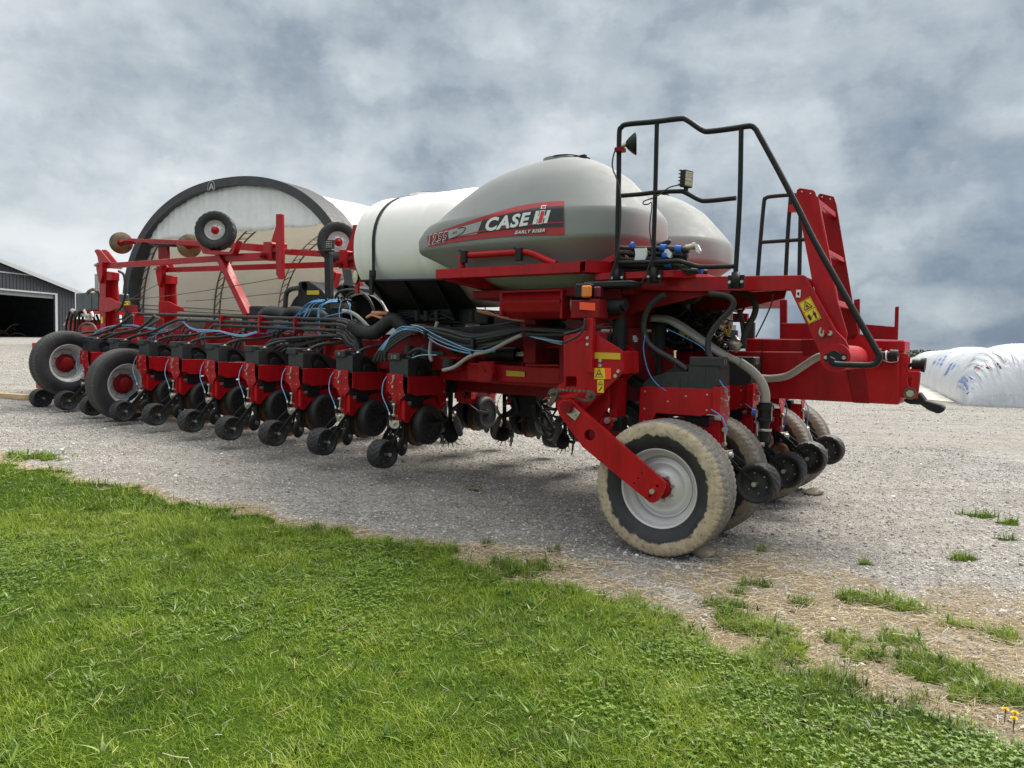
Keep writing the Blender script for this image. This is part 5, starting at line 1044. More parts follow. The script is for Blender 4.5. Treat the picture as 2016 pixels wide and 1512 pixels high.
# ---------- coiled hoses lying on the deck
mb = MB().m('hose')
for i in range(16):
    y = 489+i*2.6; x0 = 1216+random.uniform(-6, 8); x1 = 1352+random.uniform(-14, 16); v_ = .24+.05*(i % 4)
    mb.tube(PP(v_, (x0, y-2), (x0+30, y+random.uniform(-2, 2)), (x0+75, y+random.uniform(-2, 2)), (x1-25, y+random.uniform(-1, 3)), (x1, y+2)), .019, 8)
mb.tube(PP(.5, (1285, 494), (1300, 486), (1315, 479), (1318, 475), (1308, 478), (1290, 484)), .016, 8); mb.tube(PP(.3, (1210, 531), (1290, 533), (1340, 538), (1390, 534)), .016, 8); mb.tube(PP(.28, (1220, 524), (1300, 528), (1370, 533), (1393, 536)), .018, 8)
mb.m('steel').cyl(pv(1350, 488, .28), pv(1366, 485, .28), .024, n=12); mb.cyl(pv(1292, 492, .28), pv(1306, 491, .28), .024, n=12); mb.cyl(pv(1240, 495, .28), pv(1250, 493, .28), .022, n=12); mb.cyl(pv(1364, 485, .28), pv(1370, 484, .28), .03, n=12)
mb.m('tape')
for x, y, w_, h_ in ((1306, 488, 11, 6), (1336, 490, 11, 9), (1245, 483, 5, 4), (1310, 503, 9, 5), (1380, 530, 7, 6), (1316, 519, 12, 3)): a = pv(x-w_/2, y, .225); b = pv(x+w_/2, y+1, .225); mb.cyl(a, b, .030, n=14)
mb.m('cloth').prism(PP(.205, (1249, 489), (1272, 488), (1274, 500), (1270, 511), (1249, 512), (1251, 500)), (0, .06, 0)); mb.prism(PP(.205, (1307, 492), (1314, 490), (1323, 500), (1319, 508), (1310, 503)), (0, .04, 0)); mb.prism(PP(.26, (1368, 483), (1373, 481), (1379, 493), (1376, 499), (1370, 494)), (0, .03, 0))
mb.m('orange')
for pts in (((1210, 489), (1225, 495), (1238, 508)), ((1212, 500), (1226, 493), (1250, 490)), ((1222, 492), (1230, 500), (1234, 512)), ((1214, 506), (1226, 497), (1244, 492))): mb.tube(PP(.235, *pts), .0052, 6)
coil = mb.build('coiled_hose'); coil.location = OR; coil.rotation_euler = (0, 0, -TH); tag(coil, 'coiled black hoses with blue tape and white rags on the red deck', 'hose')
# ============================================================ GROUND
def sstep(a, b, x): k = np.clip((x-a)/(b-a), 0, 1); return k*k*(3-2*k)
def terr(x, y):
    x = np.asarray(x, float); y = np.asarray(y, float)
    az = x/np.maximum(y, 1.)
    w_ = 1-sstep(-.15, .42, az)
    far = np.clip(y-6, 0, 75)
    z = w_*.0265*far + .035*np.clip(-x-.2, 0, 9)*sstep(5, 8, y)*(1-sstep(40, 70, y)*.3)
    return z
def vnoise(x, y, s, seed):
    r_ = np.random.default_rng(seed); G = r_.random((256, 256)); x = x*s; y = y*s
    xi = np.floor(x).astype(int); yi = np.floor(y).astype(int); fx = x-xi; fy = y-yi; fx = fx*fx*(3-2*fx); fy = fy*fy*(3-2*fy)
    g = lambda a, b: G[a % 256, b % 256]
    return (g(xi, yi)*(1-fx)+g(xi+1, yi)*fx)*(1-fy)+(g(xi, yi+1)*(1-fx)+g(xi+1, yi+1)*fx)*fy
def fbm(x, y, s, seed, o=4):
    a = 0; t_ = 0
    for i in range(o): a = a+vnoise(x, y, s*2**i, seed+i)*.5**i; t_ += .5**i
    return a/t_
def gt(px_, py_, dz=0.):     # where the sight line of a picture point meets the yard
    z = 0.
    for _ in range(12): P = gz(px_, py_, z+dz); z = float(terr(P.x, P.y))
    return P
BP = [gt(*q) for q in ((0, 918), (130, 948), (300, 985), (500, 1030), (700, 1070), (860, 1095), (950, 1130), (1100, 1180), (1250, 1225), (1450, 1300), (1700, 1375), (1900, 1440), (2016, 1480))]
BX = np.array([-30, -9]+[p.x for p in BP]+[3.2, 6]); BY = np.array([BP[0].y+17, BP[0].y+(BP[0].x+9)*.75]+[p.y for p in BP]+[1.9, .2])
def gdist(x, y):     # >0 inside the lawn
    return (np.interp(x, BX, BY)-y)*.76
tufts = [(1035, 1125, .22), (1150, 1182, .20), (1195, 1192, .24), (1300, 1232, .22), (1345, 1246, .12), (1480, 1150, .10), (1490, 1240, .16), (1440, 1215, .12), (1735, 1188, .17), (1790, 1200, .13), (1690, 1180, .10), (1660, 1262, .12), (1770, 1262, .10), (1880, 1232, .10), (1960, 1255, .12), (1810, 1300, .14), (1850, 1330, .17), (1930, 1365, .19), (1995, 1375, .15), (1530, 1295, .12), (1620, 1345, .14), (1700, 1290, .12), (1930, 1016, .16), (1985, 1028, .15), (1985, 1062, .10), (935, 966, .07), (960, 1075, .05), (1085, 1088, .06), (60, 900, .3), (1450, 1170, .06), (1500, 1085, .05), (1700, 1110, .05), (1560, 1275, .10), (1420, 1195, .12), (1580, 1190, .1), (1900, 1100, .12)]
TF = [(gt(x, y).x, gt(x, y).y, r) for x, y, r in tufts]
def masks(x, y):
    d = gdist(x, y); n = fbm(x, y, 2.2, 5, 4)-.5; n2 = fbm(x, y, 7.5, 40, 3)-.5; n3 = fbm(x, y, 1.1, 77, 4)-.5
    lawn = sstep(-.12, .06, d+n*.46+n2*.42)
    tf = np.zeros_like(lawn)
    for tx, ty, r in TF:
        q = np.hypot((x-tx)*.8, (y-ty)*1.25); tf = np.maximum(tf, sstep(0, 1, (r*1.15-(q+n2*r*1.6))/(r*.6)))
    wd = np.interp(x, [-7, -1, 0, .8, 2, 5], [.30, .45, .80, 1.50, 2.3, 3.4])
    st = sstep(-wd*1.15, -wd*.35, d+n3*wd*1.15+n*.3)*(d < .4)
    st = np.maximum(st, .85*sstep(.10, .22, n3+n*.3)*sstep(-5.5, -.5, d)*(x > .3))
    dirt = sstep(-.85, -.15, d+n*.6)*(x > .35)*(d < .2)*sstep(-.06, .08, n3+.05)
    tr = sstep(.10, .25, fbm(x, y, .22, 91, 4)-.5)*(y > 7)
    st = st*(.62+.38*sstep(-.08, .12, fbm(x, y, 4.5, 150, 4)-.5))
    return lawn, tf, np.clip(st, 0, 1), np.clip(dirt+tr*.35, 0, 1)
def grid_axis(segs):
    out = []
    for a, b, s_ in segs: out += list(np.arange(a, b, s_))
    out.append(segs[-1][1]); return np.array(out)
gx = grid_axis([(-2500, -500, 500), (-500, -100, 50), (-100, -20, 5), (-20, -9, .5), (-9, 6, .055), (6, 12, .3), (12, 40, 2), (40, 200, 20), (200, 2500, 300)])
gy = grid_axis([(-60, -4, 8), (-4, 1.8, .6), (1.8, 12, .055), (12, 20, .25), (20, 60, 1.5), (60, 200, 10), (200, 4000, 300)])
X, Y = np.meshgrid(gx, gy, indexing='ij'); Z = terr(X, Y)
la, tf, st, di = masks(X, Y)
near = (np.abs(X+1.5) < 8) & (Y > 1) & (Y < 12.5)
Z = Z+np.where(near, (fbm(X, Y, 3.1, 12, 4)-.5)*.030+(fbm(X, Y, 14, 17, 2)-.5)*.010, 0)+la*near*.035
nx_, ny_ = X.shape
vs = np.stack([X, Y, Z], -1).reshape(-1, 3)
idx = np.arange(nx_*ny_).reshape(nx_, ny_); q = np.stack([idx[:-1, :-1], idx[1:, :-1], idx[1:, 1:], idx[:-1, 1:]], -1).reshape(-1, 4)
def np_mesh(name, vs, faces, mt, smooth=True, attrs=None, k=4):
    me = bpy.data.meshes.new(name); n = len(vs); f_ = len(faces)
    me.vertices.add(n); me.vertices.foreach_set('co', np.asarray(vs, np.float32).ravel())
    me.loops.add(f_*k); me.loops.foreach_set('vertex_index', np.asarray(faces, np.int32).ravel())
    me.polygons.add(f_); me.polygons.foreach_set('loop_start', np.arange(f_, dtype=np.int32)*k); me.polygons.foreach_set('loop_total', np.full(f_, k, np.int32))
    me.polygons.foreach_set('use_smooth', np.full(f_, smooth)); me.update(calc_edges=True); me.validate()
    for nm, a in (attrs or {}).items():
        at = me.attributes.new(nm, 'FLOAT', 'POINT'); at.data.foreach_set('value', np.asarray(a, np.float32).ravel())
    me.materials.append(mt); o = bpy.data.objects.new(name, me); COL.objects.link(o); return o
gm = bpy.data.materials.new('gravel_yard'); gm.use_nodes = True; t = NT(gm.node_tree)
co = t.n('ShaderNodeTexCoord').outputs['Object']
att = lambda nm: t.n('ShaderNodeAttribute', None, attribute_name=nm).outputs['Fac']
vor = t.n('ShaderNodeTexVoronoi', {'Vector': co, 'Scale': 62.}); vd = t.n('ShaderNodeTexVoronoi', {'Vector': co, 'Scale': 62.}, feature='DISTANCE_TO_EDGE')
vor2 = t.n('ShaderNodeTexVoronoi', {'Vector': co, 'Scale': 27.})
rnd = t.n('ShaderNodeSeparateColor', {0: vor.outputs['Color']}).outputs[0]; rnd2 = t.n('ShaderNodeSeparateColor', {0: vor2.outputs['Color']}).outputs[1]
stone = t.ramp(rnd, [(0., (.18, .172, .158)), (.3, (.30, .288, .270)), (.62, (.435, .418, .393)), (.85, (.575, .553, .52)), (1., (.78, .75, .70))])
stone = t.mix(.30, stone, t.ramp(rnd2, [(0, (.12, .12, .125)), (.5, (.36, .35, .34)), (1, (.58, .57, .54))]))
crev = t.ramp(vd.outputs['Distance'], [(0., .34), (.10, 1.)])
stone = t.mix(1., stone, crev, 'MULTIPLY')
big = t.noise(co, .35, 6., .6); stone = t.mix(t.ramp(big, [(.38, 0.), (.68, .45)]), stone, (.33, .292, .24))
md = t.noise(co, 5.5, 8., .78); stone = t.mix(1., stone, t.ramp(md, [(.30, .62), (.50, .98), (.72, 1.30)]), 'MULTIPLY')
strk = t.noise(t.mapping(co, (.22, 1.5, 1), rot=(0, 0, -.45)), 1.1, 7., .65, .8); stone = t.mix(1., stone, t.ramp(strk, [(.32, .78), (.52, 1.0), (.70, 1.14)]), 'MULTIPLY')
fine = t.mix(t.ramp(t.noise(co, 260., 3., .6), [(.4, .0), (.65, .35)]), stone, (.27, .26, .245))
dirtc = t.ramp(t.noise(co, 18., 8., .65), [(.25, (.085, .060, .042)), (.55, (.17, .125, .088)), (.8, (.27, .215, .16))])
strc = t.ramp(t.noise(t.mapping(co, (1, 3.2, 1), rot=(0, 0, .5)), 46., 5., .75), [(.3, (.10, .072, .048)), (.52, (.27, .215, .14)), (.72, (.60, .50, .34))])
grc = t.ramp(t.noise(co, 60., 4., .7), [(.3, (.022, .045, .005)), (.7, (.07, .12, .015))])
nz = t.noise(co, 34., 6., .75)
thr = lambda m_, lo, hi: t.n('ShaderNodeMapRange', {0: t.math('ADD', m_, t.math('MULTIPLY', t.math('SUBTRACT', nz, .5), 1.5)), 1: lo, 2: hi, 3: 0., 4: 1.}).outputs[0]
c = t.mix(thr(att('dirt'), .45, .62), fine, dirtc); c = t.mix(thr(att('straw'), .48, .62), c, strc); c = t.mix(thr(att('tuft'), .45, .6), c, grc); c = t.mix(t.ramp(att('lawn'), [(.35, 0.), (.6, 1.)]), c, grc)
# beyond the yard the ground turns to brown field
sp = t.n('ShaderNodeSeparateXYZ', {0: co}); ff = t.n('ShaderNodeMapRange', {0: sp.outputs[1], 1: 95., 2: 130., 3: 0., 4: 1.}).outputs[0]
c = t.mix(ff, c, t.ramp(t.noise(co, .03, 5., .6), [(.35, (.17, .13, .08)), (.65, (.09, .12, .04))]))
hgt = t.math('ADD', t.math('MULTIPLY', vd.outputs['Distance'], 1.4), t.math('MULTIPLY', rnd, .5))
hgt = t.math('ADD', hgt, t.math('MULTIPLY', t.noise(co, 110., 4., .6), .35))
bp = t.n('ShaderNodeBump', {'Strength': .85, 'Distance': .012, 'Height': hgt}).outputs[0]
p = t.n('ShaderNodeBsdfPrincipled', {'Base Color': c, 'Roughness': .9, 'Normal': bp, 'Specular IOR Level': .04}); t.n('ShaderNodeOutputMaterial', {0: p.outputs[0]})
g = np_mesh('ground', vs, q, gm, True, {'lawn': la*near+(1-near)*(gdist(X, Y) > 0), 'tuft': tf, 'straw': st, 'dirt': di}); g['kind'] = 'structure'; g['label'] = 'gravel yard with a worn grass verge'
def gnd(x, y): return terr(x, y)+(fbm(x, y, 3.1, 12, 4)-.5)*.030+(fbm(x, y, 14, 17, 2)-.5)*.010
# ---------- attribute coloured material
def attmat(name, stops, rough=.6, trans=0., attr='tone', spec=.4):
    mt = bpy.data.materials.new(name); mt.use_nodes = True; t = NT(mt.node_tree)
    a = t.n('ShaderNodeAttribute', None, attribute_name=attr).outputs['Fac']; c = t.ramp(a, stops)
    p = t.n('ShaderNodeBsdfPrincipled', {'Base Color': c, 'Roughness': rough, 'Specular IOR Level': spec})
    if trans:
        tr = t.n('ShaderNodeBsdfTranslucent', {0: c}); m_ = t.n('ShaderNodeMixShader', {0: trans, 1: p.outputs[0], 2: tr.outputs[0]}); t.n('ShaderNodeOutputMaterial', {0: m_.outputs[0]})
    else: t.n('ShaderNodeOutputMaterial', {0: p.outputs[0]})
    return mt
def infront(x, y):   # rough view cone of everything that could be seen
    return (np.abs(x) < y*.78+1.2)
# ---------- loose stones
n = 150000
x = rng.uniform(-9, 7.5, n); y = 2.4+10*rng.random(n)**1.35; x2 = rng.uniform(-24, 24, 90000); y2 = 9+22*rng.random(90000)**1.5; x = np.concatenate([x, x2]); y = np.concatenate([y, y2]); ok = infront(x, y); x, y = x[ok], y[ok]
la_, tf_, st_, di_ = masks(x, y); ok = (la_ < .3) & (rng.random(len(x)) > st_*.35) & (rng.random(len(x)) > tf_) & (rng.random(len(x)) > di_*.8); x, y = x[ok], y[ok]; n = len(x)
ph = (1+5**.5)/2; ico = np.array([(-1, ph, 0), (1, ph, 0), (-1, -ph, 0), (1, -ph, 0), (0, -1, ph), (0, 1, ph), (0, -1, -ph), (0, 1, -ph), (ph, 0, -1), (ph, 0, 1), (-ph, 0, -1), (-ph, 0, 1)])/1.9
icf = np.array([(0, 11, 5), (0, 5, 1), (0, 1, 7), (0, 7, 10), (0, 10, 11), (1, 5, 9), (5, 11, 4), (11, 10, 2), (10, 7, 6), (7, 1, 8), (3, 9, 4), (3, 4, 2), (3, 2, 6), (3, 6, 8), (3, 8, 9), (4, 9, 5), (2, 4, 11), (6, 2, 10), (8, 6, 7), (9, 8, 1)])
sz = rng.lognormal(math.log(.0062), .38, n); sz = np.clip(sz*(1+.05*np.clip(y-9, 0, 14)), .003, .026)
V = ico[None]*(1+rng.uniform(-.28, .28, (n, 12, 1)))*sz[:, None, None]*rng.uniform(.65, 1.35, (n, 1, 3)); V[:, :, 2] *= .7
a = rng.uniform(0, 6.28, n)[:, None]; Vx = V[:, :, 0]*np.cos(a)-V[:, :, 1]*np.sin(a); Vy = V[:, :, 0]*np.sin(a)+V[:, :, 1]*np.cos(a)
V = np.stack([Vx+x[:, None], Vy+y[:, None], V[:, :, 2]+(gnd(x, y)+sz*.25)[:, None]], -1).reshape(-1, 3)
Fc = (icf[None]+(np.arange(n)*12)[:, None, None]).reshape(-1, 3)
tone = np.repeat(np.clip(rng.normal(.5, .22, n), 0, 1), 12)
sm = attmat('loose_stone', [(0., (.12, .118, .112)), (.3, (.30, .288, .27)), (.6, (.47, .45, .42)), (.85, (.62, .60, .56)), (1., (.80, .77, .72))], .85)
o = np_mesh('gravel', V, Fc, sm, False, {'tone': tone}, 3); tag(o, kind='stuff', label='loose grey limestone gravel on the yard')
# ---------- grass
def blades(x, y, base, h, wd, lean, az, tone, nm, mt, segs=3, rnd=False):
    n = len(x); dx, dy = np.cos(az), np.sin(az); px_, py_ = -dy, dx
    tt = np.linspace(0, 1, segs+1); P = []
    for i, k in enumerate(tt):
        off = lean*h*(k**1.8); zz = h*(k-(lean*.38)*k*k)*np.sqrt(np.clip(1-(lean*.45)**2, .2, 1))
        ww = wd*max(.04, 1-(2*k-1)**2)**.5*.5 if rnd else wd*(1-k**1.6)*(.75+.5*math.sin(k*3.14))*.5+ (0.0002 if k == 1 else 0)
        cx, cy = x+dx*off, y+dy*off
        P.append(np.stack([cx-px_*ww, cy-py_*ww, base+zz], -1)); P.append(np.stack([cx+px_*ww, cy+py_*ww, base+zz], -1))
    V = np.stack(P, 1).reshape(-1, 3); k = 2*(segs+1)
    f1 = np.array([(2*i, 2*i+1, 2*i+3, 2*i+2) for i in range(segs)]); Fc = (f1[None]+(np.arange(n)*k)[:, None, None]).reshape(-1, 4)
    return V, Fc, np.repeat(tone, k)
def scatter(n, x0, x1, y0, y1, pw=1.): x = rng.uniform(x0, x1, n); y = y0+(y1-y0)*rng.random(n)**pw; ok = infront(x, y); return x[ok], y[ok]
gmats = [(0., (.020, .046, .004)), (.22, (.070, .130, .006)), (.45, (.150, .240, .010)), (.64, (.225, .330, .016)), (.80, (.30, .39, .030)), (.90, (.38, .42, .10)), (1., (.46, .40, .20))]
gmt = attmat('grass_blade', gmats, .5, .28)
gm2 = attmat('weed_leaf', [(0., (.018, .042, .006)), (.3, (.060, .125, .012)), (.6, (.130, .225, .022)), (.85, (.215, .315, .055)), (1., (.34, .42, .17))], .45, .2)
sets = []
for n_, y0, y1, w_, pw in ((620000, 2.35, 6.2, .0034, 1.1), (280000, 6., 10.8, .0055, 1.)):
    x, y = scatter(n_, -9 if y0 > 4 else -5.2, 6.6 if y0 > 4 else 4.4, y0, y1, pw); la_, tf_, st_, di_ = masks(x, y); den = fbm(x, y, 2.6, 61, 4)
    pt = sstep(.52, .66, fbm(x, y, .9, 66, 4))         # patches of finer, taller grass
    keep = rng.random(len(x)) < np.clip(la_*(.5+.75*den)+tf_*tf_*.55, 0, 1); x, y, la_, tf_, den, pt = (q_[keep] for q_ in (x, y, la_, tf_, den, pt)); n = len(x)
    h = rng.uniform(.022, .050, n)*np.clip(rng.lognormal(0, .28, n), .5, 2.0)*(1+.5*pt)*(.7+.6*den)+tf_*rng.uniform(-.01, .03, n)*(1-la_)
    edge = sstep(.25, .0, gdist(x, y)); h *= (1+.35*edge)*(.72+.56*vnoise(x, y, 7, 188))
    tone = np.clip(rng.normal(.545, .14, n)+(fbm(x, y, 1.3, 71, 4)-.5)*.70+(vnoise(x, y, 9, 88)-.5)*.34-edge*.10, 0, .88); dry = rng.random(n) < .02; tone[dry] = rng.uniform(.9, 1, dry.sum())
    sets.append(blades(x, y, gnd(x, y)+.02*la_, h, w_*rng.uniform(.6, 1.3, n), rng.uniform(.2, 1.15, n), rng.uniform(0, 6.28, n), tone, '', None))
off = 0; VV, FF, TT = [], [], []
for V, Fc, tn in sets: VV.append(V); FF.append(Fc+off); TT.append(tn); off += len(V)
o = np_mesh('grass', np.concatenate(VV), np.concatenate(FF), gmt, True, {'tone': np.concatenate(TT)}); tag(o, kind='stuff', label='bright green lawn grass beside the gravel')
# broad leaves: dandelion rosettes and clover
sets = []; x, y = scatter(20000, -7, 3.4, 2.35, 9.0, 1.3); la_, tf_, st_, di_ = masks(x, y); cl = fbm(x, y, 1.5, 105, 4); keep = rng.random(len(x)) < np.clip(la_*sstep(.44, .70, cl)*.9+.14*la_+tf_*.6+la_*.40*sstep(1.1, .2, gdist(x, y)), 0, 1); x, y, cl = x[keep], y[keep], cl[keep]; n = len(x); m_ = 7
xx = np.repeat(x, m_); yy = np.repeat(y, m_); az = np.repeat(rng.uniform(0, 6.28, n), m_)+np.tile(np.arange(m_)*6.283/m_, n)+rng.normal(0, .3, n*m_)
tone = np.clip(np.repeat(rng.normal(.48, .17, n)+(vnoise(x, y, 1.2, 130)-.5)*.5, m_)+rng.normal(0, .10, n*m_), 0, 1); hh = np.repeat(rng.uniform(.45, 1.5, n), m_)*rng.uniform(.026, .064, n*m_)
sets.append(blades(xx+np.cos(az)*.004, yy+np.sin(az)*.004, gnd(xx, yy)+.024, hh, hh*rng.uniform(.08, .17, n*m_), rng.uniform(.35, 1.5, n*m_), az, tone, '', None, 4))
# clover: three small round leaflets
x, y = scatter(70000, -5, 3.4, 2.35, 5.6, 1.2); la_, tf_, st_, di_ = masks(x, y); cl = fbm(x, y, 1.2, 205, 4); keep = (rng.random(len(x)) < la_*sstep(.42, .72, cl)); x, y = x[keep], y[keep]; n = len(x); m_ = 3
xx = np.repeat(x, m_); yy = np.repeat(y, m_); az = np.repeat(rng.uniform(0, 6.28, n), m_)+np.tile(np.arange(m_)*6.283/m_, n); hh = np.repeat(rng.uniform(.0055, .0105, n), m_)
V, Fc, tn = blades(xx, yy, gnd(xx, yy)+.03+np.repeat(rng.uniform(.012, .032, n), m_), hh, hh*.95, np.full(n*m_, 1.5), az, np.clip(np.repeat(rng.normal(.55, .14, n), m_), 0, .85), '', None, 4, True)
sets.append((V, Fc, tn)); off = 0; VV, FF, TT = [], [], []
for V, Fc, tn in sets: VV.append(V); FF.append(Fc+off); TT.append(tn); off += len(V)
o = np_mesh('weeds', np.concatenate(VV), np.concatenate(FF), gm2, True, {'tone': np.concatenate(TT)}); tag(o, kind='stuff', label='dandelion leaves and clover growing in the lawn')
# straw
def straws(n, x, y, z, L, w_):
    az = rng.uniform(0, 6.28, n); el = rng.normal(0, .13, n); d = np.stack([np.cos(az)*np.cos(el), np.sin(az)*np.cos(el), np.sin(el)], -1); s_ = np.stack([-np.sin(az), np.cos(az), np.zeros(n)], -1); up = np.array([0, 0, 1.])
    c_ = np.stack([x, y, z+np.abs(np.sin(el))*L/2+.003], -1); bend = rng.normal(0, .10, n)[:, None]*L[:, None]*s_; rows = []
    for k, bw in ((-.5, 0.), (0., 1.), (.5, 0.)):
        pc = c_+d*(L*k)[:, None]+bend*bw; rows += [pc+s_*w_[:, None]/2, pc+up*w_[:, None]*.6, pc-s_*w_[:, None]/2]
    V = np.stack(rows, 1).reshape(-1, 3); f1 = np.array([(0, 1, 4, 3), (1, 2, 5, 4), (3, 4, 7, 6), (4, 5, 8, 7)]); return V, (f1[None]+(np.arange(n)*9)[:, None, None]).reshape(-1, 4), n
sets = []; T_ = []
x, y = scatter(620000, -9, 6.5, 2.6, 12, 1.25); la_, tf_, st_, di_ = masks(x, y); keep = rng.random(len(x)) < np.clip(st_-.15, 0, 1)*.50*(la_ < .5)+.0016*(la_ < .5); x, y = x[keep], y[keep]; n = len(x)
V, Fc, n = straws(n, x, y, gnd(x, y)+.004, rng.uniform(.02, .12, n)*(1+1.2*(rng.random(n) < .08)), rng.uniform(.0012, .0030, n)); sets.append((V, Fc)); T_.append(np.repeat(rng.random(n), 9))
x, y = scatter(9000, -6, 3.2, 2.35, 8.5, 1.3); la_, _, _, _ = masks(x, y); x, y = x[la_ > .5][:750], y[la_ > .5][:750]; n = len(x)
V, Fc, n = straws(n, x, y, gnd(x, y)+rng.uniform(.045, .075, n), rng.uniform(.015, .10, n), rng.uniform(.0009, .0024, n)); sets.append((V, Fc)); T_.append(np.repeat(rng.uniform(.2, .95, n), 9))
off = 0; VV, FF = [], []
for V, Fc in sets: VV.append(V); FF.append(Fc+off); off += len(V)
smt = attmat('straw', [(0., (.22, .16, .10)), (.4, (.46, .37, .23)), (.8, (.72, .61, .42)), (1., (.85, .76, .58))], .6)
o = np_mesh('straw', np.concatenate(VV), np.concatenate(FF), smt, False, {'tone': np.concatenate(T_)}); tag(o, kind='stuff', label='dry straw scattered along the edge of the lawn')
# stones by the wheels
def rock(name, c, r, lab, seed, mt='stone'):
    bm = bmesh.new(); bmesh.ops.create_icosphere(bm, subdivisions=3, radius=1); rr = random.Random(seed); ds = [Vector((rr.uniform(-1, 1), rr.uniform(-1, 1), rr.uniform(-1, 1))).normalized() for _ in range(9)]; cut = [rr.uniform(.55, .9) for _ in ds]
    for v in bm.verts:
        for d, k in zip(ds, cut):
            q_ = v.co.dot(d)
            if q_ > k: v.co -= d*(q_-k)*.85
        v.co = Vector((v.co.x*r[0], v.co.y*r[1], v.co.z*r[2]))
    me = bpy.data.meshes.new(name); bm.to_mesh(me); bm.free(); me.materials.append(M[mt]); o = bpy.data.objects.new(name, me); COL.objects.link(o); o.location = c; o.rotation_euler = (0, 0, rr.uniform(0, 3)); return tag(o, lab, 'stone')
a = gt(1388, 1100); rock('chock_stone', (a.x, a.y+.05, .035), (.10, .07, .05), 'brown stone wedged against the near muddy wheel', 3)
a = gt(1606, 975); rock('chock_stone', (a.x, a.y+.03, .03), (.13, .09, .05), 'pale flat stone beside the farthest transport wheel', 5)
# dandelions
fm = mat('dandelion_petal', (.85, .62, .01), .6, var=.12)
for i, (x, y) in enumerate(((1979, 1400), (1998, 1407), (1996, 1418))):
    a = gt(x, y+4, .05); mb = MB(); M['petal'] = fm; M['leafg'] = gm2
    mb.m('petal')
    for ring, (r_, h_) in enumerate(((.016, .004), (.012, .008), (.007, .011))):
        for k in range(16):
            t_ = k*math.pi/8+ring*.2; d = Vector((math.cos(t_), math.sin(t_), 0)); s_ = Vector((-d.y, d.x, 0))*.0022; c_ = Vector((0, 0, .052)); mb.add([c_, c_+d*r_*.7-s_+Vector((0, 0, h_*.8)), c_+d*r_+Vector((0, 0, h_)), c_+d*r_*.7+s_+Vector((0, 0, h_*.8))], [(0, 1, 2, 3)])
    o = mb.build('dandelion'); o.location = (a.x, a.y, float(terr(a.x, a.y))+.012); mb = MB(); mb.cyl((0, 0, -.01), (0, 0, .054), .002, n=6); mb.build('stem', o, gm2)
    tag(o, ('left yellow dandelion flower in the grass, higher of two', 'right yellow dandelion flower at the frame edge', 'lower yellow dandelion flower beside the other two')[i], 'flower', 'yellow dandelions in the grass')
# lumber on the left
a = gz(-40, 787); b = gz(57, 783); mb = MB(); za = float(terr(a.x, a.y)); zb = float(terr(b.x, b.y))
a = atY(-60, 786, 13.2); b = atY(57, 781, 12.9); d = (b-a).normalized(); mb.beam((a.x, a.y, float(terr(a.x, a.y))+.05), (b.x, b.y, float(terr(b.x, b.y))+.05), .16, .09); o = mb.build('timber', None, 'lumber', .005); tag(o, 'pale wooden beam lying on the gravel at the left edge', 'timber')
# ============================================================ SILO BAG
bagm = bpy.data.materials.new('white_bag_film'); bagm.use_nodes = True; t = NT(bagm.node_tree); co = t.n('ShaderNodeTexCoord').outputs['Object']
wr = t.n('ShaderNodeTexWave', {'Vector': t.mapping(co, (1, .25, .25), rot=(0, 0, .25)), 'Scale': 1.6, 'Distortion': 9., 'Detail': 6., 'Detail Scale': 1.4}, bands_direction='X').outputs[1]
h_ = t.math('ADD', t.math('MULTIPLY', t.noise(t.mapping(co, (2.2, .7, .7)), 2.4, 7., .62, .8), 1.), t.math('MULTIPLY', wr, .35))
bp = t.n('ShaderNodeBump', {'Strength': .55, 'Distance': .12, 'Height': h_}).outputs[0]
p = t.n('ShaderNodeBsdfPrincipled', {'Base Color': t.ramp(t.noise(co, 1.1, 6., .6), [(.3, (.50, .53, .57)), (.7, (.62, .65, .69))]), 'Roughness': .36, 'Normal': bp}); t.n('ShaderNodeOutputMaterial', {0: p.outputs[0]})
P1 = gz(1896, 798); AX = Vector((.425, .905, 0)); AC = Vector((.905, -.425, 0)); BW = 1.75; BL = 36.; BH = 1.88
def bagpt(s, q, off=0.):     # s metres along, q in 0..1 around from the left foot over the top
    e = 1-(max(0., 1-s/1.9))**2.2; e2 = 1-.55*(max(0, 1-s/2.4))**1.6
    hh = BH*(.10+.90*e**.6)*(1+.028*math.sin(s*1.1)+.035*math.sin(s*.47+1))*(1-.10*min(1, max(0, (s-20)/16)))*(1 if s < BL-2 else max(.08, 1-((s-BL+2)/2)**2)); ww = (BW+off)*(.93+.07*e)*(1+.012*math.sin(s*1.9))
    an = math.pi*(1-q); cs, sn = math.cos(an), math.sin(an); rx = math.copysign(abs(cs)**.80, cs)*ww; rz = sn**.72*(hh+off)
    rz += .022*math.sin(q*19+s*2.3)*math.sin(s*3.1+q*7)*sn
    return P1+AX*(s-.0)+AC*(BW+rx)+Vector((0, 0, rz))
mb = MB(); NS, NQ = 150, 56; vs = []
S_ = [BL*(i/NS)**1.5 for i in range(NS+1)]
for s_ in S_:
    for j in range(NQ+1): vs.append(bagpt(s_, j/NQ))
fs = [(i*(NQ+1)+j, i*(NQ+1)+j+1, (i+1)*(NQ+1)+j+1, (i+1)*(NQ+1)+j) for i in range(NS) for j in range(NQ)]
fs.append(tuple(range(NQ+1))); mb.add(vs, fs, True); M['bagm'] = bagm; bag = mb.build('silage_bag', None, 'bagm'); tag(bag, 'long white plastic silage bag printed with blue lettering at the right', 'silage bag')
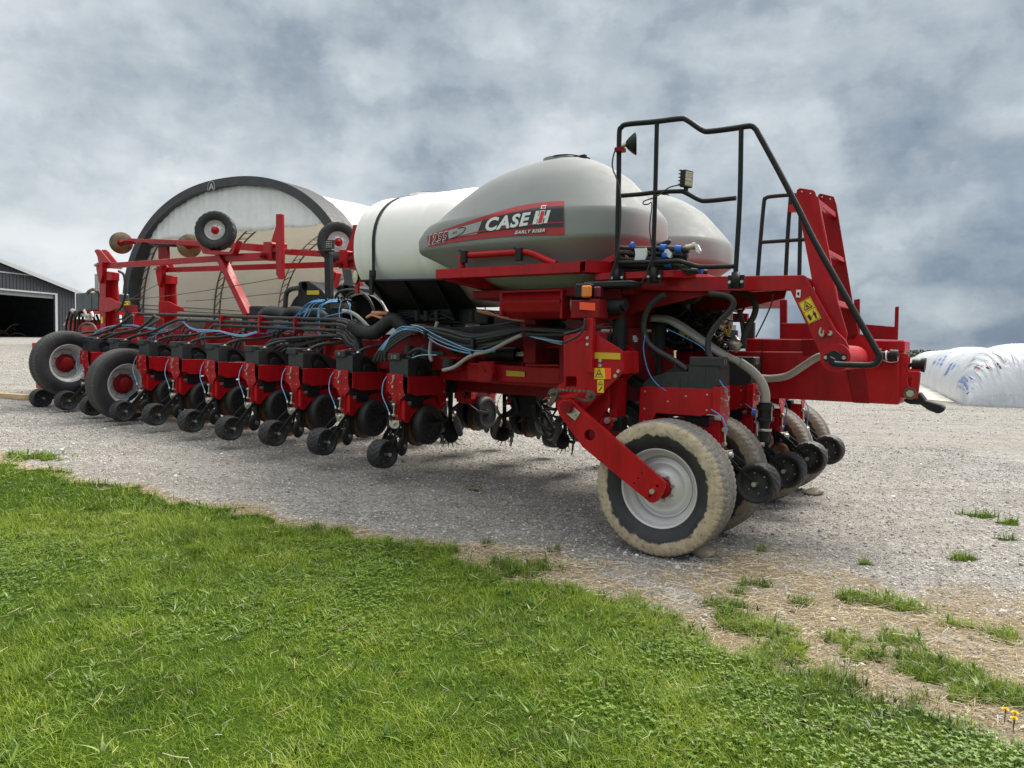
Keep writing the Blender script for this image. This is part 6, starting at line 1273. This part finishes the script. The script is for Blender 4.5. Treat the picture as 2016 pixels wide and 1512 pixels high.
# gathered pleats at the closed end
mb = MB()
for i in range(16):
    q_ = .08+i*.056; pts = [bagpt(.02, q_*.5+.25, .015), bagpt(.5+.02*i, q_*.8+.12, .012), bagpt(1.5+.5*math.sin(i*2.1), q_, .004)]; mb.tube(pts, .018, 6, 6)
mb.build('pleat', bag, 'bagm')
def bag_hit(px_, py_):
    best = None
    for i in range(0, 160):
        s_ = 14*(i/160)**1.3
        for j in range(2, 54):
            p_ = bagpt(s_, j/64); c_ = p_-CP; k_ = c_.dot(c_f); sx_ = 1008+F*c_.dot(c_r)/k_; sy_ = 756-F*c_.dot(c_u)/k_; d_ = (sx_-px_)**2+(sy_-py_)**2
            if best is None or d_ < best[0]: best = (d_, s_, j/64)
    return best[1], best[2]
def bag_quad(c4, items, mt, nm):
    SQ = [bag_hit(*q_) for q_ in c4]
    def f_(x, y):
        s_ = (SQ[0][0]*(1-x)+SQ[1][0]*x)*(1-y)+(SQ[3][0]*(1-x)+SQ[2][0]*x)*y; q_ = (SQ[0][1]*(1-x)+SQ[1][1]*x)*(1-y)+(SQ[3][1]*(1-x)+SQ[2][1]*x)*y; return bagpt(max(.05, s_), q_, .022)
    mb = MB()
    for vs, fs in items: mb.add([f_(x, y) for x, y in vs], fs)
    return mb.build(nm, bag, mt)
cb = lambda x, y: (1780+x/8.542, 660+y/8.542)
blue_ = 'tape'; T = lambda b, x0, y0, x1, y1, bold=.02: (lambda v_: ([(x0+x*(x1-x0), y0+y*(y1-y0)) for x, y in v_[0]], v_[1]))(text_unit(b, bold))
bag_quad([cb(870, 905), cb(1050, 1010), cb(1180, 790), cb(1000, 690)], [T('BAGGING', .02, .30, .98, .50), T('EURO', .22, .56, .80, .76), T('Just bag it!', .10, .0, .9, .16, .0), T('7 plus', .35, .90, .85, 1.12, .01)], blue_, 'printed_lettering')
rects = lambda L: [([(x0, y0), (x1, y0), (x1, y1), (x0, y1)], [(0, 1, 2, 3)]) for x0, y0, x1, y1 in L]
bag_quad([cb(1545, 490), cb(1640, 580), cb(1665, 565), cb(1585, 470)], rects([(.0, 0, .42, 1), (.55, 0, 1, 1)]), 'ktext', 'printed_mark'); bag_quad([cb(1675, 440), cb(1830, 515), cb(1855, 500), cb(1720, 435)], rects([(0, 0, .4, 1), (.6, 0, 1, 1)]), 'ktext', 'printed_mark')
bag_quad([cb(1370, 560), cb(1490, 620), cb(1500, 605), cb(1390, 540)], rects([(0, 0, 1, 1)]), 'ktext', 'printed_mark'); bag_quad([cb(1405, 535), cb(1480, 580), cb(1505, 568), cb(1425, 525)], rects([(0, 0, 1, 1)]), 'ored', 'printed_mark')
bag_quad([cb(1235, 565), cb(1270, 565), cb(1370, 512), cb(1335, 510)], rects([(0, 0, 1, 1)]), 'ored', 'printed_mark'); bag_quad([cb(1165, 570), cb(1195, 568), cb(1280, 520), cb(1250, 520)], rects([(0, 0, .4, 1), (.6, 0, 1, 1)]), 'ktext', 'printed_mark')
bag_quad([cb(1055, 995), cb(1070, 998), cb(1195, 890), cb(1180, 885)], rects([(0, 0, 1, 1)]), 'ktext', 'printed_mark'); bag_quad([cb(1885, 430), cb(1950, 452), cb(1970, 445), cb(1910, 425)], rects([(0, 0, 1, 1)]), 'ktext', 'printed_mark')
for i in range(7):
    x, y = 1130+i*12-60, 500-i*22+40; bag_quad([cb(x, y), cb(x+14, y), cb(x+95, y-52), cb(x+81, y-52)], rects([(0, 0, .3, 1)]), 'ktext', 'printed_mark')
for i in range(13):
    x, y = 480+(i % 4)*95+(i//4)*60, 480+(i % 4)*10+(i//4)*70-(i % 3)*60; bag_quad([cb(x, y), cb(x+30, y+4), cb(x+70, y-30), cb(x+45, y-34)], rects([(0, 0, .3, 1), (.5, 0, .75, 1)]), blue_, 'printed_mark')
sheet = MB(); a = P1-AC*2.2+AX*2; pts = [P1-AC*.1+AX*1.2, P1-AC*1.1+AX*3.0, P1-AC*1.5+AX*9, P1-AC*1.2+AX*30, P1+AC*.3+AX*30]; sheet.prism([(p_.x, p_.y, .012) for p_ in pts], (0, 0, .006)); M['sheetm'] = mat('muddy_plastic', (.46, .42, .36), .6, var=.5, vs=1.3); o = sheet.build('plastic_sheet', None, 'sheetm'); tag(o, 'dirty pale plastic strip on the ground beside the white bag', 'plastic sheet')
# distant trees on the right horizon
n = 5000; x = rng.uniform(560, 700, n)-0; x = rng.uniform(230, 420, n); y = rng.uniform(560, 600, n); hgt_ = 3.2+3.5*fbm(x, y*0, .05, 3, 3); z = rng.random(n)*hgt_
sz_ = rng.uniform(.3, 1.0, n); dirs = rng.normal(size=(n, 3)); dirs /= np.linalg.norm(dirs, axis=1)[:, None]; d2 = rng.normal(size=(n, 3)); d2 -= (d2*dirs).sum(1)[:, None]*dirs; d2 /= np.linalg.norm(d2, axis=1)[:, None]
C_ = np.stack([x, y, z], -1); V = np.stack([C_-dirs*sz_[:, None], C_+d2*sz_[:, None], C_+dirs*sz_[:, None], C_-d2*sz_[:, None]], 1).reshape(-1, 3); Fc = np.arange(n*4).reshape(-1, 4)
o = np_mesh('distant_wood', V, Fc, attmat('far_foliage', [(0, (.05, .06, .035)), (1, (.13, .13, .07))], .9), False, {'tone': np.repeat(rng.random(n), 4)}); tag(o, kind='stuff', label='low far tree line on the right horizon')
# ============================================================ FABRIC STORAGE BUILDING
FA = Vector((.515, .857, 0)); FD = Vector((.857, -.515, 0)); W = 18.5; Y1 = 2.407*W; FL = Vector((-.523*Y1, Y1, 0)); zg = float(terr(FL.x+6, FL.y))
FH = 8.85; WB = 1.7; LEN = 34
def arch(q, r_=1.):      # q 0..1 left to right -> (s across, z)
    an = math.pi*(1-q); cs, sn = math.cos(an), math.sin(an)
    return W/2+W/2*r_*math.copysign(abs(cs)**.92, cs), WB+(FH-WB)*r_*sn**.86*(1) if 0 < q < 1 else WB
def fp(s_, z, l_): return FL+FD*s_+FA*l_+Vector((0, 0, zg+z))
def cover(par):
    mb = MB(); vs = []; NA, NL = 48, 22
    for i in range(NL+1):
        l_ = LEN*i/NL; dip = .10*(1-math.cos(2*math.pi*(i % 5)/5)) if 0 else .14*abs(math.sin(math.pi*l_/6.8))
        for j in range(NA+1):
            s_, z = arch(j/NA, 1-dip/8); vs.append(fp(s_, z, l_))
    k = len(vs)
    for i in range(NL+1):
        l_ = LEN*i/NL; dip = .14*abs(math.sin(math.pi*l_/6.8))
        for j in range(NA+1): s_, z = arch(j/NA, 1-dip/8-.004); vs.append(fp(s_, z, l_))
    fs = [(i*(NA+1)+j, i*(NA+1)+j+1, (i+1)*(NA+1)+j+1, (i+1)*(NA+1)+j) for i in range(NL) for j in range(NA)]; mb.add(vs, fs+[tuple(k+a for a in f) for f in fs], True); return mb
fab = bpy.data.materials.new('white_fabric'); fab.use_nodes = True; t = NT(fab.node_tree); co = t.n('ShaderNodeTexCoord').outputs['Object']; c = t.ramp(t.noise(t.mapping(co, (1, 1, .3)), 1.4, 6., .6), [(.3, (.80, .82, .84)), (.7, (.88, .89, .90))])
gn = t.n('ShaderNodeNewGeometry').outputs['Backfacing']
pr = t.n('ShaderNodeBsdfPrincipled', {'Base Color': c, 'Roughness': .55}); tl = t.n('ShaderNodeBsdfTranslucent', {0: (.86, .81, .72, 1)}); mx = t.n('ShaderNodeMixShader', {0: .40, 1: pr.outputs[0], 2: tl.outputs[0]}); t.n('ShaderNodeOutputMaterial', {0: mx.outputs[0]})
M['fab'] = fab
M['fabin'] = mat('beige_inner_fabric', (.60, .55, .45), .8, var=.06, vs=.6)
M['trim'] = mat('dark_grey_fabric_trim', (.040, .042, .048), .6, var=.2, vs=2, bump=.6, bs=4)
M['corr'] = mat('grey_corrugated_steel', (.20, .215, .225), .45, .3, var=.1)
fb = empty('fabric_building', (0, 0, 0), 0, 'white arched fabric storage building with dark trim and open front', 'building')
cover(fb).build('fabric_cover', fb, 'fab')
mb = MB(); NA = 64; vs = []
for q_ in range(NA+1):
    s0, z0 = arch(q_/NA, 1.012); s1, z1 = arch(q_/NA, .953)
    if q_ in (0, NA): z0 = z1 = 0
    w_ = .05*math.sin(q_*2.7); vs += [fp(s0, z0, -.25), fp(s1, z1, -.25+w_*.0), fp(s1, z1, .12), fp(s0, z0, 1.15+w_)]
fs = []
for q_ in range(NA): b_ = q_*4; fs += [(b_+j, b_+(j+1) % 4, b_+4+(j+1) % 4, b_+4+j) for j in range(4)]
mb.add(vs, fs, False); mb.build('arch_trim', fb, 'trim')
# gathered upper curtain
mb = MB(); vs = []; NC = 120; zc_ = 6.05
sl_ = [i/NC for i in range(NC+1)]
top = []
for i in range(NC+1):
    s_ = W*(.03+.94*i/NC); cs = (s_-W/2)/(W/2)/.962; sn = math.sqrt(max(0, 1-min(1, abs(cs))**(2/.92))); zt_ = WB+(FH-WB)*.962*sn**.86; wv = .07*math.sin(i*1.7)+.05*math.sin(i*.63)
    if zt_ > zc_-.0: top.append((s_, zt_, wv))
for s_, zt_, wv in top:
    for j in range(9): k = j/8; vs.append(fp(s_, zc_+.05*math.sin(s_*2)+(zt_-zc_)*k, .10+wv*(1-k*.6)))
nT = len(top); mb.add(vs, [(i*9+j, i*9+j+1, (i+1)*9+j+1, (i+1)*9+j) for i in range(nT-1) for j in range(8)], True); M['curt'] = mat('white_curtain', (.76, .78, .79), .55, var=.06, vs=1.2, dust=(.50, .50, .48), dustamt=.25); cu_ = mb.build('front_curtain', fb, 'curt'); s2 = cu_.modifiers.new('solid', 'SOLIDIFY'); s2.thickness = .02
# trusses
mb = MB()
for i in range(7):
    l_ = .6+i*5.4; prev = None
    for q_ in range(0, 41):
        a_, za = arch(q_/40, .985); b_, zb_ = arch(q_/40, .925); A, B = fp(a_, za, l_), fp(b_, zb_, l_)
        if prev: mb.beam(prev[0], A, .07, .07, FA) ; mb.beam(prev[1], B, .07, .07, FA); mb.beam(prev[0], B, .04, .04, FA)
        prev = (A, B)
    for s_, r2 in ((.15, .1),): pass
    mb.beam(fp(.2, 0, l_), fp(.2, WB, l_), .12, .12, FA)
mb.build('truss', fb, 'iron')
mb = MB()
for z in (1.9, 2.15, 2.4): mb.beam(fp(.35, z, .5), fp(.35, z, LEN), .05, .05)
mb.build('purlin', fb, 'iron')
mb = MB()
for i in range(int(LEN/.25)): mb.hexa([fp(-.05, -1, i*.25), fp(-.05+.04*(i % 2), -1, i*.25+.25), fp(-.05+.04*(i % 2), WB+.1, i*.25+.25), fp(-.05, WB+.1, i*.25)], FD*.04)
mb.hexa([fp(W, -1, 0), fp(W, -1, LEN), fp(W, WB, LEN), fp(W, WB, 0)], FD*-.08); mb.build('base_wall', fb, 'corr')
mb = MB(); vs = [fp(W*.04, 0, LEN-.2)]+[fp(*arch(j/30, .97), LEN-.2) for j in range(31)]; mb.add(vs, [tuple(range(len(vs)))]); mb.build('rear_wall', fb, 'fabin')
# little logo on the trim
vs_, fs_ = text_unit('A', .02); mb = MB(); s0, z0 = arch(.47, .968); mb.add([fp(s0-.22+.44*x, z0-.20+.34*y, -.262) for x, y in vs_], fs_); mb.tube([fp(s0-.3, z0-.2, -.262), fp(s0-.24, z0+.12, -.262), fp(s0, z0+.26, -.262), fp(s0+.24, z0+.12, -.262), fp(s0+.3, z0-.2, -.262)], .02, 5); mb.build('emblem', fb, 'dgrey')
# stacked dark crates in front of the fabric building
a = atY(490, 640, 24); mb = MB(); zz = float(terr(a.x, a.y)); tote = []
for dx, dz, w_ in ((0, 0, 1.1), (1.2, 0, 1.0), (.4, 1.0, 1.0)):
    mb = MB(); x0 = a.x+dx-.6; mb.box(x0, x0+w_, a.y, a.y+1, zz+dz, zz+dz+.98)
    for k in range(4): mb.box(x0-.02+k*w_/3.2, x0+.04+k*w_/3.2, a.y-.03, a.y, zz+dz+.05, zz+dz+.95)
    o = mb.build('crate', None, 'black', .02); mb = MB(); mb.box(x0+.2, x0+.5, a.y-.034, a.y-.03, zz+dz+.3, zz+dz+.55); mb.build('label_plate', o, 'dred')
    tag(o, ('black plastic crate, left of the lower two behind the planter', 'black plastic crate, right of the lower two behind the planter', 'black plastic crate on top of the two others behind the planter')[int(dz)*2 if dz else int(dx > 0)], 'crate', 'black crates behind the planter')
# ============================================================ DARK BARN ON THE LEFT
BD = Vector((.234, .972, 0)); BN = Vector((.972, -.234, 0)); B0 = Vector((-37.2, 60., 0)); bz = float(terr(B0.x, B0.y))
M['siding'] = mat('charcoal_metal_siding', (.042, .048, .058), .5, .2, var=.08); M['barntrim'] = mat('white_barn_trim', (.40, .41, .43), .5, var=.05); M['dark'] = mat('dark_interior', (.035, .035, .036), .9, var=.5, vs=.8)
H0 = CH+4.06+ (0); rise = 1.72/6.92
def bp_(t_, z, d=0.): return B0+BD*t_-BN*d+Vector((0, 0, z))
TR = 2.0; TL = -26.; ridge_t = -12.
def roofz(t_): return CH+3.98+(TR-t_)*rise if t_ > ridge_t else CH+3.98+(TR-ridge_t)*rise-(ridge_t-t_)*rise
bb_ = empty('barn', B0, 0, 'dark grey metal barn with white trim and an open door at the left edge', 'barn')
def par(o): o.parent = bb_; o.matrix_parent_inverse = Matrix.Translation(-B0); return o
dz = CH+4.10; door_t = -.06; dl = -15
mb = MB(); ng = int((TR-TL)/.3)
def wallquad(t0, t1, z0, z1a, z1b, d=0.): mb.hexa([bp_(t0, z0, d), bp_(t1, z0, d), bp_(t1, z1b, d), bp_(t0, z1a, d)], BN*-.15)
zb = bz-1.; dtop = CH+3.62
wallquad(door_t, TR, zb, roofz(door_t), roofz(TR)); wallquad(dl, door_t, dtop, roofz(dl), roofz(door_t)) if 0 else None
for t0, t1 in ((ridge_t, door_t), (dl, ridge_t)): wallquad(t0, t1, dtop, roofz(t0), roofz(t1))
wallquad(TL, dl, zb, roofz(TL), roofz(dl))
for i in range(ng):
    t_ = TR-.1-i*.3
    if t_ < TL: break
    z0 = dtop if dl < t_ < door_t else zb; mb.hexa([bp_(t_, z0, -.0), bp_(t_+.05, z0, 0), bp_(t_+.05, roofz(t_)-.03, 0), bp_(t_, roofz(t_)-.03, 0)], BN*.03)
par(mb.build('gable_wall', None, 'siding'))
mb = MB(); DP = 24.
for t0 in (TR, TL): mb.hexa([bp_(t0, zb, .15), bp_(t0, zb, DP), bp_(t0, roofz(t0), DP), bp_(t0, roofz(t0), .15)], BD*-.1)
mb.hexa([bp_(TL, zb, DP), bp_(TR, zb, DP), bp_(TR, roofz(TR), DP), bp_(TL, roofz(TR), DP)], BN*-.15); par(mb.build('side_wall', None, 'siding'))
mb = MB()
for t0, t1 in ((TR+.35, ridge_t), (ridge_t, TL-.3)): mb.hexa([bp_(t0, roofz(t0)+.02, -.3), bp_(t1, roofz(t1)+.02, -.3), bp_(t1, roofz(t1)+.12, -.3), bp_(t0, roofz(t0)+.12, -.3)], BN*-(DP+.6))
par(mb.build('roof', None, 'corr'))
mb = MB(); mb.hexa([bp_(TR+.35, roofz(TR+.35)-.16, -.32), bp_(ridge_t, roofz(ridge_t)-.16, -.32), bp_(ridge_t, roofz(ridge_t)+.13, -.32), bp_(TR+.35, roofz(TR+.35)+.13, -.32)], BN*.03)
zr = CH+4.9; mb.hexa([bp_(-12, zr, -.03), bp_(TR-(zr-CH-3.98)/rise, zr, -.03), bp_(TR-(zr-CH-3.98)/rise, zr+.09, -.03), bp_(-12, zr+.09, -.03)], BN*.03)
mb.hexa([bp_(door_t, zb, -.03), bp_(door_t+.22, zb, -.03), bp_(door_t+.22, dtop+.1, -.03), bp_(door_t, dtop+.1, -.03)], BN*.05); mb.hexa([bp_(dl, dtop-.02, -.03), bp_(door_t, dtop-.02, -.03), bp_(door_t, dtop+.1, -.03), bp_(dl, dtop+.1, -.03)], BN*.05)
par(mb.build('trim', None, 'barntrim'))
mb = MB(); mb.hexa([bp_(dl, dtop-.35, .05), bp_(door_t, dtop-.35, .05), bp_(door_t, dtop-.04, .05), bp_(dl, dtop-.04, .05)], BN*-.1); par(mb.build('rolled_door', None, 'corr'))
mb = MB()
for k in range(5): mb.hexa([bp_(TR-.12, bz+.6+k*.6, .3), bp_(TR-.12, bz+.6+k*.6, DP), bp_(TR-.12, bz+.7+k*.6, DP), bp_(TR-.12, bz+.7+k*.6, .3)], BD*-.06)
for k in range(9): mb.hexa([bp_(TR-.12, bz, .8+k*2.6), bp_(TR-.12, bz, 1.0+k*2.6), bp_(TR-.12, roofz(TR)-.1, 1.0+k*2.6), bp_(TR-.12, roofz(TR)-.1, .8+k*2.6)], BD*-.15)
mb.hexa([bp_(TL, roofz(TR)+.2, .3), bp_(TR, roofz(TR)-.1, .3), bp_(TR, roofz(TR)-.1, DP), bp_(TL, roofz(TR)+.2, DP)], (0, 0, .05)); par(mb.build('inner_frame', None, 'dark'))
# junk heap inside the barn
mb = MB(); c0 = bp_(-1.6, bz+.0, 4.5); 
for i in range(46): d = Vector((random.uniform(-1.6, 1.2), random.uniform(-1, 1.2), 0)); e = Vector((random.uniform(-1, 1), random.uniform(-1, 1), random.uniform(-.2, .9))); p0 = c0+d+Vector((0, 0, random.uniform(0, 1.1)*(1-abs(d.x)/2))); mb.tube([p0, p0+e*.5+Vector((0, 0, .2)), p0+e], .05, 6, 3)
o = mb.build('scrap_heap', None, 'iron'); tag(o, 'heap of old machine parts just inside the dark barn door', 'scrap heap')
# ============================================================ LONG LOW BARN, PICKUP, CAR BEHIND
a = atY(770, 640, 74); b = atY(1240, 645, 66); zl = float(terr(a.x, a.y))-.4; ln = (b-a); ln.z = 0; nrm = Vector((ln.y, -ln.x, 0)).normalized()
lb = empty('long_barn', (a.x, a.y, 0), 0, 'long low dark barn with a white roof behind the planter', 'barn')
def lp(s_, d, z): return Vector((a.x, a.y, 0))+ln*s_-nrm*d+Vector((0, 0, z))
ztop = atY(1000, 627, 70).z; mb = MB(); mb.hexa([lp(0, 0, zl-1.5), lp(1, 0, zl-1.5), lp(1, 0, ztop), lp(0, 0, ztop)], nrm*-10)
for i in range(100): mb.hexa([lp(i/100, 0, zl-1), lp(i/100+.001, 0, zl-1), lp(i/100+.001, 0, ztop-.05), lp(i/100, 0, ztop-.05)], nrm*.03)
o = mb.build('wall', None, 'siding'); o.parent = lb; o.matrix_parent_inverse = Matrix.Translation((-a.x, -a.y, 0))
mb = MB(); mb.hexa([lp(-.01, -.4, ztop), lp(1.01, -.4, ztop), lp(1.01, 5, ztop+1.3), lp(-.01, 5, ztop+1.3)], (0, 0, .12)); mb.hexa([lp(-.01, 10.4, ztop), lp(1.01, 10.4, ztop), lp(1.01, 5, ztop+1.3), lp(-.01, 5, ztop+1.3)], (0, 0, .12)); o = mb.build('roof', None, 'barntrim'); o.parent = lb; o.matrix_parent_inverse = Matrix.Translation((-a.x, -a.y, 0))
# white pickup
pk = empty('pickup_truck', (0, 0, 0), 0, 'white pickup truck parked far behind under the white tank', 'pickup truck')
pc = atY(885, 652, 44); pz = pc.z-1.35; tx = Vector((.88, -.47, 0)); ty = Vector((.47, .88, 0))
def pp(x, y, z): return Vector((pc.x, pc.y, pz))+tx*x+ty*y+Vector((0, 0, z))
side_ = [(-2.9, .5), (2.7, .5), (2.75, .95), (2.5, 1.10), (1.35, 1.18), (.75, 1.82), (.55, 1.88), (-.65, 1.88), (-.85, 1.80), (-1.0, 1.22), (-2.9, 1.22)]
def add_(nm, pts_, y0, y1, mt, bev=.0):
    mb = MB(); mb.prism([pp(x, y0, z) for x, z in pts_], ty*(y1-y0)); return mb.build(nm, pk, mt, bev)
add_('body', side_, 0, 1.85, 'carwhite', .05)
add_('side_window', [(.95, 1.22), (.62, 1.76), (.05, 1.78), (.05, 1.22)], -.012, .0, 'glass'); add_('side_window', [(-.05, 1.22), (-.05, 1.78), (-.68, 1.76), (-.82, 1.24)], -.012, .0, 'glass')
mb = MB(); q = [pp(1.32, .12, 1.20), pp(1.32, 1.73, 1.20), pp(.80, 1.65, 1.79), pp(.80, .2, 1.79)]; mb.hexa(q, tx*.03+Vector((0, 0, .02))); mb.build('windscreen', pk, 'glass')
for x in (-1.85, 1.75):
    for y in (-.02, 1.65): mb = MB().m('rubber'); mb.cyl(pp(x, y, .38), pp(x, y+.22, .38), .38, n=24); mb.m('rim').cyl(pp(x, y-.01, .38), pp(x, y+.23, .38), .22, n=16); mb.build('wheel', pk)
mb = MB(); mb.box(0, 0, 0, 0, 0, 0) if 0 else mb.hexa([pp(2.74, .1, .75), pp(2.74, 1.75, .75), pp(2.68, 1.75, .98), pp(2.68, .1, .98)], tx*.04); mb.build('grille', pk, 'black')
